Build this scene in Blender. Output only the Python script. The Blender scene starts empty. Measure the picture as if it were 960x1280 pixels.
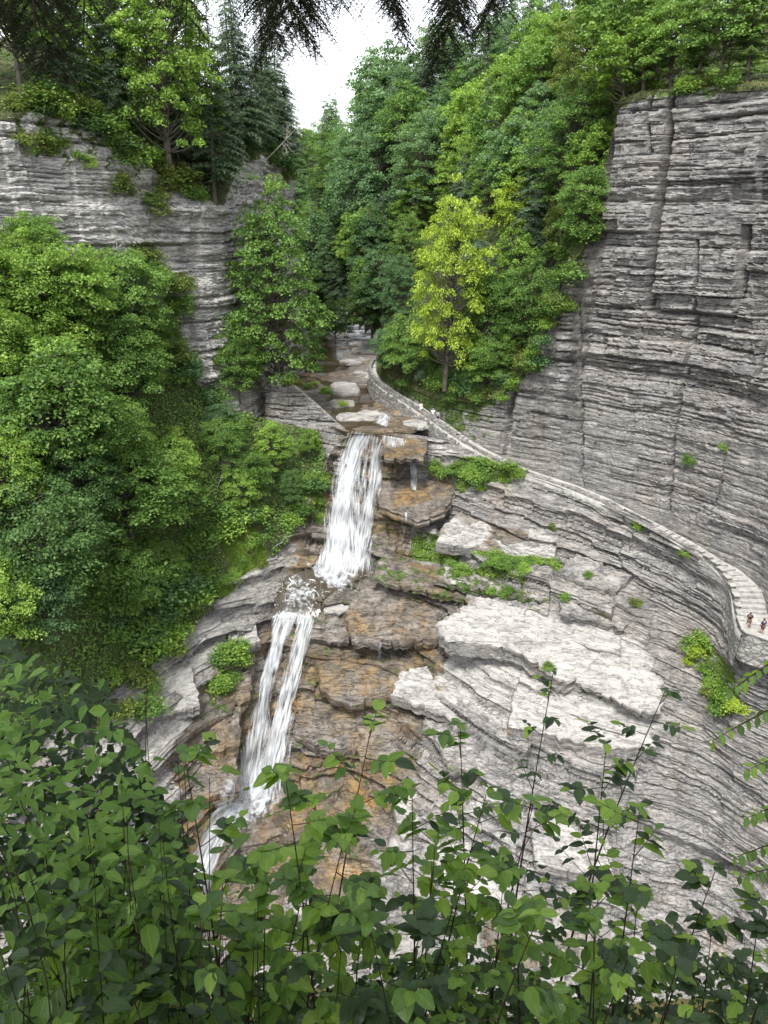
import bpy, math, random
import numpy as np
from mathutils import Vector, Matrix
from mathutils.bvhtree import BVHTree

R = math.radians
scene = bpy.context.scene
COL = scene.collection

# ------------------------------------------------------------------ camera
PITCH = 20.0
FPX = 961.0                      # focal length in pixels of the 960 x 1280 photograph
cam_data = bpy.data.cameras.new('camera')
cam = bpy.data.objects.new('camera', cam_data)
COL.objects.link(cam)
cam.location = (0, 0, 0)
cam.rotation_euler = (R(90 - PITCH), 0, 0)
cam_data.sensor_fit = 'VERTICAL'
cam_data.sensor_height = 36.0
cam_data.lens = 36.0 * FPX / 1280.0
cam_data.clip_start = 0.05
cam_data.clip_end = 3000.0
scene.camera = cam

# ------------------------------------------------------------------ world, sun, exposure
SUN_EL, SUN_AZ = 62.0, 200.0     # overcast: a soft high sun
world = bpy.data.worlds.new('World')
scene.world = world
world.use_nodes = True
wn = world.node_tree
wn.nodes.clear()
sky = wn.nodes.new('ShaderNodeTexSky')
sky.sky_type = 'NISHITA'
sky.sun_disc = False
sky.sun_elevation = R(SUN_EL)
sky.sun_rotation = R(SUN_AZ)
sky.air_density = 1.0
sky.dust_density = 1.5
sky.ozone_density = 1.0
hs = wn.nodes.new('ShaderNodeHueSaturation')
hs.inputs['Saturation'].default_value = 0.22
hs.inputs['Value'].default_value = 1.0
bgn = wn.nodes.new('ShaderNodeBackground')
bgn.inputs['Strength'].default_value = 0.12
won = wn.nodes.new('ShaderNodeOutputWorld')
wn.links.new(sky.outputs[0], hs.inputs['Color'])
wn.links.new(hs.outputs[0], bgn.inputs['Color'])
wn.links.new(bgn.outputs[0], won.inputs['Surface'])

sun_data = bpy.data.lights.new('sun', 'SUN')
sun_data.energy = 1.5
sun_data.angle = R(14)
sun_data.color = (1.0, 0.97, 0.92)
sun = bpy.data.objects.new('sun', sun_data)
COL.objects.link(sun)
sun.rotation_euler = (R(90 - SUN_EL), 0, R(180 - SUN_AZ))

vs = scene.view_settings
vs.view_transform = 'Standard'
vs.look = 'None'
vs.exposure = 1.9
vs.gamma = 1.0
cy = scene.cycles
cy.max_bounces = 6
cy.diffuse_bounces = 3
cy.glossy_bounces = 2
cy.transmission_bounces = 4
cy.transparent_max_bounces = 10
cy.caustics_reflective = False
cy.caustics_refractive = False

# ------------------------------------------------------------------ small helpers
def tag(o, label=None, cat=None, group=None, kind=None):
    if label: o['label'] = label
    if cat: o['category'] = cat
    if group: o['group'] = group
    if kind: o['kind'] = kind
    return o

CP, SP = math.cos(R(PITCH)), math.sin(R(PITCH))

def at(u, v, Y):
    """World point seen at photo pixel (u, v) at the distance Y along the ground."""
    xc, yc = (u - 480.0) / FPX, -(v - 640.0) / FPX
    k = Y / (CP + yc * SP)
    return np.array((xc * k, Y, (-SP + yc * CP) * k))

def ray(u, v):
    xc, yc = (u - 480.0) / FPX, -(v - 640.0) / FPX
    return Vector((xc, CP + yc * SP, -SP + yc * CP))

def project(P):
    P = np.asarray(P, float)
    d = P[..., 1] * CP - P[..., 2] * SP
    up = P[..., 1] * SP + P[..., 2] * CP
    return 480 + FPX * P[..., 0] / d, 640 - FPX * up / d

# hash based value noise ------------------------------------------------
def hsh(*a, seed=0):
    h = np.uint32(seed * 374761393 & 0xffffffff)
    with np.errstate(over='ignore'):
        for k, x in enumerate(a):
            xi = np.asarray(x).astype(np.int64).astype(np.uint32)
            h = (h ^ (xi * np.uint32([2654435761, 2246822519, 3266489917][k % 3]))) * np.uint32(668265263)
            h = h ^ (h >> np.uint32(15))
        h = h * np.uint32(2246822519)
        h = h ^ (h >> np.uint32(13))
    return h.astype(np.float64) / 4294967295.0

def vnoise(x, y=0.0, z=0.0, seed=0):
    x, y, z = np.broadcast_arrays(np.asarray(x, float), np.asarray(y, float), np.asarray(z, float))
    xi, yi, zi = np.floor(x), np.floor(y), np.floor(z)
    fx, fy, fz = x - xi, y - yi, z - zi
    fx, fy, fz = (f * f * (3 - 2 * f) for f in (fx, fy, fz))
    r = 0
    for dx in (0, 1):
        for dy in (0, 1):
            for dz in (0, 1):
                w = (fx if dx else 1 - fx) * (fy if dy else 1 - fy) * (fz if dz else 1 - fz)
                r = r + w * hsh(xi + dx, yi + dy, zi + dz, seed=seed)
    return r

def fbm(x, y=0.0, z=0.0, oct=4, seed=0):
    r, a, n = 0, 1.0, 0.0
    for i in range(oct):
        r = r + a * vnoise(np.asarray(x) * 2 ** i, np.asarray(y) * 2 ** i, np.asarray(z) * 2 ** i, seed=seed + i * 17)
        n += a
        a *= 0.5
    return r / n * 2 - 1

def sstep(a, b, x):
    t = np.clip((np.asarray(x, float) - a) / (b - a), 0, 1)
    return t * t * (3 - 2 * t)

# meshes from arrays -----------------------------------------------------
def mesh_arrays(name, verts, faces, smooth=False):
    """faces: int array (n, k), k = 3 or 4"""
    me = bpy.data.meshes.new(name)
    verts = np.asarray(verts, np.float32).reshape(-1, 3)
    faces = np.asarray(faces, np.int32)
    n, k = faces.shape
    me.vertices.add(len(verts))
    me.vertices.foreach_set('co', verts.ravel())
    me.loops.add(n * k)
    me.loops.foreach_set('vertex_index', faces.ravel())
    me.polygons.add(n)
    me.polygons.foreach_set('loop_start', np.arange(0, n * k, k, dtype=np.int32))
    me.polygons.foreach_set('loop_total', np.full(n, k, np.int32))
    if smooth:
        me.polygons.foreach_set('use_smooth', np.ones(n, bool))
    else:
        me.polygons.foreach_set('use_smooth', np.zeros(n, bool))
    me.update(calc_edges=True)
    return me

def grid_faces(nr, nc, keep=None):
    i = np.arange(nr * nc).reshape(nr, nc)
    f = np.stack([i[:-1, :-1], i[1:, :-1], i[1:, 1:], i[:-1, 1:]], -1).reshape(-1, 4)
    if keep is not None:
        f = f[keep.ravel()[f].all(1)]
    return f

def set_attr(me, name, vals):
    a = me.attributes.new(name, 'FLOAT', 'POINT')
    a.data.foreach_set('value', np.asarray(vals, np.float32).ravel())

def add(name, me, mat=None, parent=None):
    o = bpy.data.objects.new(name, me)
    COL.objects.link(o)
    if mat is not None:
        if len(me.materials) == 0:
            me.materials.append(mat)
        else:
            o.material_slots[0].link = 'OBJECT'
            o.material_slots[0].material = mat
    if parent is not None:
        o.parent = parent
    return o

def empty(name, loc, rz=0.0):
    o = bpy.data.objects.new(name, None)
    COL.objects.link(o)
    o.location = loc
    o.rotation_euler = (0, 0, rz)
    o.empty_display_size = 0.2
    return o

BVHS = []
def add_bvh(P, keep=None, step=2):
    """P: (R, C, 3) surface grid, kept for standing things on the ground."""
    Q = P[::step, ::step]
    k = None if keep is None else keep[::step, ::step]
    f = grid_faces(Q.shape[0], Q.shape[1], k)
    BVHS.append(BVHTree.FromPolygons(Q.reshape(-1, 3).tolist(), f.tolist()))

def hit(u, v, which=None):
    d = ray(u, v).normalized()
    best = None
    for b in (BVHS if which is None else which):
        loc, nor, idx, dist = b.ray_cast(Vector((0, 0, 0)) + d * 8, d, 600)
        if loc is not None and (best is None or dist < best[2]):
            best = (loc, nor, dist)
    return best

def ground_z(x, y, zfrom=200.0, which=None):
    best = None
    for b in (BVHS if which is None else which):
        loc, nor, idx, dist = b.ray_cast(Vector((x, y, zfrom)), Vector((0, 0, -1)), 500)
        if loc is not None and (best is None or loc.z > best):
            best = loc.z
    return best

# interpolation -----------------------------------------------------------
def pchip(x, y, q):
    """monotone cubic through (x, y); y may be (n, k)"""
    x = np.asarray(x, float); y = np.asarray(y, float)
    if y.ndim == 1: y = y[:, None]
    h = np.diff(x)[:, None]
    d = np.diff(y, axis=0) / h
    m = np.zeros_like(y)
    m[0], m[-1] = d[0], d[-1]
    for i in range(1, len(x) - 1):
        s = d[i - 1] * d[i] > 0
        w1, w2 = 2 * h[i] + h[i - 1], h[i] + 2 * h[i - 1]
        with np.errstate(divide='ignore', invalid='ignore'):
            m[i] = np.where(s, (w1 + w2) / (w1 / d[i - 1] + w2 / d[i]), 0)
    q = np.asarray(q, float)
    i = np.clip(np.searchsorted(x, q) - 1, 0, len(x) - 2)
    t = ((q - x[i]) / h[i, 0])[:, None]
    hh = h[i]
    return ((1 + 2 * t) * (1 - t) ** 2 * y[i] + t * (1 - t) ** 2 * hh * m[i]
            + t * t * (3 - 2 * t) * y[i + 1] + t * t * (t - 1) * hh * m[i + 1])

def resample(pts, n, sharp=None):
    """n points evenly spaced along a smooth curve through pts"""
    pts = np.asarray(pts, float)
    s = np.r_[0, np.cumsum(np.linalg.norm(np.diff(pts[:, :3], axis=0), axis=1))]
    q = pchip(s, pts, np.linspace(0, s[-1], 2000))
    s2 = np.r_[0, np.cumsum(np.linalg.norm(np.diff(q[:, :3], axis=0), axis=1))]
    qq = np.linspace(0, s2[-1], n)
    return np.stack([np.interp(qq, s2, q[:, k]) for k in range(q.shape[1])], 1), qq

def plan_normals(P, side=1):
    """horizontal normals along a polyline in plan; side picks left or right of travel"""
    t = np.gradient(P[:, :2], axis=0)
    t /= np.linalg.norm(t, axis=1)[:, None] + 1e-9
    return np.stack([t[:, 1] * side, -t[:, 0] * side, 0 * t[:, 0]], 1)

def blur(A, n, axis):
    if n < 1: return A
    k = np.ones(2 * n + 1) / (2 * n + 1)
    pad = [(0, 0)] * A.ndim
    pad[axis] = (n, n)
    B = np.pad(A, pad, mode='edge')
    return np.apply_along_axis(lambda a: np.convolve(a, k, 'valid'), axis, B)

# ------------------------------------------------------------------ materials
def new_mat(name):
    m = bpy.data.materials.new(name)
    m.use_nodes = True
    nt = m.node_tree
    nt.nodes.clear()
    out = nt.nodes.new('ShaderNodeOutputMaterial')
    return m, nt, out

class NB:
    """tiny node builder"""
    def __init__(s, nt): s.nt = nt
    def n(s, t, **kw):
        nd = s.nt.nodes.new(t)
        for k, v in kw.items(): setattr(nd, k, v)
        return nd
    def link(s, a, b): s.nt.links.new(a, b)
    def put(s, sock, v):
        if isinstance(v, (int, float, tuple, list)):
            if sock.type == 'RGBA' and isinstance(v, (tuple, list)) and len(v) == 3: v = (*v, 1)
            sock.default_value = v
        else: s.link(v, sock)
    def coord(s, scale=(1, 1, 1), kind='Position'):
        if kind == 'Position':
            g = s.n('ShaderNodeNewGeometry').outputs['Position']
        else:
            g = s.n('ShaderNodeTexCoord').outputs[kind]
        mp = s.n('ShaderNodeMapping')
        mp.inputs['Scale'].default_value = scale
        s.link(g, mp.inputs['Vector'])
        return mp.outputs[0]
    def noise(s, vec, scale, detail=5, rough=0.55, dist=0.0):
        nd = s.n('ShaderNodeTexNoise')
        s.link(vec, nd.inputs['Vector'])
        nd.inputs['Scale'].default_value = scale
        nd.inputs['Detail'].default_value = detail
        nd.inputs['Roughness'].default_value = rough
        nd.inputs['Distortion'].default_value = dist
        return nd.outputs['Fac']
    def ramp(s, fac, stops, interp='LINEAR'):
        nd = s.n('ShaderNodeValToRGB')
        nd.color_ramp.interpolation = interp
        el = nd.color_ramp.elements
        while len(el) < len(stops): el.new(0.5)
        for e, (p, c) in zip(el, stops):
            e.position = p
            e.color = (*c, 1) if isinstance(c, (tuple, list)) else (c, c, c, 1)
        s.link(fac, nd.inputs[0])
        return nd.outputs[0]
    def mix(s, fac, a, b, mode='MIX'):
        nd = s.n('ShaderNodeMix', data_type='RGBA', blend_type=mode)
        s.put(nd.inputs[0], fac); s.put(nd.inputs[6], a); s.put(nd.inputs[7], b)
        return nd.outputs[2]
    def math(s, op, a, b=0.0, clamp=False):
        nd = s.n('ShaderNodeMath', operation=op, use_clamp=clamp)
        s.put(nd.inputs[0], a); s.put(nd.inputs[1], b)
        return nd.outputs[0]
    def attr(s, name):
        return s.n('ShaderNodeAttribute', attribute_name=name).outputs['Fac']
    def bump(s, h, strength, dist=0.1, normal=None):
        nd = s.n('ShaderNodeBump')
        nd.inputs['Strength'].default_value = strength
        nd.inputs['Distance'].default_value = dist
        s.link(h, nd.inputs['Height'])
        if normal is not None: s.link(normal, nd.inputs['Normal'])
        return nd.outputs[0]
    def principled(s, col, rough=0.8, normal=None, spec=0.3):
        p = s.n('ShaderNodeBsdfPrincipled')
        s.put(p.inputs['Base Color'], col)
        s.put(p.inputs['Roughness'], rough)
        p.inputs['Specular IOR Level'].default_value = spec
        if normal is not None: s.link(normal, p.inputs['Normal'])
        return p.outputs[0]

def rock_material(name, lo, mid, hi, warm=(0.42, 0.34, 0.25), warm_amt=0.25):
    """bedded shale: thin streaky layers, blotchy weathering; the attributes wet, pale and
    moss carry stains that the stone itself has"""
    m, nt, out = new_mat(name)
    b = NB(nt)
    strat = b.noise(b.coord((0.42, 0.42, 3.0)), 1.0, 8, 0.70, 0.35)
    fine = b.noise(b.coord((1.5, 1.5, 7.0)), 1.6, 5, 0.68)
    blot = b.noise(b.coord((0.11, 0.11, 0.16)), 1.0, 5, 0.6, 0.4)
    streak = b.noise(b.coord((0.9, 0.9, 0.10)), 1.0, 4, 0.6)
    v = b.math('ADD', b.math('MULTIPLY', strat, 0.62), b.math('MULTIPLY', fine, 0.50))
    col = b.ramp(v, [(0.42, lo), (0.55, mid), (0.70, hi)])
    wm = b.ramp(blot, [(0.48, 0.0), (0.70, 1.0)])
    col = b.mix(b.math('MULTIPLY', wm, warm_amt), col, warm)
    cool = b.ramp(b.noise(b.coord((0.16, 0.16, 0.5)), 1.0, 4, 0.6, 0.5), [(0.52, 0.0), (0.68, 1.0)])
    col = b.mix(b.math('MULTIPLY', cool, 0.75), col, b.mix(1.0, col, (0.60, 0.62, 0.67), 'MULTIPLY'))
    seep = b.ramp(b.noise(b.coord((0.16, 0.16, 0.025)), 1.0, 4, 0.6, 0.2), [(0.56, 0.0), (0.68, 1.0)])
    col = b.mix(b.math('MULTIPLY', seep, 0.35), col, b.mix(1.0, col, (0.98, 0.82, 0.62), 'MULTIPLY'))
    dk = b.ramp(streak, [(0.30, 1.0), (0.46, 0.0)])
    col = b.mix(b.math('MULTIPLY', dk, 0.22), col, (0.09, 0.089, 0.09))
    # hairline partings
    hl = b.math('ABSOLUTE', b.math('SUBTRACT', b.noise(b.coord((0.30, 0.30, 2.6)), 1.3, 6, 0.62, 0.5), 0.5))
    hl = b.ramp(hl, [(0.004, 1.0), (0.018, 0.0)])
    hj = b.math('ABSOLUTE', b.math('SUBTRACT', b.noise(b.coord((0.8, 0.8, 0.07)), 0.9, 3, 0.5, 0.3), 0.5))
    hj = b.ramp(hj, [(0.002, 1.0), (0.010, 0.0)])
    crack = b.math('MAXIMUM', hl, b.math('MULTIPLY', hj, 0.6))
    col = b.mix(b.math('MULTIPLY', crack, 0.72), col, (0.03, 0.029, 0.028))
    # pale, dry slab tops
    pn = b.noise(b.coord((0.55, 0.55, 0.9)), 1.0, 6, 0.62, 0.5)
    pale = b.ramp(b.math('ADD', b.attr('pale'), b.math('MULTIPLY', b.math('SUBTRACT', pn, 0.5), 1.5)), [(0.36, 0.0), (0.66, 1.0)])
    pc = b.mix(b.ramp(b.noise(b.coord((0.35, 0.35, 2.5)), 1.3, 6, 0.66, 0.6), [(0.34, 0.0), (0.62, 1.0)]), (0.27, 0.264, 0.254), (0.44, 0.43, 0.412))
    pc = b.mix(b.math('MULTIPLY', crack, 0.6), pc, (0.06, 0.058, 0.055))
    col = b.mix(pale, col, pc)
    # wet, iron stained stone
    wn_ = b.noise(b.coord((0.34, 0.34, 0.6)), 1.0, 5, 0.6, 0.6)
    wet = b.ramp(b.math('ADD', b.attr('wet'), b.math('MULTIPLY', b.math('SUBTRACT', wn_, 0.5), 1.3)), [(0.42, 0.0), (0.55, 1.0)])
    wcol = b.ramp(b.noise(b.coord((0.42, 0.42, 0.7)), 1.1, 7, 0.70, 0.5),
                  [(0.30, (0.026, 0.023, 0.019)), (0.42, (0.085, 0.066, 0.045)), (0.53, (0.185, 0.130, 0.066)), (0.62, (0.27, 0.165, 0.060)), (0.74, (0.25, 0.22, 0.175))])
    gcol = b.ramp(b.noise(b.coord((0.6, 0.6, 1.3)), 1.3, 7, 0.70, 0.3),
                  [(0.36, (0.055, 0.049, 0.043)), (0.54, (0.165, 0.147, 0.130)), (0.70, (0.32, 0.29, 0.26))])
    wsel = b.ramp(b.noise(b.coord((0.10, 0.10, 0.20)), 1.3, 4, 0.6, 0.6), [(0.36, 0.0), (0.56, 1.0)])
    wcol = b.mix(wsel, wcol, gcol)
    wcol = b.mix(b.math('MULTIPLY', crack, 0.7), wcol, (0.012, 0.010, 0.009))
    col = b.mix(wet, col, wcol)
    # moss
    mn = b.noise(b.coord((0.9, 0.9, 1.2)), 1.0, 5, 0.65)
    moss = b.ramp(b.math('ADD', b.attr('moss'), b.math('MULTIPLY', b.math('SUBTRACT', mn, 0.5), 1.7)), [(0.46, 0.0), (0.58, 1.0)])
    mc = b.ramp(b.noise(b.coord((2.2, 2.2, 2.2)), 1.0, 4, 0.6), [(0.35, (0.022, 0.040, 0.010)), (0.6, (0.075, 0.125, 0.022)), (0.75, (0.16, 0.17, 0.04))])
    col = b.mix(moss, col, mc)
    col = b.mix(1.0, col, (0.85, 0.835, 0.815), 'MULTIPLY')
    rough = b.mix(wet, (0.86, 0.86, 0.86), (0.34, 0.34, 0.34))
    rough = b.mix(moss, rough, (0.95, 0.95, 0.95))
    bh = b.math('SUBTRACT', b.math('ADD', b.math('MULTIPLY', strat, 0.8), b.math('MULTIPLY', fine, 0.6)), b.math('MULTIPLY', crack, 0.35))
    nrm = b.bump(bh, 0.6, 0.30)
    b.link(b.principled(col, rough, nrm, 0.4), out.inputs['Surface'])
    return m

M = {}
M['rock'] = rock_material('shale_rock', (0.085, 0.083, 0.082), (0.215, 0.209, 0.203), (0.40, 0.388, 0.374), warm=(0.29, 0.235, 0.175))
M['rock_left'] = rock_material('pale_shale', (0.25, 0.245, 0.235), (0.46, 0.45, 0.435), (0.64, 0.628, 0.61), warm=(0.30, 0.25, 0.19), warm_amt=0.15)

def simple_noise_mat(name, c1, c2, scale=1.0, rough=0.9, bump=0.4, zs=1.0, dist=0.05):
    m, nt, out = new_mat(name)
    b = NB(nt)
    nz = b.noise(b.coord((1, 1, zs)), scale, 6, 0.62)
    col = b.ramp(nz, [(0.32, c1), (0.68, c2)])
    nrm = b.bump(nz, bump, dist)
    b.link(b.principled(col, rough, nrm), out.inputs['Surface'])
    return m

M['soil'] = simple_noise_mat('forest_floor', (0.030, 0.036, 0.014), (0.090, 0.095, 0.040), 0.9)
M['turf'] = simple_noise_mat('bank_turf', (0.040, 0.065, 0.014), (0.11, 0.16, 0.030), 0.8)
M['trail'] = simple_noise_mat('trail_stone', (0.22, 0.212, 0.198), (0.38, 0.366, 0.345), 1.4)
M['step'] = simple_noise_mat('step_stone', (0.20, 0.192, 0.18), (0.40, 0.386, 0.364), 2.0)

def masonry_mat():
    m, nt, out = new_mat('dry_stone_masonry')
    b = NB(nt)
    vec = b.coord((1.4, 1.4, 3.2))
    vo = b.n('ShaderNodeTexVoronoi', feature='F1'); b.link(vec, vo.inputs['Vector']); vo.inputs['Scale'].default_value = 1.0
    ve = b.n('ShaderNodeTexVoronoi', feature='DISTANCE_TO_EDGE'); b.link(vec, ve.inputs['Vector']); ve.inputs['Scale'].default_value = 1.0
    sep = b.n('ShaderNodeSeparateColor'); b.link(vo.outputs['Color'], sep.inputs[0])
    col = b.ramp(sep.outputs[0], [(0.0, (0.085, 0.082, 0.078)), (1.0, (0.27, 0.258, 0.242))])
    joint = b.ramp(ve.outputs['Distance'], [(0.02, 0.0), (0.10, 1.0)])
    col = b.mix(joint, (0.055, 0.052, 0.05), col)
    col = b.mix(0.3, col, b.ramp(b.noise(b.coord((2, 2, 2)), 2, 5), [(0.3, (0.12, 0.12, 0.1)), (0.7, (0.42, 0.41, 0.38))]))
    b.link(b.principled(col, 0.9, b.bump(joint, 0.8, 0.06)), out.inputs['Surface'])
    return m
M['masonry'] = masonry_mat()

def leaf_material(name, dark, mid, light, trans=0.45, gloss=0.25, grain=0.0):
    m, nt, out = new_mat(name)
    b = NB(nt)
    geo = b.n('ShaderNodeNewGeometry')
    oi = b.n('ShaderNodeObjectInfo')
    isl = geo.outputs['Random Per Island']
    big = b.noise(b.coord((0.55, 0.55, 0.55)), 1.0, 2, 0.5)
    f = b.math('ADD', b.math('MULTIPLY', isl, 0.55), b.math('MULTIPLY', b.math('SUBTRACT', big, 0.5), 1.1))
    f = b.math('ADD', f, b.math('MULTIPLY', b.math('SUBTRACT', oi.outputs['Random'], 0.5), 0.30))
    f = b.math('ADD', f, 0.2)
    col = b.ramp(f, [(0.05, dark), (0.45, mid), (0.95, light)])
    p = b.n('ShaderNodeBsdfPrincipled')
    b.put(p.inputs['Base Color'], col)
    p.inputs['Roughness'].default_value = 0.55
    p.inputs['Specular IOR Level'].default_value = gloss
    t = b.n('ShaderNodeBsdfTranslucent')
    tc = b.mix(0.55, col, b.mix(1.0, col, (1.25, 1.2, 0.35), 'MULTIPLY'))
    b.put(t.inputs['Color'], tc)
    mx = b.n('ShaderNodeMixShader')
    mx.inputs[0].default_value = trans
    b.link(p.outputs[0], mx.inputs[1]); b.link(t.outputs[0], mx.inputs[2])
    b.link(mx.outputs[0], out.inputs['Surface'])
    return m

M['leaf_mid'] = leaf_material('leaf_mid_green', (0.062, 0.120, 0.028), (0.130, 0.240, 0.052), (0.26, 0.40, 0.10))
M['leaf_bright'] = leaf_material('leaf_bright_green', (0.090, 0.160, 0.030), (0.19, 0.32, 0.055), (0.35, 0.50, 0.11))
M['leaf_yellow'] = leaf_material('leaf_yellow_green', (0.14, 0.20, 0.024), (0.29, 0.40, 0.044), (0.47, 0.59, 0.11))
M['leaf_dark'] = leaf_material('leaf_dark_green', (0.038, 0.080, 0.024), (0.080, 0.155, 0.046), (0.16, 0.27, 0.085))
M['leaf_blue'] = leaf_material('leaf_cool_green', (0.055, 0.112, 0.048), (0.115, 0.215, 0.090), (0.23, 0.36, 0.165))
M['leaf_olive'] = leaf_material('leaf_olive_green', (0.075, 0.110, 0.026), (0.150, 0.210, 0.045), (0.27, 0.34, 0.09))
M['needle'] = leaf_material('hemlock_needles', (0.036, 0.064, 0.030), (0.072, 0.120, 0.060), (0.15, 0.215, 0.115), 0.25, 0.2)
M['needle_blue'] = leaf_material('pine_needles', (0.050, 0.085, 0.046), (0.10, 0.160, 0.088), (0.19, 0.27, 0.155), 0.25, 0.2)
M['needle_light'] = leaf_material('white_pine_needles', (0.078, 0.137, 0.036), (0.169, 0.273, 0.072), (0.312, 0.442, 0.130), 0.3, 0.2)
M['grass'] = leaf_material('grass_blades', (0.075, 0.130, 0.022), (0.15, 0.245, 0.036), (0.27, 0.37, 0.07), 0.4, 0.2)
M['drygrass'] = leaf_material('dry_grass', (0.10, 0.085, 0.035), (0.21, 0.18, 0.08), (0.34, 0.30, 0.15), 0.3, 0.1)
M['bark'] = simple_noise_mat('bark', (0.045, 0.038, 0.030), (0.16, 0.145, 0.12), 5.0, 0.95, 0.6, 0.3)
M['deadwood'] = simple_noise_mat('bleached_wood', (0.20, 0.185, 0.16), (0.48, 0.45, 0.40), 6.0, 0.9, 0.4, 0.4)

def water_white(name, along=0.16, across=4.2):
    """falling water: white threads with gaps between them"""
    m, nt, out = new_mat(name)
    b = NB(nt)
    uv = b.n('ShaderNodeUVMap').outputs[0]
    mp = b.n('ShaderNodeMapping'); b.link(uv, mp.inputs['Vector'])
    mp.inputs['Scale'].default_value = (across, along * 2.2, 1)
    n1 = b.noise(mp.outputs[0], 1.0, 7, 0.60, 0.25)
    mp2 = b.n('ShaderNodeMapping'); b.link(uv, mp2.inputs['Vector'])
    mp2.inputs['Scale'].default_value = (0.9, 0.28, 1)
    n2 = b.noise(mp2.outputs[0], 1.0, 3, 0.55, 0.3)
    f = b.math('ADD', b.math('MULTIPLY', n1, 0.85), b.math('MULTIPLY', n2, 0.45))
    f = b.math('ADD', f, b.math('MULTIPLY', b.math('SUBTRACT', b.attr('flow_amount'), 0.5), 0.62))
    a = b.ramp(f, [(0.48, 0.0), (0.66, 0.55), (0.86, 0.97)])
    d = b.n('ShaderNodeBsdfPrincipled')
    d.inputs['Roughness'].default_value = 0.45
    b.put(d.inputs['Base Color'], b.mix(b.ramp(n1, [(0.35, 0.0), (0.65, 1.0)]), (0.40, 0.43, 0.46), (0.76, 0.78, 0.80)))  # grey blue shading of the falls mixed into the water colour
    b.link(b.bump(n1, 0.7, 0.25), d.inputs['Normal'])
    tl = b.n('ShaderNodeBsdfTranslucent'); b.put(tl.inputs['Color'], (0.85, 0.88, 0.9))
    mxa = b.n('ShaderNodeMixShader'); mxa.inputs[0].default_value = 0.3
    b.link(d.outputs[0], mxa.inputs[1]); b.link(tl.outputs[0], mxa.inputs[2])
    tr = b.n('ShaderNodeBsdfTransparent')
    mx = b.n('ShaderNodeMixShader')
    b.link(a, mx.inputs[0]); b.link(tr.outputs[0], mx.inputs[1]); b.link(mxa.outputs[0], mx.inputs[2])
    b.link(mx.outputs[0], out.inputs['Surface'])
    return m
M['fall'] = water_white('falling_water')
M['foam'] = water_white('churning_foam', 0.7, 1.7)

def creek_mat(name, deep, foam=0.0):
    m, nt, out = new_mat(name)
    b = NB(nt)
    nz = b.noise(b.coord((0.8, 0.8, 0.8)), 1.2, 5, 0.6, 0.5)
    col = b.ramp(nz, [(0.3, deep), (0.7, tuple(min(1, c * 2.2) for c in deep))])
    fm = b.ramp(b.math('ADD', b.noise(b.coord((1.1, 0.8, 1)), 1.1, 6, 0.7, 1.0), foam), [(0.66, 0.0), (0.78, 1.0)])
    col = b.mix(fm, col, (0.85, 0.87, 0.88))
    rough = b.mix(fm, (0.22, 0.22, 0.22), (0.7, 0.7, 0.7))
    b.link(b.principled(col, rough, b.bump(b.noise(b.coord((2.5, 1.5, 1)), 1.5, 4), 0.35, 0.06), 0.5), out.inputs['Surface'])
    return m
M['creek'] = creek_mat('brown_creek_water', (0.026, 0.018, 0.010))
M['plunge'] = creek_mat('plunge_pool_water', (0.030, 0.024, 0.016), 0.10)
M['pool'] = creek_mat('olive_pool_water', (0.040, 0.036, 0.014))

# ------------------------------------------------------------------ bedding
class Beds:
    def __init__(s, tmin, tmax, seed, zmin=-90, zmax=60):
        rg = np.random.default_rng(seed)
        b = [zmin]
        while b[-1] < zmax:
            b.append(b[-1] + tmin + (tmax - tmin) * rg.random() ** 1.8)
        s.b = np.array(b)
        s.seed = seed
    def at(s, z):
        i = np.clip(np.searchsorted(s.b, z) - 1, 0, len(s.b) - 2)
        th = s.b[i + 1] - s.b[i]
        return i, (z - s.b[i]) / th, th

B_COARSE = Beds(1.3, 5.0, 11)
B_MID = Beds(0.45, 1.6, 12)
B_FINE = Beds(0.16, 0.55, 13)

def block(i, s, wmin, wmax, seed):
    """one value per bed and joint-bounded block along s, -1..1"""
    w = wmin + (wmax - wmin) * hsh(i, seed=seed)
    k = np.floor(s / w + 37 * hsh(i, seed=seed + 1))
    return hsh(i, k, seed=seed + 2) * 2 - 1

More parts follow.
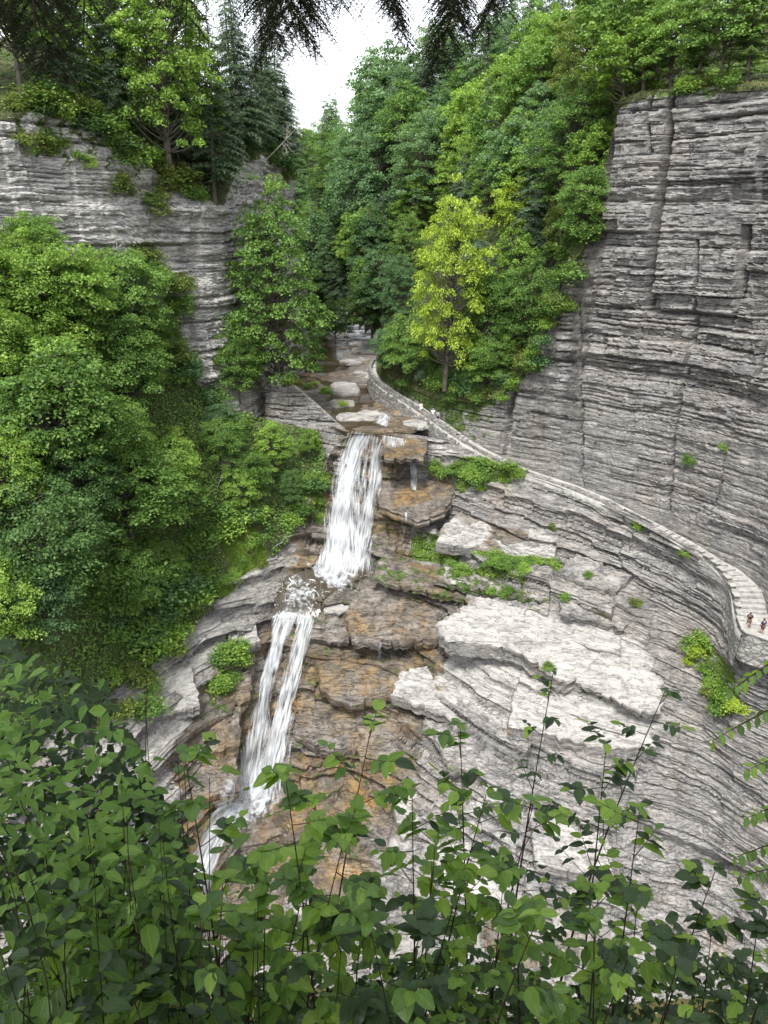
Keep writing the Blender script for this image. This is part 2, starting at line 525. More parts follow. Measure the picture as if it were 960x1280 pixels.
def wall_relief(s, z, x, y, amp=1.0, seed=0):
    """how far bedded rock stands out of a steep wall, in metres"""
    zz = z + 0.35 * fbm(s * 0.045, z * 0.02, oct=2, seed=seed + 3) + 0.10 * fbm(s * 0.5, z * 0.3, oct=3, seed=seed + 4)
    ss = s + 0.7 * fbm(s * 0.12, z * 0.3, oct=3, seed=seed + 5)
    ic, fc, tc = B_COARSE.at(zz)
    im, fm, tm = B_MID.at(zz)
    jf, ff, tf = B_FINE.at(zz)
    vary = 0.30 + 1.15 * vnoise(s * 0.10, z * 0.13, seed=seed + 8)           # rough stretches and plain ones
    d = 0.20 * block(ic, ss * 0 + 0.0, 1, 2, seed + 21)
    d = d + 0.34 * block(ic, ss, 3.5, 10.0, seed + 31)
    d = d + 0.06 * block(im, ss * 0, 1, 2, seed + 41) + 0.24 * vary * block(im, ss, 1.4, 4.5, seed + 51)
    d = d + 0.13 * vary * block(jf, ss, 0.6, 2.4, seed + 71)
    d = d + 0.12 * (fc - 0.5) + 0.10 * (fm - 0.5)                    # beds lean out a little at the top
    # open bedding cracks, broken off along their length
    for (i_, f_, t_, dep, wid, pr) in ((ic, fc, tc, .62, .16, .66), (im, fm, tm, .36, .10, .48), (jf, ff, tf, .16, .06, .36)):
        on = (vnoise(ss * .22 + hsh(i_, seed=seed + 91) * 50, i_ * 3.3, seed=seed + 92) < pr)
        dist = np.minimum(f_, 1 - f_) * t_
        d = d - dep * vary * on * np.exp(-(dist / wid) ** 2)
    d = d + 0.20 * fbm(s * 1.1, z * 1.7, oct=4, seed=seed + 6)
    d = d + 1.5 * fbm(s * 0.05, z * 0.035, oct=3, seed=seed + 7)
    return d * amp

# ------------------------------------------------------------------ trail line (outer edge)
TRAIL_UV = [(466, 452, 127), (461, 463, 121), (465, 474, 116.5), (480, 487, 111.5), (510, 506, 105.5), (545, 530, 100.6), (575, 551, 97.3), (610, 571, 94.6),
            (650, 590, 91.5), (700, 607, 88), (745, 625, 84), (790, 648, 80.8), (835, 672, 77.2), (875, 696, 73.4), (900, 718, 70.4),
            (914, 742, 67.8), (920, 772, 65.4), (921, 797, 63.4), (925, 812, 62.2)]
tw = np.array([at(*p) for p in TRAIL_UV])
tw[-3:, 2] = tw[-3, 2] - np.array([0, .02, .04])
TR_O, TR_S = resample(tw, 420)
TR_O[:, 2] = blur(TR_O[:, 2], 6, 0)
TR_N = plan_normals(TR_O, -1)                   # towards the cliff
if TR_N[200, 0] < 0: TR_N = -TR_N
TR_N = blur(TR_N, 12, 0); TR_N /= np.linalg.norm(TR_N, axis=1)[:, None]
uo, vo = project(TR_O)
TR_W = 1.55 + 1.35 * sstep(880, 915, uo) - 0.3 * sstep(560, 480, uo)
TR_I = TR_O + TR_N * TR_W[:, None]

# ------------------------------------------------------------------ right cliff
inner = TR_I[::6].tolist()
# past the landing the wall goes on towards the camera, out of the frame
last = TR_I[-1]
ext = [[last[0] + 2.2, last[1] - 3.0, last[2] - .1], [last[0] + 5.2, last[1] - 9, last[2] - 1], [last[0] + 7.0, last[1] - 15, last[2] - 3]]
NCOL, NROW = 690, 405
RC_B, RC_S = resample(np.array(inner + ext), NCOL)
RC_N = plan_normals(RC_B, -1)
if RC_N[NCOL // 2, 0] < 0: RC_N = -RC_N         # points into the rock
RC_N = blur(RC_N, 32, 0); RC_N /= np.linalg.norm(RC_N, axis=1)[:, None]
RIM_U = [-999, 480, 500, 545, 600, 628, 640, 672, 690, 700, 722, 738, 735, 748, 762, 768, 800, 960, 1400]
RIM = [(430, 440), (500, 478), (545, 497), (600, 502), (628, 490), (650, 470), (676, 425), (694, 385), (704, 335), (728, 312), (742, 270), (745, 232), (762, 190), (768, 128), (800, 117), (860, 112), (960, 104), (1100, 92), (1500, 60)]
rim_u, rim_v = np.array([p[0] for p in RIM], float), np.array([p[1] for p in RIM], float)
LEAN = 0.085
RC_TOP = np.zeros(NCOL)
for j in range(NCOL):
    lo_, hi_ = RC_B[j, 2] + 0.8, 40.0
    for _ in range(40):
        zm = 0.5 * (lo_ + hi_)
        P = RC_B[j] + RC_N[j] * LEAN * (zm - RC_B[j, 2]); P[2] = zm
        u_, v_ = project(P)
        if v_ > np.interp(u_, rim_u, rim_v): lo_ = zm
        else: hi_ = zm
    RC_TOP[j] = lo_
RC_TOP = blur(RC_TOP, 4, 0)
t = np.linspace(0, 1, NROW)[:, None]
zz = (RC_B[None, :, 2] - 1.5) * (1 - t) + RC_TOP[None, :] * t
hgt = np.maximum(zz - RC_B[None, :, 2], 0)
ssg = np.broadcast_to(RC_S[None, :], zz.shape)
base = RC_B[None] + RC_N[None] * (LEAN * hgt)[..., None]
base[..., 2] = zz
rel = wall_relief(ssg, zz, base[..., 0], base[..., 1], 1.0, 100) * (0.50 + 0.50 * sstep(-20, -9, zz))
# joint bounded pillars on the upper wall
pil = np.sort(np.random.default_rng(5).uniform(0, RC_S[-1], 26))
kp = np.searchsorted(pil, ssg + 0.5 * fbm(zz * 0.2, ssg * 0.02, oct=2, seed=9))
rel += 1.05 * (hsh(kp, np.floor(zz / 11 + hsh(kp, seed=3) * 4), seed=77) * 2 - 1) * sstep(-16, -6, zz)
rel += 0.22 * (hsh(kp, np.floor(zz / 7), seed=78) * 2 - 1) * sstep(-14, -24, zz)
# belt where the wall is hollowed under a strong bed
rel += -0.5 * np.exp(-((zz + 15.5 + 1.5 * fbm(ssg * .05, seed=4)) / 1.1) ** 2) + 0.5 * np.exp(-((zz + 13.2) / 1.0) ** 2)
rel += -0.35 * np.exp(-((zz - 3.0) / 0.9) ** 2) * sstep(30, 55, ssg)
# fissures
uu_, vv_ = project(base)
def fissure(pts, width, depth):
    global rel
    pv = np.array([p[1] for p in pts], float); pu = np.array([p[0] for p in pts], float)
    o = np.argsort(pv)
    cu = np.interp(vv_, pv[o], pu[o]) + 2.0 * fbm(zz * 0.7, oct=3, seed=15)
    inside = (vv_ > pv.min()) & (vv_ < pv.max())
    rel = rel - depth * inside * sstep(width, width * 0.35, np.abs(uu_ - cu))
fissure([(842, 100), (838, 160), (826, 240), (812, 330), (805, 385)], 5.5, 2.6)
fissure([(818, 112), (812, 150), (816, 190)], 3.0, 1.2)
fissure([(930, 280), (922, 330), (915, 400)], 4.5, 1.6)
fissure([(868, 300), (862, 400), (855, 470)], 3.0, 0.9)
fissure([(727, 380), (724, 480), (728, 620)], 2.5, 0.7)
fissure([(640, 480), (633, 520), (632, 570)], 5.0, 1.4)
fissure([(958, 380), (950, 470)], 5.0, 1.6)
fissure([(850, 480), (838, 560), (835, 640)], 2.6, 0.7)
edge = sstep(0, 0.03, t) * (1 - 0.65 * sstep(0.97, 1.0, t))
rel *= edge * sstep(0, 4, ssg) * (0.35 + 0.65 * sstep(0.4, 3.5, hgt))
RC_P = base - RC_N[None] * rel[..., None]
me = mesh_arrays('right_cliff', RC_P, grid_faces(NROW, NCOL))
uu_, vv_ = project(RC_P)
moss = 0.25 + 0.5 * sstep(18, 4, np.abs(vv_ - np.interp(uu_, rim_u, rim_v))) + 0.55 * sstep(640, 560, uu_) * sstep(460, 520, vv_)
pale = 0.10 + 0.12 * sstep(-2, -20, zz)
set_attr(me, 'moss', moss * 0.8); set_attr(me, 'pale', pale); set_attr(me, 'wet', np.zeros(zz.size))
right_cliff = tag(add('right_cliff', me, M['rock']), 'tall grey bedded shale cliff above the stone trail', 'cliff', kind='structure')
add_bvh(RC_P, step=3)

# ------------------------------------------------------------------ falls rock: the stepped rock face below the trail
COLS = {
 -80: [(985, 49), (1005, 48), (1025, 47), (1050, 45.5), (1080, 44), (1125, 42), (1180, 40), (1250, 38), (1380, 34)],
 60:  [(905, 58), (930, 56.5), (955, 55), (985, 53), (1020, 51), (1075, 48), (1140, 45), (1220, 42), (1340, 38)],
 130: [(862, 66), (890, 64), (920, 62), (950, 60), (990, 57.5), (1050, 54), (1120, 50.5), (1200, 47), (1340, 42)],
 200: [(806, 74), (835, 72), (865, 70), (895, 68), (935, 65.5), (990, 62.5), (1060, 58.5), (1150, 53), (1340, 44)],
 260: [(756, 81), (792, 78.7), (830, 76.2), (870, 73.7), (910, 71.2), (960, 68.5), (1030, 64.2), (1130, 58), (1340, 46)],
 305: [(716, 86.3), (748, 84), (782, 81.7), (825, 79), (872, 76.2), (930, 72.3), (1000, 69), (1110, 61), (1340, 47)],
 335: [(694, 89.3), (725, 87.3), (765, 84.0), (805, 82.2), (865, 78.6), (930, 74.3), (1000, 70.0), (1110, 61.3), (1340, 47)],
 365: [(662, 92.8), (700, 91), (738, 87.2), (770, 84.0), (845, 80.2), (922, 75.6), (1000, 70.6), (1110, 61.6), (1340, 47)],
 395: [(604, 96.4), (655, 94), (722, 89.6), (766, 84.6), (842, 80.6), (922, 75.8), (1000, 70.8), (1110, 61.8), (1340, 47)],
 425: [(548, 98.2), (632, 94.8), (716, 90.2), (764, 86.0), (842, 81), (922, 76), (1000, 70.8), (1110, 61.8), (1340, 47)],
 450: [(541, 97.6), (628, 94.6), (714, 90.2), (764, 86.3), (842, 81), (922, 76), (1000, 70.8), (1110, 61.8), (1340, 47)],
 480: [(541, 97.3), (620, 94.6), (702, 90.4), (762, 85.8), (840, 80.6), (920, 75.6), (1000, 70.3), (1110, 61.6), (1340, 47)],
 530: [(545, 97.2), (620, 94.0), (692, 89.0), (758, 84), (832, 79.2), (912, 74.2), (992, 69.2), (1110, 61.2), (1340, 47)],
 560: [(552, 97.2), (620, 93.2), (690, 87.8), (756, 82.6), (828, 78), (908, 73), (988, 68.3), (1110, 61), (1340, 47)],
 595: [(568, 95.9), (628, 91.2), (692, 85.8), (752, 81.0), (824, 76.6), (904, 71.5), (986, 67.2), (1110, 60.6), (1340, 47)],
 640: [(588, 92.2), (640, 88.2), (698, 83.2), (748, 79.6), (818, 75.4), (900, 70.0), (985, 66), (1110, 60), (1340, 47)],
 700: [(609, 87.9), (656, 85.2), (706, 81.6), (752, 78.3), (818, 73.8), (900, 68.5), (985, 64.6), (1110, 59.3), (1340, 47.3)],
 750: [(630, 83.5), (672, 82), (718, 79.8), (762, 76.3), (826, 71.9), (905, 67), (988, 63.5), (1110, 59), (1340, 47.7)],
 800: [(655, 79), (700, 77.8), (745, 75.8), (792, 72.8), (848, 69.6), (916, 66), (992, 62.8), (1110, 58.3), (1340, 48)],
 850: [(683, 74.6), (730, 73.8), (775, 72.2), (818, 69.8), (868, 67.2), (932, 64.4), (1002, 61.8), (1112, 57.8), (1340, 48.2)],
 890: [(711, 71.0), (760, 69.8), (805, 68.3), (848, 66.6), (894, 64.8), (948, 62.8), (1012, 60.7), (1114, 57.2), (1340, 48.5)],
 912: [(740, 68.2), (786, 66.6), (828, 65.0), (868, 63.7), (912, 62.3), (962, 60.9), (1022, 59.2), (1118, 56.4), (1340, 48.7)],
 922: [(812, 62.8), (840, 63.3), (868, 62.9), (900, 62.1), (938, 61.1), (980, 59.9), (1034, 58.4), (1122, 55.9), (1340, 48.9)],
 965: [(838, 60.0), (865, 60.6), (892, 60.2), (922, 59.6), (960, 58.7), (1000, 57.6), (1052, 56.2), (1130, 53.8), (1340, 48.4)],
 1060: [(880, 54.5), (905, 54.2), (930, 53.8), (960, 53.4), (1000, 52.6), (1040, 51.8), (1090, 50.6), (1160, 48.8), (1340, 45)],
 1180: [(960, 47), (990, 46.8), (1020, 46.4), (1050, 46), (1090, 45.4), (1130, 44.8), (1180, 44), (1240, 42.8), (1400, 40)],
}
cu = sorted(COLS)
ctrl = np.array([[(u, v, Y) for v, Y in COLS[u]] for u in cu], float)      # (ncol, 9, 3)
NR4, NC4 = 550, 550
# more columns where the picture has more detail
qc = np.linspace(0, 1, NC4)
ccum = np.r_[0, np.cumsum(np.diff(cu))]; ccum = ccum / ccum[-1]
tmp = pchip(ccum, ctrl.reshape(len(cu), -1), qc).reshape(NC4, 9, 3)
tmp = np.moveaxis(blur(np.moveaxis(tmp, 0, -1), 5, -1), -1, 0)
rowp = np.array([0, .115, .23, .335, .46, .585, .705, .84, 1.0])
S4 = np.stack([pchip(rowp, tmp[j], np.linspace(0, 1, NR4)) for j in range(NC4)], 1)
S4[:, :, 2] = blur(S4[:, :, 2], 7, 0)
U4, V4 = S4[..., 0].copy(), S4[..., 1].copy()
xc, yc = (S4[..., 0] - 480) / FPX, -(S4[..., 1] - 640) / FPX
kk = S4[..., 2] / (CP + yc * SP)
P4 = np.stack([xc * kk, S4[..., 2], (-SP + yc * CP) * kk], -1)

def soft(u, v, pts, falloff, jit=0.0):
    """soft blob around a polyline of (u, v, radius)"""
    r = np.zeros_like(u)
    for (a, b_) in zip(pts[:-1], pts[1:]):
        ax, ay, ar = a; bx, by, br = b_
        dx, dy = bx - ax, by - ay
        tt = np.clip(((u - ax) * dx + (v - ay) * dy) / (dx * dx + dy * dy + 1e-9), 0, 1)
        dd = np.hypot(u - ax - tt * dx, v - ay - tt * dy) - (ar + (br - ar) * tt)
        r = np.maximum(r, sstep(falloff, -falloff, dd))
    return r

x4, y4, z4 = P4[..., 0], P4[..., 1], P4[..., 2]
slab = np.maximum.reduce([soft(U4, V4, [(530, 850, 30), (640, 850, 60), (760, 860, 75), (800, 880, 60)], 22),
                          soft(U4, V4, [(570, 670, 20), (680, 690, 16)], 10), soft(U4, V4, [(620, 770, 15), (760, 800, 20)], 12)])
steep = soft(U4, V4, [(840, 760, 40), (900, 900, 80), (900, 1100, 130), (930, 1250, 160)], 40)      # the wall under the landing
gully = soft(U4, V4, [(450, 545, 22), (430, 715, 28), (370, 750, 30), (345, 880, 42), (320, 1000, 50)], 14)
# horizontal outward normal of the smooth face
gx = np.gradient(P4, axis=1); gy = np.gradient(P4, axis=0)
nn = np.cross(gy, gx); nn /= np.linalg.norm(nn, axis=-1)[..., None] + 1e-9
nn[nn[..., 1] > 0] *= -1
nh = nn.copy(); nh[..., 2] = 0; nh /= np.linalg.norm(nh, axis=-1)[..., None] + 1e-9
nh = blur(blur(nh, 12, 0), 12, 1)
sarc = x4 * 0.9 + (100 - y4) * 0.25
wob = 0.9 * fbm(x4 * 0.07, y4 * 0.07, oct=3, seed=201) + 0.22 * fbm(x4 * 0.45, y4 * 0.45, oct=3, seed=202)
dip = 0.13 * x4 - 0.02 * (y4 - 80)
bed = z4 + wob + dip
B_LEDGE = Beds(0.7, 4.6, 31)
B_LED2 = Beds(0.28, 0.9, 32)
jj = np.floor(sarc / 3.3 + 0.4 * fbm(x4 * .2, z4 * .2, oct=2, seed=210) + 0.5 * hsh(B_LEDGE.at(bed)[0], seed=5) * 6)
bed = bed + 0.55 * (hsh(jj, B_LEDGE.at(bed)[0], seed=221) * 2 - 1) * (1 - 0.7 * steep)
i1, f1, th1 = B_LEDGE.at(bed)
def terr(f, r, tilt):
    return np.where(f < r, (f / r) * (1 - tilt), (1 - tilt) + tilt * (f - r) / (1 - r))
K1 = (0.80 + 0.25 * fbm(x4 * .13, z4 * .3, oct=2, seed=240)) * (1 - 0.30 * slab) * (1 - 0.72 * steep)
bz = B_LEDGE.b[i1] + th1 * terr(f1, 0.22, 0.20)
bed1 = bed + K1 * (bz - bed)
i2, f2, th2 = B_LED2.at(bed1 + 0.12 * fbm(x4 * .5, y4 * .5, oct=2, seed=205))
bz2 = B_LED2.b[i2] + th2 * terr(f2, 0.38, 0.25)
K2 = (0.45 + 0.55 * fbm(x4 * .11, z4 * .2, oct=2, seed=241)) * (1 - 0.75 * slab) * (1 - 0.5 * steep)
bed2 = bed1 + K2 * (bz2 - bed1)
P4d = P4.copy()
fr = sstep(0, 0.02, np.linspace(0, 1, NR4))[:, None]
dz = (bed2 - bed) * fr
P4d[..., 2] = z4 + dz
out4 = -0.55 * sstep(0.24, 0.14, f1) * sstep(0.0, 0.06, f1) * (1 - 0.3 * slab) * (1 - .6 * steep)          # undercut risers
out4 = out4 - 0.12 * sstep(0.32, 0.2, f2) * sstep(0, .08, f2) * (1 - slab)
out4 = out4 + 0.35 * (hsh(jj, i1, seed=231) * 2 - 1) * (1 - 0.5 * slab) * (1 - 0.5 * steep)
out4 = out4 + 0.30 * fbm(sarc * 0.35, z4 * 0.5, oct=4, seed=207) * (1 - 0.6 * slab) + 0.55 * fbm(sarc * 0.08, z4 * 0.08, oct=2, seed=208)
out4 = out4 + steep * wall_relief(sarc, z4 + dip, x4, y4, 0.42, 300)
# thin open partings between the beds
for (BB, dep, wid, pr, sd_) in ((B_MID, .34, .13, .52, 251), (B_FINE, .15, .08, .40, 252)):
    ib_, fb_, tb_ = BB.at(z4 + dz + dip + .35 * wob)
    on_ = vnoise(sarc * .16 + hsh(ib_, seed=sd_) * 50, ib_ * 3.3, seed=sd_ + 5) < pr
    out4 = out4 - dep * on_ * np.exp(-(np.minimum(fb_, 1 - fb_) * tb_ / wid) ** 2) * (1 - .35 * slab)
# the long hollow under the right hand wall
out4 = out4 - 1.5 * np.exp(-((V4 - (1075 + (U4 - 850) * 0.45)) / 16) ** 2) * sstep(740, 800, U4)
out4 = out4 - 1.6 * soft(U4, V4, [(610, 572, 9), (630, 585, 4)], 5)
out4 = out4 - 1.3 * soft(U4, V4, [(420, 985, 22), (470, 1000, 10)], 10) - 1.0 * soft(U4, V4, [(345, 830, 5), (350, 905, 8)], 6)
out4 = out4 - 0.8 * soft(U4, V4, [(480, 590, 12), (530, 595, 8)], 8)
out4 = out4 - 0.9 * gully * 0.8
out4 = out4 * fr
P4d += nh * out4[..., None]
me = mesh_arrays('falls_rock', P4d, grid_faces(NR4, NC4))
wet = np.maximum.reduce([
    soft(U4, V4, [(470, 550, 45), (440, 700, 75), (450, 800, 110), (400, 900, 110), (330, 1000, 90), (280, 1100, 90)], 40),
    soft(U4, V4, [(540, 625, 22), (560, 610, 12)], 14), soft(U4, V4, [(560, 670, 14), (650, 675, 10)], 12) * 0.9,
    soft(U4, V4, [(505, 745, 40), (560, 755, 26)], 26), soft(U4, V4, [(300, 850, 26), (260, 960, 45)], 18), soft(U4, V4, [(740, 784, 6), (765, 790, 4)], 5),
    soft(U4, V4, [(620, 1170, 20), (660, 1200, 14)], 14) * 0.8,
    0.75 * soft(U4, V4, [(500, 900, 40), (500, 1000, 30), (420, 1080, 60)], 40)])
paleA = np.maximum.reduce([0.98 * slab, 0.30 + 0 * U4, 0.52 * soft(U4, V4, [(620, 985, 25), (560, 1080, 60), (700, 1120, 70)], 40),
                           0.72 * soft(U4, V4, [(340, 700, 14), (270, 760, 26), (210, 850, 40), (180, 960, 60)], 14), 0.75 * soft(U4, V4, [(545, 545, 14), (560, 585, 8)], 8)])
paleA = paleA * (1 - 0.95 * steep) + 0.08 * steep
treadness = sstep(0.34, 0.5, f1)
paleA = paleA * (0.62 + 0.38 * treadness)
mossA = np.maximum.reduce([0.16 + 0.20 * wet, 0.66 * soft(U4, V4, [(520, 695, 12), (640, 712, 14), (690, 715, 16)], 12), 0.62 * soft(U4, V4, [(560, 720, 6), (650, 745, 8)], 8),
     0.66 * soft(U4, V4, [(580, 600, 22), (650, 592, 14)], 14), 0.62 * soft(U4, V4, [(395, 600, 10), (400, 650, 14)], 12), 0.5 * soft(U4, V4, [(480, 655, 14), (530, 665, 10)], 10),
     0.6 * soft(U4, V4, [(870, 800, 14), (900, 850, 24), (905, 880, 24)], 14), 0.5 * soft(U4, V4, [(690, 850, 8), (760, 880, 6)], 6),
     0.55 * soft(U4, V4, [(300, 800, 18), (275, 880, 22)], 16), 0.5 * soft(U4, V4, [(460, 905, 16), (480, 930, 10)], 12), 0.45 * soft(U4, V4, [(650, 760, 5), (720, 760, 4)], 6)])
set_attr(me, 'wet', wet); set_attr(me, 'pale', paleA); set_attr(me, 'moss', mossA)
falls_rock = tag(add('falls_rock', me, M['rock']), 'stepped bedded rock face under the waterfall and the trail', 'rock face', kind='structure')
add_bvh(P4d, step=2)
BV_FALLS = [BVHS[-1]]

# ------------------------------------------------------------------ left cliff
LC_PLAN = [(-66, 40), (-52, 60), (-39.5, 80), (-31, 91), (-25.5, 97.5), (-21.6, 100.8), (-19.6, 104.5), (-18.6, 111), (-16.6, 119), (-15, 128), (-14.3, 138), (-14.5, 148)]
LC_B, LC_S = resample(np.array([(x, y, 0.0) for x, y in LC_PLAN]), 420)
LC_N = plan_normals(LC_B, -1)
if LC_N[210, 0] > 0: LC_N = -LC_N
LC_N = blur(LC_N, 14, 0); LC_N /= np.linalg.norm(LC_N, axis=1)[:, None]
LBASE = np.interp(LC_S, [0, LC_S[-1] * .25, LC_S[-1] * .45, LC_S[-1] * .6, LC_S[-1]], [-8, -9, -14, -30, -28])
LRIM = [(-400, 130), (-100, 140), (0, 145), (60, 135), (120, 140), (165, 175), (200, 222), (262, 252), (278, 258), (300, 200), (340, 190), (380, 230), (410, 330), (430, 405), (470, 430)]
lru, lrv = np.array([p[0] for p in LRIM], float), np.array([p[1] for p in LRIM], float)
LC_TOP = np.zeros(420)
for j in range(420):
    lo_, hi_ = -24.0, 40.0
    for _ in range(40):
        zm = 0.5 * (lo_ + hi_)
        P = LC_B[j].copy(); P[2] = zm
        P[:2] += LC_N[j, :2] * 0.06 * (zm + 20)
        u_, v_ = project(P)
        if v_ > np.interp(u_, lru, lrv): lo_ = zm
        else: hi_ = zm
    LC_TOP[j] = lo_
LC_TOP = blur(LC_TOP, 5, 0)
NRL = 230
t = np.linspace(0, 1, NRL)[:, None]
zz = LBASE[None] * (1 - t) + LC_TOP[None] * t
base = LC_B[None] + LC_N[None] * (0.06 * (zz + 20))[..., None]
base[..., 2] = zz
ssg = np.broadcast_to(LC_S[None], zz.shape)
rel = wall_relief(ssg, zz, base[..., 0], base[..., 1], 0.95, 400)
pilL = np.sort(np.random.default_rng(8).uniform(0, LC_S[-1], 22))
kpL = np.searchsorted(pilL, ssg + 0.4 * fbm(zz * 0.25, ssg * 0.03, oct=2, seed=19))
rel += 0.6 * (hsh(kpL, np.floor(zz / 9 + hsh(kpL, seed=4) * 3), seed=87) * 2 - 1)
uu_, vv_ = project(base)
rel += 0.9 * np.exp(-((vv_ - 262) / 10) ** 2) * soft(uu_, vv_, [(225, 262, 40), (270, 262, 10)], 8) - 0.8 * soft(uu_, vv_, [(240, 320, 12), (250, 345, 8)], 8)
rel += 1.6 * sstep(390, 520, vv_) * soft(uu_, vv_, [(240, 460, 60), (300, 500, 40)], 20)
rel *= (1 - 0.6 * sstep(0.96, 1.0, t))
LC_P = base - LC_N[None] * rel[..., None]
me = mesh_arrays('left_cliff', LC_P, grid_faces(NRL, 420))
set_attr(me, 'wet', np.zeros(zz.size)); set_attr(me, 'pale', 0.32 + 0 * zz)
set_attr(me, 'moss', 0.18 + 0.3 * soft(uu_, vv_, [(20, 150, 30), (180, 200, 30)], 30))
left_cliff = tag(add('left_cliff', me, M['rock_left']), 'pale grey bedded cliff with a jutting prow among the trees', 'cliff', kind='structure')
add_bvh(LC_P, step=3)

# ------------------------------------------------------------------ left slope between cliff foot and falls rock
nS = 170
topl = np.array([(-66, 40, -8), (-52, 60, -6), (-39, 80.5, -3.5), (-31, 90.5, -6), (-25.5, 96.5, -15), (-21.6, 99.6, -21.5), (-17, 101.5, -23.6), (-12.5, 101.2, -24.4), (-8.5, 99.6, -24.9)], float)
T3, _ = resample(topl, nS)
botl = P4d[1, : int(NC4 * (430 + 80) / (1180 + 80))].copy()
nb0 = int(len(botl) * .01)
botl = botl[nb0::10]
pre = np.array([(-70, 8, -60), (-52, 28, -66), (-38, 42, -68)], float)
B3, _ = resample(np.vstack([pre, botl]), nS)
B3 += np.array((0.3, -0.3, -0.5))
NR3 = 120
t = np.linspace(0, 1, NR3)[:, None, None]
S3 = T3[None] * (1 - t) + B3[None] * t
bul = np.sin(np.pi * t[..., 0]) 
S3[..., 0] += 2.0 * bul * np.linspace(1, 0.0, nS)[None]
S3[..., 2] += 3.5 * bul * np.linspace(1, 0.1, nS)[None]
S3[..., 2] += (1.0 * fbm(S3[..., 0] * .12, S3[..., 1] * .12, oct=4, seed=501)) * sstep(0, .2, bul)
me = mesh_arrays('left_slope', S3, grid_faces(NR3, nS), smooth=True)
left_slope = tag(add('left_slope', me, M['soil']), 'steep wooded bank on the far side of the falls', 'slope', kind='structure')
add_bvh(S3, step=1)
PLANT_BV = [BVHS[-1]]

# ------------------------------------------------------------------ creek bed above the lip and wooded hills
RB = np.array([(3.0, 118), (0.5, 128), (-2, 145), (-8, 162), (-13, 178), (-18, 205), (-14, 250), (-6, 330)], float)     # right bank upstream
k0 = np.argmin(np.abs(RC_B[:, 1] - 117))
rtop = RC_B[:, :2] + RC_N[:, :2] * (LEAN * (RC_TOP - RC_B[:, 2]))[:, None] + RC_N[:, :2] * 0.6
Rpl = np.vstack([np.c_[RB[::-1], np.interp(RB[::-1, 1], [118, 165, 200, 330], [-20.5, -18, -7, 24])], np.c_[rtop[k0::10], RC_TOP[k0::10] - 0.15]])
ltop = LC_B[:, :2] + LC_N[:, :2] * (0.06 * (LC_TOP + 20))[:, None] + LC_N[:, :2] * 0.6
LBk = np.array([(-16, 158), (-20, 175), (-26, 205), (-24, 250), (-20, 330)], float)
Lpl = np.vstack([np.c_[ltop[::8], LC_TOP[::8] - 0.15], np.c_[LBk, np.interp(LBk[:, 1], [160, 200, 330], [-17, -7, 24])]])

def nearest(pl, X, Y):
    best = np.full(X.shape, 1e9); zt = np.zeros(X.shape); sd = np.zeros(X.shape)
    for a, b_ in zip(pl[:-1], pl[1:]):
        d = b_[:2] - a[:2]; L2 = (d ** 2).sum() + 1e-9
        tt = np.clip(((X - a[0]) * d[0] + (Y - a[1]) * d[1]) / L2, 0, 1)
        px, py = a[0] + tt * d[0], a[1] + tt * d[1]
        dist = np.hypot(X - px, Y - py)
        cr = d[0] * (Y - a[1]) - d[1] * (X - a[0])
        m_ = dist < best
        best = np.where(m_, dist, best); zt = np.where(m_, a[2] + tt * (b_[2] - a[2]), zt); sd = np.where(m_, np.sign(cr), sd)
    return best, zt, sd

hx = np.arange(-110, 130.1, 1.25); hy = np.arange(18, 330, 1.25)
HX, HY = np.meshgrid(hx, hy)
dr, zr, sr = nearest(Rpl, HX, HY)
dl, zl, sl = nearest(Lpl, HX, HY)
rs, ls = 1.0, 1.0
# which side is the rock: test with known points
_, _, a_ = nearest(Rpl, np.array([60.0]), np.array([90.0])); rs = a_[0]
_, _, a_ = nearest(Lpl, np.array([-70.0]), np.array([110.0])); ls = a_[0]
behind_r, behind_l = sr == rs, sl == ls
nz = 1.6 * fbm(HX * .06, HY * .06, oct=4, seed=601)
far = sstep(150, 300, HY)
Hr = np.minimum(zr + 1.35 * dr, 12.5 + 0.30 * dr + 8 * far) ; Hr = np.where(zr > 9, zr + 0.28 * dr, np.maximum(Hr, zr))
Hl = np.minimum(zl + 1.5 * dl, 10.5 + 0.34 * dl + 8 * far); Hl = np.where(zl > 8, zl + 0.42 * dl, np.maximum(Hl, zl))
HZ = np.where(behind_r, Hr, np.where(behind_l, Hl, -1e3))
both = behind_r & behind_l
HZ = np.where(both, np.minimum(Hr, Hl), HZ)
HZ = HZ + nz * np.where(behind_r, sstep(0, 6, dr), 1) * np.where(behind_l, sstep(0, 6, dl), 1)
# the valley closes far upstream
valley = (~behind_r) & (~behind_l) & (HY > 170)
HZ = np.where(valley, -20.5 + 0.36 * np.clip(HY - 172, 0, None), HZ)
keep = HZ > -500
me = mesh_arrays('wooded_hills', np.stack([HX, HY, HZ], -1), grid_faces(*HX.shape, keep), smooth=True)
hills = tag(add('wooded_hills', me, M['soil']), 'forest floor of the wooded gorge sides and rims', 'hill', kind='structure')
add_bvh(np.stack([HX, HY, HZ], -1), keep, step=1)
BV_HILL = BVHS[-1]
PLANT_BV.append(BV_HILL)

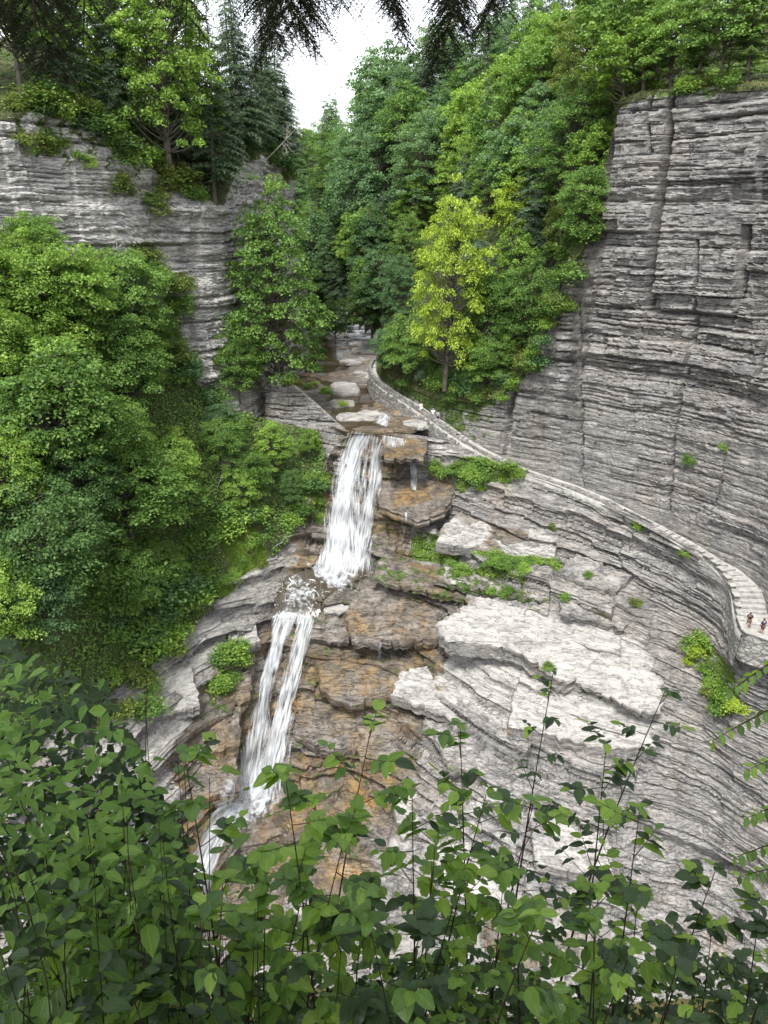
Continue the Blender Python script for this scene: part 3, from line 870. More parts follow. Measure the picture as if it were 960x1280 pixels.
# turf collars along the two rims
COLLARS = []
for nm, top, N_, zt, kk2 in (('right_rim_turf', RC_P[-1], RC_N, RC_TOP, 0), ('left_rim_turf', LC_P[-1], LC_N, LC_TOP, 1)):
    rows = []
    for q, (dd, up) in enumerate(((-0.05, -.5), (-0.02, .08), (0.5, .35), (1.2, .9), (2.2, 1.0), (3.6, .6))):
        sl_ = np.where(zt > 8.5, 0.12, 1.3 if kk2 == 0 else 1.4)
        p = top + N_ * dd
        p[:, 2] = zt + np.maximum(dd, 0) * sl_ + up * (0.3 if q > 1 else 1) * np.where(zt > 8.5, 1, .5)
        p[:, 2] += 0.25 * fbm(p[:, 0] * .6, p[:, 1] * .6, oct=3, seed=650 + q) * (q > 1)
        rows.append(p)
    rows = np.array(rows)
    me = mesh_arrays(nm, rows, grid_faces(*rows.shape[:2]), smooth=True)
    tag(add(nm, me, M['soil']), 'mossy turf edge along the top of the cliff', 'turf', kind='structure')
    add_bvh(rows, step=1)
    PLANT_BV.append(BVHS[-1])
    COLLARS.append((rows, 'leaves along the brink of the right cliff' if kk2 == 0 else 'leaves along the brink of the left cliff'))

# creek bed
cx = np.arange(-34, 12, 0.26); cyy = np.arange(97.2, 190, 0.34)
CX, CY = np.meshgrid(cx, cyy)
prof = np.interp(CY, [97, 101, 101.6, 105, 105.5, 111, 111.6, 120, 121, 131, 132, 140, 141, 150, 190], [-24.75, -24.7, -24.55, -24.5, -24.35, -24.25, -24.0, -23.85, -23.5, -23.3, -22.9, -22.7, -22.3, -22.0, -19.5])
wv = 1.1 * fbm(CX * .12, CY * .12, oct=3, seed=701)
prof = np.interp(CY + 2.2 * fbm(CX * .15, CY * .06, oct=3, seed=702), cyy, prof[:, 0])
bank = 0.0
cb = prof + 0.45 * fbm(CX * .16, CY * .10, oct=3, seed=703)
ib, fb, tb = B_LED2.at(cb * 1.6)
cb = cb + 0.8 * ((B_LED2.b[ib] + tb * terr(fb, .3, .2)) / 1.6 - cb)
cb = cb + 0.05 * fbm(CX * 1.2, CY * 1.2, oct=3, seed=704)
cb += 0.25 * sstep(2.0, 5.0, np.abs(CX + 3 - np.interp(CY, [97, 120, 145, 190], [3, 0, -6, -16]) + 2)) 
CB = np.stack([CX, CY, cb], -1)
CB[0, :, 2] -= 2.2; CB[0, :, 1] += .5; CB[1, :, 2] -= .9; CB[1, :, 1] += .1; CB[2, :, 2] -= .12      # riser of the lip
CB[:6, :, 1] += (.55 * fbm(CX[:6] * .5, oct=3, seed=705))
xr_ = np.interp(CY, TR_O[::-1, 1][np.argsort(TR_O[::-1, 1])], TR_O[::-1, 0][np.argsort(TR_O[::-1, 1])])
xr_ = np.where(CY < 104, np.minimum(xr_ + .5, 2.6 + (CY - 97.2) * 0.75), xr_ + 0.5)
xr_ = np.where(CY > 131, 6.0, xr_)
xl_ = np.interp(CY, [97, 99, 101, 104, 108, 190], [-4.6, -6.2, -8.5, -13, -22, -34])
ckeep = (CX > xl_) & (CX < xr_)
me = mesh_arrays('creek_bed', CB, grid_faces(*CX.shape, ckeep))
cu_, cv_ = project(CB)
nearlip = sstep(108, 101, CY)
set_attr(me, 'wet', np.maximum(0.85 - .30 * sstep(0.12, 0.35, cb - prof), .9 * nearlip)); set_attr(me, 'pale', (0.05 + 0.45 * sstep(0.16, 0.40, cb - prof)) * (1 - nearlip)); set_attr(me, 'moss', 0.12 + 0 * CX)
creek_bed = tag(add('creek_bed', me, M['rock']), 'flat ledgy rock bed of the creek above the falls', 'creek bed', kind='structure')
add_bvh(CB, ckeep, step=2)
PLANT_BV.append(BVHS[-1])
WZ = prof + 0.13
me = mesh_arrays('creek_water', np.stack([CX, CY, WZ], -1)[::3, ::3], grid_faces(*CX[::3, ::3].shape, ckeep[::3, ::3]), smooth=True)
creek_water = tag(add('creek_water', me, M['creek']), 'shallow brown creek water above the falls', 'water', kind='structure')

# rock bank beside the lip
ob_t = np.array([(330, 462, 107), (352, 470, 105), (382, 492, 103.3), (410, 517, 101.4), (432, 537, 99.4), (440, 545, 98.4)], float)
ob_b = np.array([(330, 545, 103), (350, 556, 101.5), (380, 575, 99.6), (404, 592, 98.0), (424, 592, 97.0), (434, 580, 96.8)], float)
OT = resample(np.array([at(*p) for p in ob_t]), 150)[0]; OB = resample(np.array([at(*p) for p in ob_b]), 150)[0]
t = np.linspace(0, 1, 110)[:, None, None]
OS = OT[None] * (1 - t) + OB[None] * t
OS[..., 1] -= 0.0
so = np.broadcast_to(np.linspace(0, 16, 150)[None], OS.shape[:2])
ro = wall_relief(so, OS[..., 2], OS[..., 0], OS[..., 1], 0.8, 800) + 0.3
OS = OS + np.array((0.35, -0.93, 0.1)) * (ro * sstep(0, .06, t[..., 0]))[..., None]
# top of the bank goes back behind it
backr = OT[None] + np.linspace(1, .12, 8)[:, None, None] * np.array((-2.0, 4.5, -0.6))
OS = np.concatenate([backr, OS], 0)
me = mesh_arrays('rock_outcrop', OS, grid_faces(*OS.shape[:2]))
set_attr(me, 'wet', 0 * OS[..., 0]); set_attr(me, 'pale', 0.22 + 0 * OS[..., 0]); set_attr(me, 'moss', 0.22 + 0 * OS[..., 0])
outcrop = tag(add('rock_outcrop', me, M['rock']), 'grey layered rock bank beside the lip of the upper falls', 'outcrop', kind='structure')
add_bvh(OS, step=2)

# gorge floor and pool below
fx, fy = np.meshgrid(np.linspace(-60, 60, 90), np.linspace(4, 66, 60))
fz = -69.5 + 1.5 * fbm(fx * .1, fy * .1, oct=4, seed=901)
me = mesh_arrays('gorge_floor', np.stack([fx, fy, fz], -1), grid_faces(*fx.shape))
for a_, v_ in (('wet', .3), ('pale', .5), ('moss', .1)): set_attr(me, a_, np.full(fx.size, v_))
tag(add('gorge_floor', me, M['rock']), 'rocky floor of the gorge below the falls', 'gorge floor', kind='structure')
me = mesh_arrays('gorge_pool', np.array([(-40, 20, -67.6), (45, 20, -67.6), (45, 60, -67.6), (-40, 60, -67.6)]), np.array([[0, 1, 2, 3]]))
tag(add('gorge_pool', me, M['pool']), 'dull olive pool at the foot of the gorge', 'pool', kind='structure')

# ------------------------------------------------------------------ big slabs on the falls rock, each a block of its own
BV_SMOOTH = [BVHTree.FromPolygons(P4[::4, ::4].reshape(-1, 3).tolist(), grid_faces(*P4[::4, ::4].shape[:2]).tolist())]
def slab_block(poly, tilt, az, thick, wet=0.0, pale=0.5, moss=0.1, back=None, lift=0.0, seed=0, parent=None, mat='rock', rough=.06, name='rock_slab'):
    """tilted slab: poly = outline of its top face in photo pixels, the first two points are its back edge,
    which lies on the rock; the front stands clear of the face and ends in a riser of depth thick"""
    pb = [hit(u, v, BV_SMOOTH) for u, v in poly[:2]]
    if any(p is None for p in pb): return None
    c = (np.array(pb[0][0]) + np.array(pb[1][0])) / 2 + np.array((0, 0, lift))
    a = R(az); dn = np.array((math.sin(a), -math.cos(a), 0))       # downhill direction in plan
    n = np.array((dn[0] * math.sin(R(tilt)), dn[1] * math.sin(R(tilt)), math.cos(R(tilt))))
    # outline with worn corners
    pts = []
    rg = np.random.default_rng(seed + 900)
    m_ = len(poly)
    for k in range(m_):
        p, q = np.array(poly[k], float), np.array(poly[(k + 1) % m_], float)
        L = np.linalg.norm(q - p); s_ = max(2, int(L / 4.5))
        for e in range(s_):
            w = (p * (1 - e / s_) + q * (e / s_))
            if e: w = w + rg.normal(0, 1.5, 2)
            pts.append(w)
    V = []
    for (u, v) in pts:
        d = np.array(ray(u, v)); V.append(d * (c @ n) / (d @ n))
    V = np.array(V)
    if np.abs(V - c).max() > 40: return None
    cen = V.mean(0)
    rings = []
    for k in (0.0, .2, .4, .58, .74, .88, .97, 1.0):
        r_ = cen + (V - cen) * k
        stepn = np.floor(fbm(r_[:, 0] * .22 + seed, r_[:, 1] * .22, oct=2, seed=seed + 8) * 4) * .10
        r_ = r_ + n * (stepn + rough * 1.6 * fbm(r_[:, 0] * .7 + seed, r_[:, 1] * .7, oct=4, seed=seed + 3))[:, None]
        if k == 1.0: r_ = r_ - n * .07
        rings.append(r_)
    inw = -(dn * .10)
    steps_ = np.linspace(0, 1, max(4, int(thick / .22)))[1:]
    for k in steps_:
        i_, f_, t_ = B_FINE.at(np.array([cen[2] - thick * k]))
        o_ = 0.14 * (hsh(i_, seed=seed + 17)[0] * 2 - 1)
        r_ = V.copy(); r_[:, 2] -= thick * k
        r_ = cen + (0, 0, -thick * k) + (r_ - cen - (0, 0, -thick * k)) * (1 + .01)
        outn = V - cen; outn[:, 2] = 0; outn /= np.linalg.norm(outn, axis=1)[:, None] + 1e-6
        r_ = r_ + outn * (o_ - .25 * k + .12 * fbm(V[:, 0] * .8, V[:, 1] * .8, (cen[2] - thick * k) * 2.5, oct=3, seed=seed + 5))[:, None]
        rings.append(r_)
    A = np.array(rings)
    nr_, nc_ = A.shape[:2]
    i = np.arange(nr_ * nc_).reshape(nr_, nc_); j = np.roll(i, -1, 1)
    f = np.stack([i[:-1], i[1:], j[1:], j[:-1]], -1).reshape(-1, 4)
    me = mesh_arrays(name, A, f)
    ar = A[..., 0]
    set_attr(me, 'wet', max(wet, .22) + .12 * fbm(A[..., 0] * .25, A[..., 1] * .25, oct=2, seed=seed + 40))
    pl = np.full(A.shape[:2], pale); pl[8:] *= .30; pl[7] *= .55; pl[6] *= .8; pl[5] *= .93
    pl = pl + .18 * fbm(A[..., 0] * .5, A[..., 1] * .5, oct=2, seed=seed)
    set_attr(me, 'pale', pl); set_attr(me, 'moss', moss + 0 * ar)
    o = add(name, me, M[mat], parent)
    # a BVH so that plants and water find it
    BVHS.append(BVHTree.FromPolygons(A.reshape(-1, 3).tolist(), f.tolist()))
    BV_FALLS.append(BVHS[-1])
    return o

SLABS = [
 # outline of the top face, tilt, azimuth, thickness, wet, pale, moss
 ([(572, 640), (694, 684), (690, 700), (640, 690), (545, 678), (556, 654)], 22, -10, 1.3, .42, .62, .15),
 ([(470, 600), (550, 602), (572, 606), (556, 640), (520, 652), (474, 634)], 24, -5, 1.1, 1.0, .0, .2),
 ([(478, 548), (535, 548), (530, 575), (480, 573)], 12, 0, .5, .95, .2, .15),
 ([(508, 528), (556, 543), (604, 590), (560, 596), (522, 580), (503, 550)], 21, -22, 2.2, .12, .85, .1, .55),
 ([(560, 700), (700, 735), (690, 752), (620, 742), (540, 722)], 18, -10, .9, .5, .5, .55),
 ([(480, 690), (600, 722), (640, 748), (560, 745), (462, 722)], 20, -10, .8, .85, .2, .45),
 ([(600, 745), (760, 790), (800, 850), (700, 850), (640, 812), (556, 800), (545, 780)], 27, -12, 1.7, .12, .95, .05),
 ([(462, 722), (560, 752), (600, 765), (545, 800), (440, 800), (430, 765)], 27, -5, 1.2, .88, .12, .12),
 ([(500, 840), (556, 826), (640, 850), (632, 905), (560, 895), (488, 868)], 24, -14, 1.3, .1, .95, .08),
 ([(645, 850), (700, 856), (810, 900), (820, 935), (740, 932), (634, 905)], 26, -14, 1.6, .08, .93, .1),
 ([(760, 800), (830, 850), (826, 890), (800, 890), (720, 850)], 27, -16, .8, .05, .8, .1),
 ([(386, 745), (440, 765), (436, 800), (384, 796)], 24, 0, 1.0, .9, .1, .1),
 ([(408, 752), (436, 758), (442, 768), (406, 766)], 8, 0, .4, .2, .95, .0),
 ([(392, 812), (470, 812), (530, 835), (490, 868), (440, 880), (400, 862)], 28, 0, 1.2, .9, .15, .25),
 ([(376, 862), (440, 872), (452, 930), (410, 940), (366, 915)], 34, 5, 1.3, .95, .05, .2),
 ([(440, 885), (490, 880), (540, 905), (520, 960), (450, 950)], 36, 0, 1.3, .7, .3, .3),
 ([(540, 910), (640, 925), (660, 975), (560, 960)], 30, -10, 1.0, .3, .35, .3),
 ([(610, 975), (670, 982), (672, 1005), (604, 998)], 20, -10, .8, .05, .95, .0),
 ([(490, 985), (560, 1000), (580, 1050), (500, 1045)], 28, -5, 1.2, .3, .6, .15),
 ([(540, 1060), (640, 1085), (660, 1150), (560, 1120)], 26, -5, 1.4, .2, .8, .1),
 ([(660, 1010), (760, 1040), (770, 1100), (670, 1080)], 30, -15, 1.0, .05, .6, .1),
 ([(380, 1010), (460, 1020), (470, 1080), (390, 1070)], 28, 5, 1.4, .6, .4, .1),
 ([(300, 705), (345, 695), (352, 720), (318, 738)], 20, 25, 1.0, .2, .6, .1),
 ([(245, 760), (310, 728), (330, 752), (262, 790)], 24, 30, 1.2, .05, .75, .15),
 ([(285, 790), (318, 772), (326, 800), (292, 818)], 26, 30, 1.0, .2, .8, .1),
 ([(205, 800), (250, 775), (262, 810), (215, 835)], 24, 30, 1.3, .0, .75, .2),
 ([(190, 850), (240, 832), (250, 880), (196, 895)], 26, 30, 1.3, .0, .8, .2),
 ([(270, 850), (318, 835), (312, 872), (270, 890)], 28, 25, 1.2, .9, .3, .2),
 ([(240, 900), (300, 880), (300, 930), (250, 945)], 28, 25, 1.2, .85, .35, .15),
 ([(235, 955), (295, 935), (300, 985), (240, 1005)], 26, 20, 1.5, .9, .2, .1),
 ([(720, 690), (790, 720), (770, 740), (700, 715)], 24, -20, .8, .0, .3, .2),
 ([(700, 735), (790, 765), (780, 785), (700, 765)], 22, -16, .8, .0, .45, .15),
]
for k, (pl, ti, az, th, we, pa, mo, *lf) in enumerate(SLABS):
    slab_block(pl, ti, az, th, we, pa, mo, lift=lf[0] if lf else 0.0, seed=k, parent=falls_rock)

# flat rocks in the creek above the lip
def flat_rock(name, u, v, wpx, lpx, th, rz, seed, label, wet=.1, pale=.9):
    h_ = hit(u, v)
    if h_ is None: return None
    c = h_[0]; d = c.y * CP - c.z * SP
    a_, b_ = wpx * d / FPX / 2, lpx * d / FPX / 2 / max(.18, (-c.z / c.length))
    rg = np.random.default_rng(seed)
    n = 18
    an = np.linspace(0, 2 * np.pi, n, endpoint=False)
    rad = 1 + .38 * fbm(np.cos(an) * 1.6 + seed * 3.1, np.sin(an) * 1.3, oct=3, seed=seed)
    X = np.sign(np.cos(an)) * np.abs(np.cos(an)) ** .5 * a_ * rad; Yv = np.sign(np.sin(an)) * np.abs(np.sin(an)) ** .5 * b_ * rad
    rings = []
    for (k, z) in ((0, th), (.4, th), (.75, th * .98), (.93, th * .9), (1.0, th * .62), (1.04, th * .2), (1.05, -.3)):
        zz_ = np.full(n, z) + .06 * fbm(X * k, Yv * k, oct=3, seed=seed + 4)
        rings.append(np.c_[X * k, Yv * k, zz_])
    A = np.array(rings)
    i = np.arange(A.shape[0] * n).reshape(A.shape[0], n); j = np.roll(i, -1, 1)
    f = np.stack([i[:-1], i[1:], j[1:], j[:-1]], -1).reshape(-1, 4)
    me = mesh_arrays(name, A, f)
    for nm_, v_ in (('wet', wet), ('pale', pale), ('moss', .1)): set_attr(me, nm_, np.full(len(me.vertices), v_))
    o = add(name, me, M['rock'])
    o.location = c; o.rotation_euler = (0, 0, rz)
    return tag(o, label, 'rock')
flat_rock('boulder', 430, 487, 34, 12, .55, .2, 1, 'large smooth pale boulder sitting in the brown creek above the falls')
CR = [(462, 437, 44, 9, .27, 'pale flat ledge across the creek far upstream'), (452, 428, 30, 7, .27, 'farthest thin pale slab where the creek leaves the shade'),
      (438, 452, 26, 6, .22, 'thin slab at the turn of the creek beside red brown gravel'), (470, 470, 22, 6, .22, 'pale slab just below the first trail steps'),
      (442, 522, 44, 10, .27, 'broad pale slab just behind the lip of the main fall'), (466, 517, 30, 8, .22, 'pale slab beside the little chute above the lip'),
      (428, 505, 26, 8, .27, 'pale block against the rock bank by the lip'), (490, 500, 46, 9, .22, 'long pale slab lying along the foot of the retaining wall'),
      (505, 515, 36, 10, .24, 'broken pale slab below the parapet above the side fall'), (520, 530, 34, 9, .22, 'pale slab at the far end of the lip below the parapet'),
      (505, 535, 26, 6, .19, 'low wet slab on the lip next to the side fall'), (415, 460, 24, 6, .19, 'brown ledge in the shade under the left wall of the upper creek'),
      (462, 492, 22, 6, .19, 'small pale slab in mid creek beside the boulder')]
for k, (u, v, w_, l_, t_, lb) in enumerate(CR):
    o = flat_rock('creek_rock', u, v, w_, l_, t_, [-.3, .1, .25, -.15, .0][k % 5], 20 + k, lb, wet=.35 if k not in (10, 11) else .7, pale=.75)
    if o: o['group'] = 'rocks in the creek above the falls'

# ------------------------------------------------------------------ stone trail
def strip(A, Bp, drop=0.0):
    V = np.concatenate([A[None], Bp[None]], 0)
    return V

def box_mesh(name, sx, sy, sz, jit=0.0, seed=0):
    """worn block: a box with its edges cut back and its corners moved a little; origin at the centre of its base"""
    rg = random.Random(seed)
    b_ = min(sx, sy, sz) * 0.14
    vs_, fs = [], []
    xs, ys, zs = sx / 2, sy / 2, sz
    ring = [(-xs, -ys), (xs, -ys), (xs, ys), (-xs, ys)]
    levels = [(0, b_ * .4), (b_, 0), (zs - b_, 0), (zs, b_)]
    cj = [(rg.uniform(-jit, jit), rg.uniform(-jit, jit)) for _ in range(4)]
    for (z, ins) in levels:
        for k, (x, y) in enumerate(ring):
            x2, y2 = x + cj[k][0] * sx, y + cj[k][1] * sy
            vs_.append((x2 - math.copysign(ins, x), y2 - math.copysign(ins, y), z + (rg.uniform(-jit, jit) * sz if z == zs else 0)))
    for l in range(3):
        for k in range(4):
            a, c = l * 4 + k, l * 4 + (k + 1) % 4
            fs.append((a, c, c + 4, a + 4))
    fs.append((3, 2, 1, 0)); fs.append((12, 13, 14, 15))
    return mesh_arrays(name, vs_, np.array(fs))

trail_root_me_rows = []
ltr = len(TR_O)
zt = TR_O[:, 2].copy()
rows = []
for k in np.linspace(-0.06, 1.03, 7):
    p = TR_O + TR_N * (TR_W * k)[:, None]
    p[:, 2] = zt - 0.03 + 0.03 * fbm(p[:, 0] * .8, p[:, 1] * .8, oct=3, seed=31) + (0.10 if k > 1 else 0)
    rows.append(p)
und = rows[0].copy(); und[:, 2] -= 0.7
rows = np.array([und] + rows)
me = mesh_arrays('trail', rows, grid_faces(*rows.shape[:2]), smooth=True)
trail = tag(add('trail', me, M['trail']), 'pale stone trail cut along the foot of the cliff', 'trail', kind='structure')
add_bvh(rows, step=1)

STEP_ZONES = [(462, 486), (546, 580), (612, 655), (782, 812), (822, 846), (856, 912)]
step_meshes = [box_mesh('step', 1.0, 0.62, 0.30, 0.05, k) for k in range(5)]
tang = np.gradient(TR_O, axis=0); tang /= np.linalg.norm(tang, axis=1)[:, None]
def put_step(i, width, off=0.5, lift=0.14):
    o = add('step', step_meshes[i % 5], M['step'], trail)
    c = TR_O[i] + TR_N[i] * width * off
    o.location = (c[0], c[1], TR_O[i, 2] - 0.30 + lift + random.Random(i).uniform(-.03, .03))
    o.rotation_euler = (0, 0, math.atan2(TR_N[i, 1], TR_N[i, 0]) + random.Random(i + 5).uniform(-.05, .05))
    o.scale = (width * random.Random(i + 9).uniform(.9, 1.02), 1, 1)
si = 0.0
for i in range(1, ltr - 1):
    u_ = uo[i]
    sp_ = 0.62
    if any(a <= u_ <= b_ for a, b_ in STEP_ZONES) and vo[i] < 740:
        if TR_S[i] - si > sp_:
            put_step(i, TR_W[i] * 0.98); si = TR_S[i]
    elif vo[i] >= 734 and vo[i] < 779:
        if TR_S[i] - si > 0.46:
            put_step(i, TR_W[i] * 0.98, 0.55, 0.16); si = TR_S[i]

# landing
LZ = TR_O[-1, 2]
out_l = np.array([TR_O[-30], TR_O[-14], TR_O[-1], at(926, 815, 62.0), at(945, 826, 60.9), at(966, 838, 59.8), at(1060, 880, 54.5), at(1180, 958, 47.2)])
inn_l = np.array([TR_I[-30], TR_I[-14], TR_I[-1], TR_I[-1] + (1.2, -1.4, 0), TR_I[-1] + (2.0, -3, 0), np.array(ext[0]) + (.4, -.6, 0), np.array(ext[1]) + (.6, 0, 0), np.array(ext[2]) + (.6, 0, 0)])
out_l[:6, 2] = LZ; inn_l[:6, 2] = LZ; out_l[6:, 2] = LZ - .2; inn_l[6:, 2] = LZ - .2
oo = resample(out_l, 40)[0]; ii = resample(inn_l, 40)[0]
rows = np.array([oo * (1 - k) + ii * k for k in np.linspace(-0.02, 1.05, 9)])
rows[..., 2] += -0.015 + 0.02 * fbm(rows[..., 0] * .7, rows[..., 1] * .7, oct=3, seed=44)
me = mesh_arrays('landing', rows, grid_faces(*rows.shape[:2]), smooth=True)
add('landing', me, M['trail'], trail)
add_bvh(rows, step=1)

# masonry walls along the outer edge
def wall_along(path, normal, below, above, thick, seed, lean=0.12):
    """retaining wall with parapet: path = (n, 3) outer edge, normal points to the trail"""
    n = len(path)
    prof = []
    hs_ = np.linspace(-1, 1, 9)
    ab = above * (1 + 0.12 * fbm(np.linspace(0, n * .12, n), oct=3, seed=seed))
    for k, h in enumerate(np.linspace(0, 1, 14)):
        z = path[:, 2] - below + (below + ab) * h
        offn = -lean * (1 - h) * below
        p = path + normal * offn[:, None] if np.ndim(offn) else path + normal * offn
        p = p.copy(); p[:, 2] = z
        p -= normal * (0.07 * fbm(np.arange(n) * .5 + k * 7.7, k * 1.3, oct=2, seed=seed + 2))[:, None]
        prof.append(p)
    top2 = path + normal * thick; top2[:, 2] = path[:, 2] + ab
    in2 = top2.copy(); in2[:, 2] = path[:, 2] - 0.15
    prof += [top2, in2]
    return np.array(prof)

def trail_range(ua, ub, vmin=0, vmax=2000):
    k = np.where((uo >= ua) & (uo <= ub) & (vo >= vmin) & (vo <= vmax))[0]
    return np.arange(k.min(), k.max() + 1)

k = np.arange(4, np.where(uo < 572)[0].max())
bel = np.interp(uo[k], [460, 500, 540, 572], [2.4, 3.2, 3.6, 3.8])
pr = wall_along(TR_O[k], TR_N[k], bel, 0.6, 0.42, 5)
me = mesh_arrays('retaining_wall', pr, grid_faces(*pr.shape[:2]))
tag(add('retaining_wall', me, M['masonry']), 'grey dry stone retaining wall with parapet beside the upper creek', 'stone wall')
k = trail_range(568, 660, 540, 600)
bel = np.interp(uo[k], [568, 600, 640, 660], [3.6, 2.8, 1.6, .8])
pr = wall_along(TR_O[k], TR_N[k], bel, 0.36, 0.36, 6)
me = mesh_arrays('retaining_wall', pr, grid_faces(*pr.shape[:2]))
tag(add('retaining_wall', me, M['masonry']), 'low stone wall holding up the trail steps above green shrubs', 'stone wall')
k = trail_range(664, 862, 590, 695)
pr = wall_along(TR_O[k], TR_N[k], 1.0, 0.20, 0.34, 7)
me = mesh_arrays('retaining_wall', pr, grid_faces(*pr.shape[:2]))
tag(add('retaining_wall', me, M['masonry']), 'rough stone kerb along the middle of the trail under the high cliff', 'stone wall')
k = np.arange(np.where(uo > 862)[0].min(), ltr)
bel = np.interp(np.arange(len(k)), [0, len(k)], [1.4, 3.4])
pr = wall_along(TR_O[k], TR_N[k], bel, 0.5, 0.5, 8)
me = mesh_arrays('parapet_wall', pr, grid_faces(*pr.shape[:2]))
parapet = tag(add('parapet_wall', me, M['masonry']), 'curved stone parapet beside the broad stair with pale coping', 'stone wall')
cop = [box_mesh('coping_stone', 0.62, 0.98, 0.14, 0.04, 40 + q) for q in range(4)]
sl_ = TR_S[k[0]]
for q, i in enumerate(k[:-2]):
    if TR_S[i] - sl_ >= 1.0:
        sl_ = TR_S[i]
        o = add('coping_stone', cop[q % 4], M['step'], parapet)
        c = TR_O[i] + TR_N[i] * 0.22
        o.location = (c[0], c[1], TR_O[i, 2] + 0.47)
        o.rotation_euler = (0, math.atan2(-tang[i, 2], 1) * 0, math.atan2(TR_N[i, 1], TR_N[i, 0]))
# wall of the landing
pl_ = resample(out_l[2:7], 60)[0]
nl_ = plan_normals(pl_, -1)
if nl_[10, 1] < 0: nl_ = -nl_
pr = wall_along(pl_, nl_, 2.4, 0.42, 0.45, 9)
me = mesh_arrays('landing_wall', pr, grid_faces(*pr.shape[:2]))
lw = tag(add('landing_wall', me, M['masonry']), 'low stone wall closing the outer edge of the stair landing', 'stone wall')
for q in range(1, 58, 5):
    o = add('coping_stone', cop[q % 4], M['step'], lw)
    c = pl_[q] + nl_[q] * 0.2
    o.location = (c[0], c[1], pl_[q, 2] + 0.40)
    o.rotation_euler = (0, 0, math.atan2(nl_[q, 1], nl_[q, 0]))

# ------------------------------------------------------------------ plant generators
def leaf_quads(C, N, L, W, rg, shape='diamond', droop=0.0, dirs=None):
    """n leaf quads around the points C, facing N; returns verts, faces"""
    n = len(C)
    N = N / (np.linalg.norm(N, axis=1)[:, None] + 1e-9)
    if dirs is None:
        a = rg.normal(size=(n, 3))
    else:
        a = dirs
    T = a - (a * N).sum(1)[:, None] * N
    T /= np.linalg.norm(T, axis=1)[:, None] + 1e-9
    Bn = np.cross(N, T)
    L = np.broadcast_to(L, n)[:, None]; W = np.broadcast_to(W, n)[:, None]
    if shape == 'diamond':
        v = np.stack([C - T * L * .5, C - T * L * .02 + Bn * W * .5, C + T * L * .5 - N * L * droop, C - T * L * .02 - Bn * W * .5], 1)
    else:
        v = np.stack([C - T * L * .5 - Bn * W * .3, C - T * L * .5 + Bn * W * .3, C + T * L * .5 + Bn * W * .12 - N * L * droop, C + T * L * .5 - Bn * W * .12 - N * L * droop], 1)
    f = np.arange(n * 4).reshape(n, 4)
    return v.reshape(-1, 3), f

def tube(path, radii, sides=6):
    path = np.asarray(path, float); n = len(path)
    t = np.gradient(path, axis=0); t /= np.linalg.norm(t, axis=1)[:, None] + 1e-9
    ref = np.where(np.abs(t[:, 2:3]) > .9, np.array([[1., 0, 0]]), np.array([[0, 0, 1.]]))
    a = np.cross(t, ref); a /= np.linalg.norm(a, axis=1)[:, None] + 1e-9
    b_ = np.cross(t, a)
    an = np.linspace(0, 2 * np.pi, sides, endpoint=False)
    V = path[:, None] + np.asarray(radii)[:, None, None] * (a[:, None] * np.cos(an)[None, :, None] + b_[:, None] * np.sin(an)[None, :, None])
    i = np.arange(n * sides).reshape(n, sides)
    j = np.roll(i, -1, 1)
    f = np.stack([i[:-1], j[:-1], j[1:], i[1:]], -1).reshape(-1, 4)
    return V.reshape(-1, 3), f

def leaf_blades(C, N, L, W, rg, droop=0.15, fold=0.18):
    """pointed leaves of two half blades folded along the midrib"""
    n = len(C)
    N = N / (np.linalg.norm(N, axis=1)[:, None] + 1e-9)
    a = rg.normal(size=(n, 3))
    T = a - (a * N).sum(1)[:, None] * N
    T /= np.linalg.norm(T, axis=1)[:, None] + 1e-9
    Bn = np.cross(N, T)
    L = np.broadcast_to(L, n)[:, None]; W = np.broadcast_to(W, n)[:, None]
    def q(t, w): return C + T * L * (t - .5) + Bn * W * w + N * (abs(w) * W * fold - L * droop * t * t)
    v = np.stack([q(0, 0), q(.28, .46), q(.62, .38), q(1, 0), q(.62, -.38), q(.28, -.46)], 1).reshape(-1, 3)
    k = np.arange(n)[:, None] * 6
    f = np.concatenate([k + np.array([[0, 1, 2, 3]]), k + np.array([[0, 3, 4, 5]])], 0)
    return v, f

class Acc:
    def __init__(s): s.v, s.f, s.n = [], [], 0
    def put(s, vf):
        v, f = vf
        s.v.append(v); s.f.append(f + s.n); s.n += len(v)
    def mesh(s, name, smooth=False):
        return mesh_arrays(name, np.concatenate(s.v), np.concatenate(s.f), smooth)

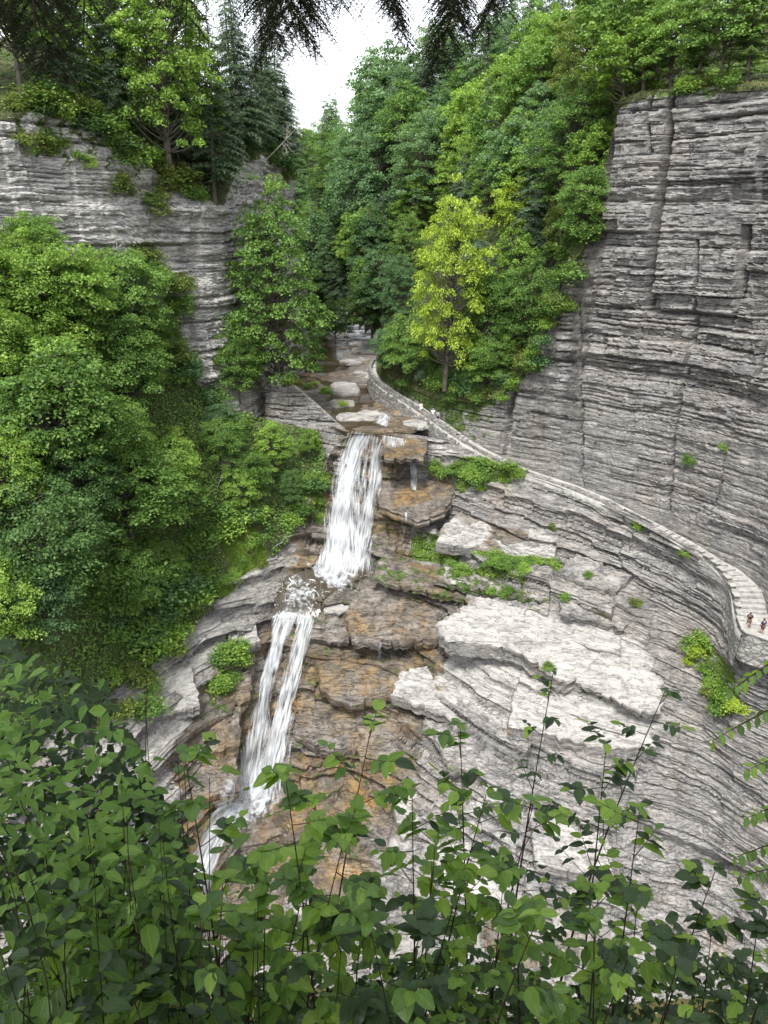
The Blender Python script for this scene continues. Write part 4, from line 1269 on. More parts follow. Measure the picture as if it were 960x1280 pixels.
def broadleaf(seed, h=10.0, r=3.6, ncl=80, per=95, leaf=0.30, low=0.22, flat=0.42, pointed=0.0, gap=0.72, srad=None):
    """trunk mesh and crown mesh of one tree, base at the origin, height h"""
    rg = np.random.default_rng(seed)
    wood, crown = Acc(), Acc()
    zt = np.linspace(-0.6, h * .93, 9)
    wan = np.cumsum(rg.normal(0, .10, (9, 2)), 0) * np.linspace(0, 1, 9)[:, None]
    tp = np.c_[wan, zt]
    wood.put(tube(tp, np.linspace(0.022 * h, 0.012, 9) , 7))
    cz, rz = h * (low + 1) / 2, h * (1 - low) / 2
    C = []
    k = 0
    while len(C) < ncl and k < 20000:
        k += 1
        d = rg.normal(size=3); d /= np.linalg.norm(d)
        if d[2] < -0.75: continue
        prof = (1 - pointed * max(0, d[2])) if pointed else 1.0
        rad = (0.45 + 0.55 * rg.random() ** .5) * (0.82 + 0.36 * rg.random())
        p = np.array((d[0] * r * prof * rad, d[1] * r * prof * rad, cz + d[2] * rz * rad))
        if any(np.linalg.norm((p - q) / (1, 1, .6)) < (gap if gap != 0.72 else 0.72 * r / 3.6) for q in C): continue
        C.append(p)
    C = np.array(C)
    for c in C:
        s_ = r / 3.6 if gap == 0.72 else 1.25
        # limb from the trunk to the spray
        z0 = max(h * .12, c[2] - np.hypot(c[0], c[1]) * rg.uniform(.35, .9))
        x0 = np.array((np.interp(z0, zt, tp[:, 0]), np.interp(z0, zt, tp[:, 1]), z0))
        mid = (x0 + c) / 2 + (0, 0, -.15 * np.linalg.norm(c - x0) + .1)
        q = np.linspace(0, 1, 5)[:, None]
        path = (1 - q) ** 2 * x0 + 2 * q * (1 - q) * mid + q * q * (c - (0, 0, .12))
        wood.put(tube(path, np.linspace(0.010 * h * .45, 0.012, 5), 4))
        m_ = int(per * rg.uniform(.6, 1.35))
        rr = (0.95 * s_ * rg.uniform(.7, 1.25))
        g = rg.normal(size=(m_, 3)); g /= np.linalg.norm(g, axis=1)[:, None]
        rad = rg.random(m_) ** .42
        outw = np.array((c[0], c[1], 0)); outw = outw / (np.linalg.norm(outw) + 1e-6)
        off = g * rad[:, None] * (rr, rr, rr * flat)
        off += outw * 0.25 * rr * rad[:, None]
        off[:, 2] -= 0.28 * (np.hypot(off[:, 0], off[:, 1]) ** 2) / rr        # sprays droop at their rim
        P = c + off
        N = np.c_[off[:, :2] * .55, np.abs(off[:, 2]) + rr * .55] + rg.normal(0, .42 * rr, (m_, 3))
        L = leaf * rg.uniform(.65, 1.3, m_)
        crown.put(leaf_quads(P, N, L, L * rg.uniform(.55, .8, m_), rg, droop=.12))
    return wood.mesh('trunk', True), crown.mesh('crown')

def conifer(seed, h=14.0, r=2.8, step=0.42, low=0.10, droop=0.35, tw=0.34, sparse=1.0, up=0.0, leaf_w=0.30):
    rg = np.random.default_rng(seed)
    wood, crown = Acc(), Acc()
    zt = np.linspace(-0.6, h, 8)
    wan = np.cumsum(rg.normal(0, .05, (8, 2)), 0)
    wood.put(tube(np.c_[wan, zt], np.linspace(0.016 * h, 0.01, 8), 7))
    z = h * low
    while z < h - .15:
        f = (z - h * low) / (h * (1 - low))
        R0 = r * (1 - f) ** .75 * min(1.0, .45 + f * 4) + .12
        nb = max(3, int((5.5 - 2.2 * f) * sparse + rg.random()))
        a0 = rg.random() * 6.28
        for q in range(nb):
            a = a0 + 6.283 * q / nb + rg.normal(0, .25)
            Lb = R0 * rg.uniform(.6, 1.15)
            d = np.array((math.cos(a), math.sin(a), 0)); sd = np.array((-d[1], d[0], 0))
            x0 = np.array((np.interp(z, zt, wan[:, 0]), np.interp(z, zt, wan[:, 1]), z + rg.normal(0, .1)))
            tq = np.linspace(0, 1, 5)[:, None]
            path = x0 + d * Lb * tq + np.array((0, 0, 1)) * (up * Lb * tq - droop * Lb * tq ** 2)
            wood.put(tube(path, np.linspace(.035 * (1 - f) + .012, .006, 5), 3))
            nt_ = max(3, int(Lb / tw * 2.2))
            ts = np.linspace(.18, 1.0, nt_)
            cen, dr, nr = [], [], []
            for tk in ts:
                p = x0 + d * Lb * tk + np.array((0, 0, up * Lb * tk - droop * Lb * tk ** 2))
                wl = Lb * .42 * (1 - tk) + .16
                for s_ in (-1, 1):
                    m_ = max(1, int(wl / (tw * .55)))
                    dd = d * .55 + sd * s_ * .85
                    for e in range(m_):
                        c = p + dd * (e + .5) * tw * .55 + rg.normal(0, .035, 3) - np.array((0, 0, .12 * ((e + .5) * tw) ** 1.3))
                        cen.append(c); dr.append(dd + rg.normal(0, .25, 3)); nr.append(np.array((0, 0, 1)) + rg.normal(0, .35, 3) + d * .3)
            cen, dr, nr = np.array(cen), np.array(dr), np.array(nr)
            m_ = len(cen)
            L = tw * rg.uniform(.7, 1.3, m_)
            crown.put(leaf_quads(cen, nr, L, L * leaf_w * rg.uniform(.7, 1.3, m_), rg, 'strip', droop=.25, dirs=dr))
        z += step * rg.uniform(.7, 1.3) * (0.6 + .5 * (1 - f))
    return wood.mesh('trunk', True), crown.mesh('crown')

def bare_tree(seed, h=6.0, lean=0.25, n=16):
    rg = np.random.default_rng(seed)
    wood, br = Acc(), Acc()
    zt = np.linspace(-.4, h, 9)
    a = rg.random() * 6.28
    tp = np.c_[lean * h * np.cos(a) * (zt / h).clip(0) ** 1.5, lean * h * np.sin(a) * (zt / h).clip(0) ** 1.5, zt] + np.cumsum(rg.normal(0, .05, (9, 3)), 0)
    wood.put(tube(tp, np.linspace(.016 * h, .012, 9), 6))
    def limb(x0, d, L, rad, lvl):
        m_ = 6
        pts = [x0]
        dd = d.copy()
        for _ in range(m_ - 1):
            dd = dd + rg.normal(0, .16, 3) + (0, 0, .05); dd /= np.linalg.norm(dd)
            pts.append(pts[-1] + dd * L / (m_ - 1))
        br.put(tube(np.array(pts), np.linspace(rad, rad * .25, m_), 4))
        if lvl < 2:
            for q in range(rg.integers(3, 6)):
                k = rg.integers(1, m_)
                d2 = dd + rg.normal(0, .7, 3); d2 /= np.linalg.norm(d2)
                limb(pts[k], d2, L * rg.uniform(.3, .6), rad * .5, lvl + 1)
    for q in range(n):
        k = rg.uniform(.25, 1.0)
        x0 = np.array([np.interp(k * h, zt, tp[:, c]) for c in range(3)])
        an = rg.random() * 6.28
        d = np.array((math.cos(an), math.sin(an), rg.uniform(.0, .9))); d /= np.linalg.norm(d)
        limb(x0, d, h * rg.uniform(.18, .42) * (1.2 - k * .6), .006 * h, 0)
    return wood.mesh('trunk', True), br.mesh('branches', True)

def shrub(seed, r=0.9, h=1.2, n=1100, leaf=0.16):
    rg = np.random.default_rng(seed)
    wood, crown = Acc(), Acc()
    for q in range(9):
        a = rg.random() * 6.28; k = rg.uniform(.3, .9)
        e = np.array((math.cos(a) * r * k, math.sin(a) * r * k, h * rg.uniform(.5, .95)))
        tq = np.linspace(0, 1, 5)[:, None]
        wood.put(tube(np.array((0, 0, -.2)) * (1 - tq) + e * tq ** 1.1 + (0, 0, .0), np.linspace(.02, .006, 5), 4))
    m_ = 26
    for q in range(m_):
        d = rg.normal(size=3); d /= np.linalg.norm(d); d[2] = abs(d[2])
        c = d * (r, r, h * .85) * rg.uniform(.45, .95) + (0, 0, .1 * h)
        nn_ = n // m_
        g = rg.normal(size=(nn_, 3)) * (r * .26, r * .26, h * .13)
        P = c + g
        N = d * .6 + rg.normal(0, .5, (nn_, 3)) + (0, 0, .9)
        L = leaf * rg.uniform(.6, 1.35, nn_)
        crown.put(leaf_quads(P, N, L, L * .6, rg, droop=.15))
    return wood.mesh('stems', True), crown.mesh('foliage')

PROTO = {}
for k in range(5):
    PROTO['maple', k] = broadleaf(1000 + k, 10, 3.7, 85, 95, 0.30)
for k in range(3):
    PROTO['tall', k] = broadleaf(1100 + k, 14, 3.6, 100, 95, 0.30, low=.16, pointed=.35)
for k in range(3):
    PROTO['fine', k] = broadleaf(1200 + k, 10, 4.0, 140, 150, 0.24, low=.10, flat=.36)
for k in range(2):
    PROTO['big', k] = broadleaf(1300 + k, 24, 5.6, 260, 105, 0.32, low=.06, flat=.40, pointed=.45, gap=1.15)
for k in range(2):
    PROTO['bigr', k] = broadleaf(1350 + k, 20, 6.0, 230, 105, 0.31, low=.05, flat=.40, pointed=.15, gap=1.1)
for k in range(3):
    PROTO['hemlock', k] = conifer(2000 + k, 14, 4.0, step=.40)
for k in range(2):
    PROTO['pine', k] = conifer(2100 + k, 14, 3.2, step=.95, droop=.10, up=.22, tw=.30, leaf_w=.42)
for k in range(2):
    PROTO['spire', k] = conifer(2200 + k, 14, 2.0, step=.5, droop=.22)
for k in range(4):
    PROTO['bare', k] = bare_tree(2300 + k)
for k in range(4):
    PROTO['shrub', k] = shrub(2400 + k)
KIND_H = {'maple': 10, 'tall': 14, 'fine': 10, 'big': 24, 'bigr': 20, 'hemlock': 14, 'pine': 14, 'spire': 14, 'bare': 6, 'shrub': 1.2}
KIND_NAME = {'maple': 'broadleaf_tree', 'tall': 'broadleaf_tree', 'fine': 'broadleaf_tree', 'big': 'broadleaf_tree', 'bigr': 'broadleaf_tree', 'hemlock': 'hemlock_tree', 'pine': 'pine_tree', 'spire': 'spruce_tree', 'bare': 'dead_tree', 'shrub': 'shrub'}
PARTS = {'bare': ('trunk', 'branches'), 'shrub': ('stems', 'foliage')}
NPROTO = {}
for (a_, b_) in PROTO: NPROTO[a_] = NPROTO.get(a_, 0) + 1
for (kd, k), (mw, mc) in PROTO.items():
    mw.materials.append(M['deadwood'] if kd == 'bare' else M['bark'])
    mc.materials.append(M['deadwood'] if kd == 'bare' else M['leaf_mid'])

PRNG = random.Random(77)
def stand(kind, loc, h, mat=None, label=None, cat='tree', group=None, wide=1.0, variant=None, tilt=(0, 0), rz=None):
    k = PRNG.randrange(NPROTO[kind]) if variant is None else variant % NPROTO[kind]
    mw, mc = PROTO[kind, k]
    s_ = h / KIND_H[kind]
    root = empty(KIND_NAME[kind], loc)
    root.rotation_euler = (tilt[0], tilt[1], PRNG.uniform(0, 6.283) if rz is None else rz)
    root.scale = (s_ * wide, s_ * wide, s_)
    nm = PARTS.get(kind, ('trunk', 'crown'))
    for n_, me_, mt in ((nm[0], mw, None), (nm[1], mc, mat)):
        o = bpy.data.objects.new(n_, me_)
        COL.objects.link(o)
        o.parent = root
        if mt is not None:
            o.material_slots[0].link = 'OBJECT'
            o.material_slots[0].material = M[mt]
    tag(root, label, cat, group)
    return root

def plant_spot(u, v, h, ymin=30, ymax=320, stp=0.8, surf=None):
    """walk along the sight line of a tree top until the ground lies h below it; returns the foot and the height"""
    d = ray(u, v)
    Y = ymin
    pb = PLANT_BV + (BV_FALLS[:1] if u < 420 and v > 480 else [])
    while Y < ymax:
        p = d * (Y / d.y)
        g = ground_z(p.x, p.y, p.z + 60, pb)
        if g is not None and p.z - g <= h and p.z - g > -30:
            if p.z - g < .8 * h:            # came upon a cliff edge: step back onto the rim
                for e in range(1, 12):
                    q = d * ((Y + .7 * e) / d.y)
                    c = BV_HILL.ray_cast(Vector((q.x, q.y, 200)), Vector((0, 0, -1)), 500)
                    if c[0] is not None and c[0].z > g - 3:
                        q2 = d * ((Y + .7 * e + 1.0) / d.y); c2 = BV_HILL.ray_cast(Vector((q2.x, q2.y, 200)), Vector((0, 0, -1)), 500)
                        if c2[0] is not None: p, g = q2, c2[0].z
                        break
            return Vector((p.x, p.y, g - .25)), max(.75 * h, p.z - g)
        Y += stp
    return None

# ------------------------------------------------------------------ forest
OCC = np.zeros((160, 120), np.float32)             # how much of the view nearer crowns already fill (8 px cells)
def crown_box(loc, h, r, low=0.12):
    c = np.array([loc.x, loc.y, loc.z + h * (low + 1) / 2]); d = c[1] * CP - c[2] * SP
    u, v = project(c)
    return u, v, FPX * r / d, FPX * h * (1 - low) / 2 / d * 0.95
def visible_share(loc, h, r, mark=0.42, low=0.12):
    u, v, ru, rv = crown_box(loc, h, r, low)
    a, b_ = max(0, int((u - ru) / 8)), min(119, int((u + ru) / 8)); c, d = max(0, int((v - rv) / 8)), min(159, int((v + rv) / 8))
    if a > b_ or c > d: return 0.0
    yy, xx = np.mgrid[c:d + 1, a:b_ + 1]
    m = (((xx * 8 + 4 - u) / ru) ** 2 + ((yy * 8 + 4 - v) / rv) ** 2) < 1
    if not m.any(): return 0.0
    sub = OCC[c:d + 1, a:b_ + 1]
    full = math.pi * ru * rv / 64
    vis = (m * (1 - np.clip(sub, 0, 1))).sum() / full
    if mark and vis > .10: sub[m] += mark
    return vis
def blocked(loc, h):
    """True when rock stands between the camera and most of the tree"""
    n = 0
    for k in (.35, .6, .9):
        p = Vector((loc.x, loc.y, loc.z + h * k)); L = p.length; d = p / L
        for b in BVHS:
            if b is BV_HILL and k < .5: continue
            q = b.ray_cast(d * 8, d, L - 10)
            if q[0] is not None: n += 1; break
    return n >= 3

CROWN_R = {'maple': .37, 'tall': .26, 'fine': .40, 'big': .235, 'bigr': .30, 'hemlock': .28, 'pine': .23, 'spire': .14}
FOREST = []       # (loc, h, kind, mat, wide, label, group, variant)
def want(loc, h, kind, mat, wide, label, group=None, variant=None, force=False):
    FOREST.append((loc, h, kind, mat, wide, label, group, variant, force))

# hand placed, told apart by their look
HAND = [
 (652, 222, 11, 'maple', 'leaf_yellow', .95, 'small yellow green tree beside the left edge of the high right cliff'),
 (606, 420, 8, 'tall', 'leaf_bright', 1.0, 'bright green tree just above the retaining wall of the trail'),
 (590, 95, 19, 'tall', 'leaf_bright', .9, 'bright green broadleaf tree high on the slope under the hanging hemlock bough'),
 (620, 330, 12, 'fine', 'leaf_mid', .8, 'mid green tree between the yellow tree and the cliff edge'),
 (95, 60, 9, 'maple', 'leaf_bright', 1.0, 'light green sapling leaning over the edge of the left cliff'),
 (415, 72, 24, 'spire', 'needle_blue', 1.0, 'pointed grey green spruce standing against the white sky'),
 (450, 118, 22, 'spire', 'needle_blue', 1.0, 'smaller spruce tip in the notch of the gorge'),
 (382, 96, 22, 'hemlock', 'needle', .9, 'dark hemlock beside the pointed spruce'),
 (340, 20, 24, 'hemlock', 'needle', 1.0, 'broad dark hemlock on the rim above the big full tree'),
 (290, -30, 26, 'hemlock', 'needle', 1.0, 'tall hemlock between the bright maple and the skyline'),
 (392, 190, 18, 'hemlock', 'needle', 1.0, 'dark hemlock hanging over the mouth of the upper gorge'),
 (405, 262, 17, 'hemlock', 'needle', .9, 'lower dark hemlock in the shade of the upper gorge'),
 (480, 235, 17, 'hemlock', 'needle_blue', 1.0, 'grey green hemlock left of the yellow tree'),
 (478, 300, 16, 'tall', 'leaf_blue', .9, 'cool green tree leaning over the upper creek'),
 (55, 292, 13, 'fine', 'leaf_bright', 1.0, 'broad light green tree in front of the left cliff'),
 (150, 300, 12, 'fine', 'leaf_mid', .9, 'slim green tree just below the left cliff face'),
 (60, 430, 14, 'fine', 'leaf_mid', 1.05, 'large leafy tree on the left bank below the light green tree'),
 (165, 400, 9, 'fine', 'leaf_bright', .85, 'bright leafy tree left of the pale prow'),
 (150, 545, 12, 'fine', 'leaf_mid', 1.15, 'wide spreading tree at the foot of the left bank above the grass'),
 (225, 590, 8, 'maple', 'leaf_mid', 1.0, 'rounded tree on the bank beside the bright grass slope'),
 (40, 600, 12, 'fine', 'leaf_dark', 1.0, 'darker tree low on the left bank behind the near shrubs'),
 (275, 500, 7, 'fine', 'leaf_blue', .9, 'cool green sapling at the foot of the grey rock below the prow'),
 (340, 520, 8, 'tall', 'leaf_bright', 1.1, 'light green sapling left of the upper waterfall'),
 (385, 535, 6, 'maple', 'leaf_bright', .8, 'small bright tree right beside the upper waterfall'),
 (310, 560, 8, 'fine', 'leaf_mid', .9, 'green tree between the grey rock and the plunge pool'),
 (365, 585, 6, 'fine', 'leaf_dark', .8, 'dark bush-like tree on the wet rock left of the upper waterfall'),
 (715, 175, 8, 'maple', 'leaf_mid', .9, 'green tree clinging to the stepped edge of the right cliff'),
 (705, 245, 8, 'fine', 'leaf_olive', .7, 'thin olive tree on the ledge at the left edge of the right cliff'),
 (690, 300, 7, 'maple', 'leaf_mid', .8, 'green sapling on the slope where the right cliff begins'),
 (640, 400, 6, 'maple', 'leaf_bright', .9, 'light green sapling on the bare slope above the trail corner'),
 (915, 55, 8, 'pine', 'needle_light', 1.3, 'light green pine reaching out over the top of the right cliff'),
 (250, 5, 24, 'hemlock', 'needle', 1.0, 'tall dark hemlock rising right behind the bright maple'),
 (315, 75, 20, 'hemlock', 'needle_blue', 1.1, 'grey green hemlock on the rim above the hanging bare branches'),
 (362, 52, 22, 'hemlock', 'needle', 1.1, 'full dark hemlock forming the left edge of the sky gap'),
 (352, 140, 18, 'hemlock', 'needle_blue', 1.2, 'grey hemlock half way down the left side of the sky gap'),
 (300, 150, 14, 'hemlock', 'needle', 1.2, 'short dark hemlock above the ledge behind the prow'),
 (412, 150, 19, 'maple', 'leaf_mid', .9, 'rounded green tree below the pointed spruce'),
 (425, 225, 18, 'hemlock', 'needle', 1.1, 'dark hemlock deep in the notch over the creek'),
 (440, 175, 20, 'tall', 'leaf_blue', 1.0, 'cool green tree in the notch of the gorge'),
 (395, 330, 12, 'hemlock', 'needle', 1.2, 'low dark hemlock hanging over the creek mouth'),
 (425, 300, 14, 'hemlock', 'needle', 1.1, 'shaded hemlock where the creek leaves the wood'),
 (465, 345, 11, 'fine', 'leaf_dark', 1.0, 'dark leaning tree over the far bend of the creek'),
 (475, 150, 22, 'tall', 'leaf_blue', 1.0, 'cool green tree at the right edge of the sky gap'),
 (505, 95, 24, 'tall', 'leaf_mid', 1.0, 'tall green tree right of the sky gap under the hanging bough'),
 (130, 20, 22, 'hemlock', 'needle', 1.0, 'dark hemlock between the sapling and the bright maple on the left rim'),
 (60, -30, 24, 'hemlock', 'needle_blue', 1.1, 'grey green hemlock behind the dark bough in the upper left'),
 (10, 0, 22, 'maple', 'leaf_mid', 1.0, 'green tree at the far left of the rim'),
 (748, 150, 9, 'maple', 'leaf_bright', .9, 'light green tree hugging the upper left corner of the right cliff'),
 (735, 200, 9, 'fine', 'leaf_mid', .8, 'green tree in the notch beside the upper corner of the right cliff'),
 (665, 330, 10, 'fine', 'leaf_mid', .9, 'green tree on the slope below the small yellow green tree'),
 (655, 130, 16, 'tall', 'leaf_mid', 1.0, 'green tree high on the slope left of the cliff corner'),
 (700, 90, 15, 'pine', 'needle_blue', 1.1, 'grey green pine behind the cliff corner'),
 (600, 250, 14, 'hemlock', 'needle_blue', 1.0, 'grey green hemlock between the two yellow green trees'),
 (530, 400, 9, 'hemlock', 'needle', 1.0, 'small dark hemlock beside the bright tree by the trail'),
 (615, 415, 7, 'fine', 'leaf_mid', 1.0, 'bushy green sapling above the trail corner'),
 (700, 10, 16, 'tall', 'leaf_bright', 1.0, 'bright green tree at the top of the slope beside the rim'),
 (760, 60, 11, 'maple', 'leaf_bright', 1.0, 'bright green tree on the left end of the right rim'),
 (945, 10, 13, 'pine', 'needle_light', 1.1, 'light green pine at the far right of the rim'),
 (880, 40, 10, 'pine', 'needle_light', 1.2, 'shorter light green pine in the middle of the right rim'),
 (352, -25, 27, 'hemlock', 'needle', 1.0, 'tallest dark hemlock at the left edge of the sky gap'),
 (378, 28, 25, 'hemlock', 'needle_blue', 1.0, 'grey green hemlock just left of the sky gap'),
 (785, -45, 19, 'bigr', 'leaf_mid', .9, 'broad green tree rising behind the light green pine at the fissure'),
 (845, -50, 20, 'bigr', 'leaf_bright', .9, 'broad bright tree behind the tall pine on the right rim'),
 (905, -50, 20, 'bigr', 'leaf_mid', .9, 'broad green tree behind the pine reaching over the right cliff'),
 (960, -45, 20, 'bigr', 'leaf_mid', .9, 'broad green tree at the right end of the rim'),
 (740, -20, 18, 'bigr', 'leaf_olive', .9, 'olive green tree behind the left end of the right rim'),
 (508, 392, 9, 'fine', 'leaf_mid', .9, 'green tree on the mound between the creek and the yellow green tree'),
 (490, 405, 7, 'fine', 'leaf_blue', 1.0, 'cool green bushy tree above the first trail steps'),
 (440, 345, 12, 'hemlock', 'needle', 1.1, 'dark hemlock closing the view up the creek'),
 (455, 372, 9, 'fine', 'leaf_dark', 1.1, 'dark leafy tree hanging over the far creek'),
 (418, 372, 9, 'fine', 'leaf_dark', 1.0, 'dark leafy tree on the left side of the far creek'),
 (370, -5, 22, 'hemlock', 'needle', 1.0, 'dark hemlock leaning in at the left edge of the sky gap'),
 (388, 60, 20, 'hemlock', 'needle_blue', 1.0, 'grey hemlock low at the left edge of the sky gap'),
 (393, 0, 24, 'hemlock', 'needle', 1.0, 'slim dark hemlock farthest right on the left side of the sky gap'),
 (404, 75, 20, 'hemlock', 'needle_blue', 1.0, 'grey hemlock just below the spruce in the sky gap'),
 (502, 312, 13, 'bigr', 'leaf_blue', .75, 'cool green tree on the mound left of the yellow green tree'),
 (512, 262, 14, 'bigr', 'leaf_mid', .75, 'mid green tree behind the left side of the yellow green tree'),
 (528, 405, 8, 'fine', 'leaf_mid', .9, 'low green tree at the left foot of the yellow green tree'),
 (800, 25, 12, 'pine', 'needle_light', 1.0, 'light green pine above the dark fissure of the right cliff'),
 (850, 5, 13, 'pine', 'needle_light', 1.0, 'tall light green pine on the right rim beside the fissure'),
]
for (u, v, h, kd, mt, wd, lb) in HAND:
    p = plant_spot(u, v, h, 112 if kd == 'bigr' and u > 730 else 45)
    if p is not None: want(p[0], p[1], kd, mt, wd, lb, force=True)

for (u, v, Y, h, kd, mt, wd, lb) in (
     (348, 480, 105.5, 26, 'big', 'leaf_mid', .88, 'large full green tree standing right beside the pale rock prow'),
     (215, 262, 99.5, 31, 'big', 'leaf_bright', .82, 'bright green maple towering over the rock prow and spilling down the ledge'),
     (556, 482, 101.0, 24, 'bigr', 'leaf_yellow', .64, 'tall yellow green tree glowing among darker trees above the trail'),
     (300, 500, 102.0, 9, 'fine', 'leaf_mid', .8, 'young green tree at the foot of the large full tree')):
    q = Vector(at(u, v, Y)); g = ground_z(q.x, q.y, 200, PLANT_BV)
    if g is not None and abs(g - q.z) < 12: h, q.z = h + q.z - g, g - .2
    want(q, h, kd, mt, wd, lb, force=True)
RT_P = RC_B + RC_N * (LEAN * (RC_TOP - RC_B[:, 2]) + 1.6)[:, None]
RT_P[:, 2] = RC_TOP + .1
rt_u = project(RT_P)[0]
for k, (u, h, kd, mt, wd, lb) in enumerate((
     (775, 11, 'maple', 'leaf_bright', 1.0, 'bright tree on the very corner of the right cliff'), (805, 13, 'pine', 'needle_light', 1.2, 'light pine on the brink left of the fissure'),
     (838, 9, 'fine', 'leaf_mid', .9, 'leafy tree on the brink right above the fissure'), (868, 14, 'pine', 'needle_light', 1.2, 'light pine on the brink right of the fissure'),
     (898, 10, 'maple', 'leaf_mid', 1.0, 'green tree on the brink between two light pines'), (930, 13, 'pine', 'needle_light', 1.3, 'light pine with wide boughs over the brink near the right edge'),
     (962, 12, 'pine', 'needle_light', 1.2, 'light pine on the brink at the right edge of the picture'))):
    j = np.argmin(np.abs(rt_u - u))
    want(Vector(RT_P[j]), h, kd, mt, wd, lb, force=True)
rgF = np.random.default_rng(42)
def poisson(xy, dmin, n):
    pts = []
    for p in xy:
        if all((p[0] - q[0]) ** 2 + (p[1] - q[1]) ** 2 > dmin * dmin for q in pts):
            pts.append(p)
            if len(pts) >= n: break
    return pts
def pick(ws):
    return ws[rgF.choice(len(ws), p=np.array([w[-1] for w in ws]) / sum(w[-1] for w in ws))]

NAMES = {'maple': 'broadleaf tree', 'tall': 'broadleaf tree', 'fine': 'broadleaf tree', 'big': 'broadleaf tree', 'bigr': 'broadleaf tree', 'hemlock': 'hemlock', 'pine': 'pine', 'spire': 'spruce'}
MATN = {'leaf_mid': 'mid green', 'leaf_bright': 'bright green', 'leaf_yellow': 'yellow green', 'leaf_dark': 'dark green', 'leaf_blue': 'cool green', 'leaf_olive': 'olive green', 'needle': 'dark', 'needle_blue': 'grey green', 'needle_light': 'light green'}
ZONES = []
def zone(name, sampler, spacing, n, mixw, hmin, hmax, where):
    for p in poisson(sampler, spacing, n):
        z = ground_z(p[0], p[1])
        if z is None: continue
        kd, mt, _ = pick(mixw)
        h = rgF.uniform(hmin, hmax) * (1.1 if kd in ('hemlock', 'spire') else 1)
        u_, v_ = project(np.array((p[0], p[1], z + h * .5)))
        if u_ < -50 or u_ > 1010: continue
        want(Vector((p[0], p[1], z - .2)), h, kd, mt, rgF.uniform(.85, 1.1),
             f'{MATN[mt]} {NAMES[kd]} {where}', f'{name}')

def hill_samples(cond, n):
    idx = np.argwhere(cond)
    idx = idx[rgF.permutation(len(idx))[:n]]
    return [(HX[i, j] + rgF.uniform(-.5, .5), HY[i, j] + rgF.uniform(-.5, .5)) for i, j in idx]

zone('trees on the slope above the trail', hill_samples(behind_r & (zr < 9) & (dr < 42) & (dr > .8) & (HY < 175) & ~behind_l, 6000), 4.3, 230,
     [('maple', 'leaf_mid', 4), ('tall', 'leaf_mid', 2), ('bigr', 'leaf_mid', 1.6), ('bigr', 'leaf_bright', 1.2), ('bigr', 'leaf_olive', .5), ('tall', 'leaf_bright', 1.6), ('maple', 'leaf_blue', 2), ('fine', 'leaf_blue', 1.5), ('hemlock', 'needle_blue', 2), ('hemlock', 'needle', 1.0), ('maple', 'leaf_bright', 2)], 10, 17,
     'on the wooded slope above the trail')
zone('trees on the rim of the right cliff', hill_samples(behind_r & (zr >= 9) & (dr > 1.0) & (dr < 45) & (HY > 40) & (HX / HY < .52), 4000), 3.6, 200,
     [('pine', 'needle_light', 4), ('tall', 'leaf_bright', 2), ('maple', 'leaf_mid', 2), ('hemlock', 'needle_blue', 1.2)], 13, 20, 'on the rim above the right cliff')
zone('trees on the rim of the left cliff', hill_samples(behind_l & (dl > .8) & (dl < 40) & (HY > 48) & (HY < 165), 6000), 4.0, 260,
     [('hemlock', 'needle', 5), ('hemlock', 'needle_blue', 2.5), ('tall', 'leaf_bright', 1.0), ('maple', 'leaf_mid', 1.3), ('tall', 'leaf_dark', 1)], 13, 21, 'on the rim above the left cliff')
zone('trees at the head of the gorge', hill_samples((HY > 150) & (HY < 300) & keep & (np.abs(HX + 10) < 75), 5000), 5.0, 260,
     [('big', 'leaf_blue', 2), ('bigr', 'leaf_blue', 2), ('maple', 'leaf_blue', 2), ('bigr', 'leaf_mid', 3), ('spire', 'needle_blue', 1.0), ('hemlock', 'needle_blue', 1.6)], 16, 23, 'far up at the head of the gorge')
s3c = [(S3[i, j, 0], S3[i, j, 1]) for i, j in zip(rgF.integers(4, NR3 - 16, 5000), rgF.integers(30, nS - 22, 5000))]
zone('trees on the bank left of the falls', s3c, 3.4, 120,
     [('fine', 'leaf_mid', 5), ('fine', 'leaf_bright', 2.5), ('maple', 'leaf_bright', 1.2), ('fine', 'leaf_dark', .8), ('fine', 'leaf_blue', .5)], 6.0, 10.5, 'on the steep bank left of the falls')

def tree_dist(t): return t[0].length - (1000 if t[8] else 0)
FOREST.sort(key=tree_dist)
KEEP_CLEAR = [((548, 335), 50), ((262, 470), 40), ((262, 400), 30), ((300, 700), 55), ((285, 440), 40), ((300, 495), 30), ((395, 505), 26), ((240, 330), 28), ((430, 460), 42), ((430, 620), 50), ((670, 470), 16), ((60, 205), 36), ((225, 290), 24)]
n_tree = 0
CROWNS = []
MADE = []
for (loc, h, kd, mt, wd, lb, gr, va, force) in FOREST:
    r = CROWN_R[kd] * h * wd
    if not force:
        u, v, ru, rv = crown_box(loc, h, r)
        if u < -60 or u > 1020 or v > 900: continue
        if any(abs(u - cu_) < ru * .75 + rad and abs(v - cv_) < rv * .8 + rad for (cu_, cv_), rad in KEEP_CLEAR): continue
        if any((loc - q).length < 2.2 for q in CROWNS): continue
        if blocked(loc, h): continue
    vis = visible_share(loc, h, r, {'pine': .26, 'spire': .3, 'hemlock': .36}.get(kd, .42))
    if not force and vis < .10: continue
    CROWNS.append(loc)
    MADE.append((gr or 'hand', stand(kd, loc, h, mt, lb, 'tree', gr, wd, va, (PRNG.uniform(-.05, .05), PRNG.uniform(-.05, .05)))))
    n_tree += 1
from collections import Counter
print('TREES', n_tree, Counter(g for g, _ in MADE))

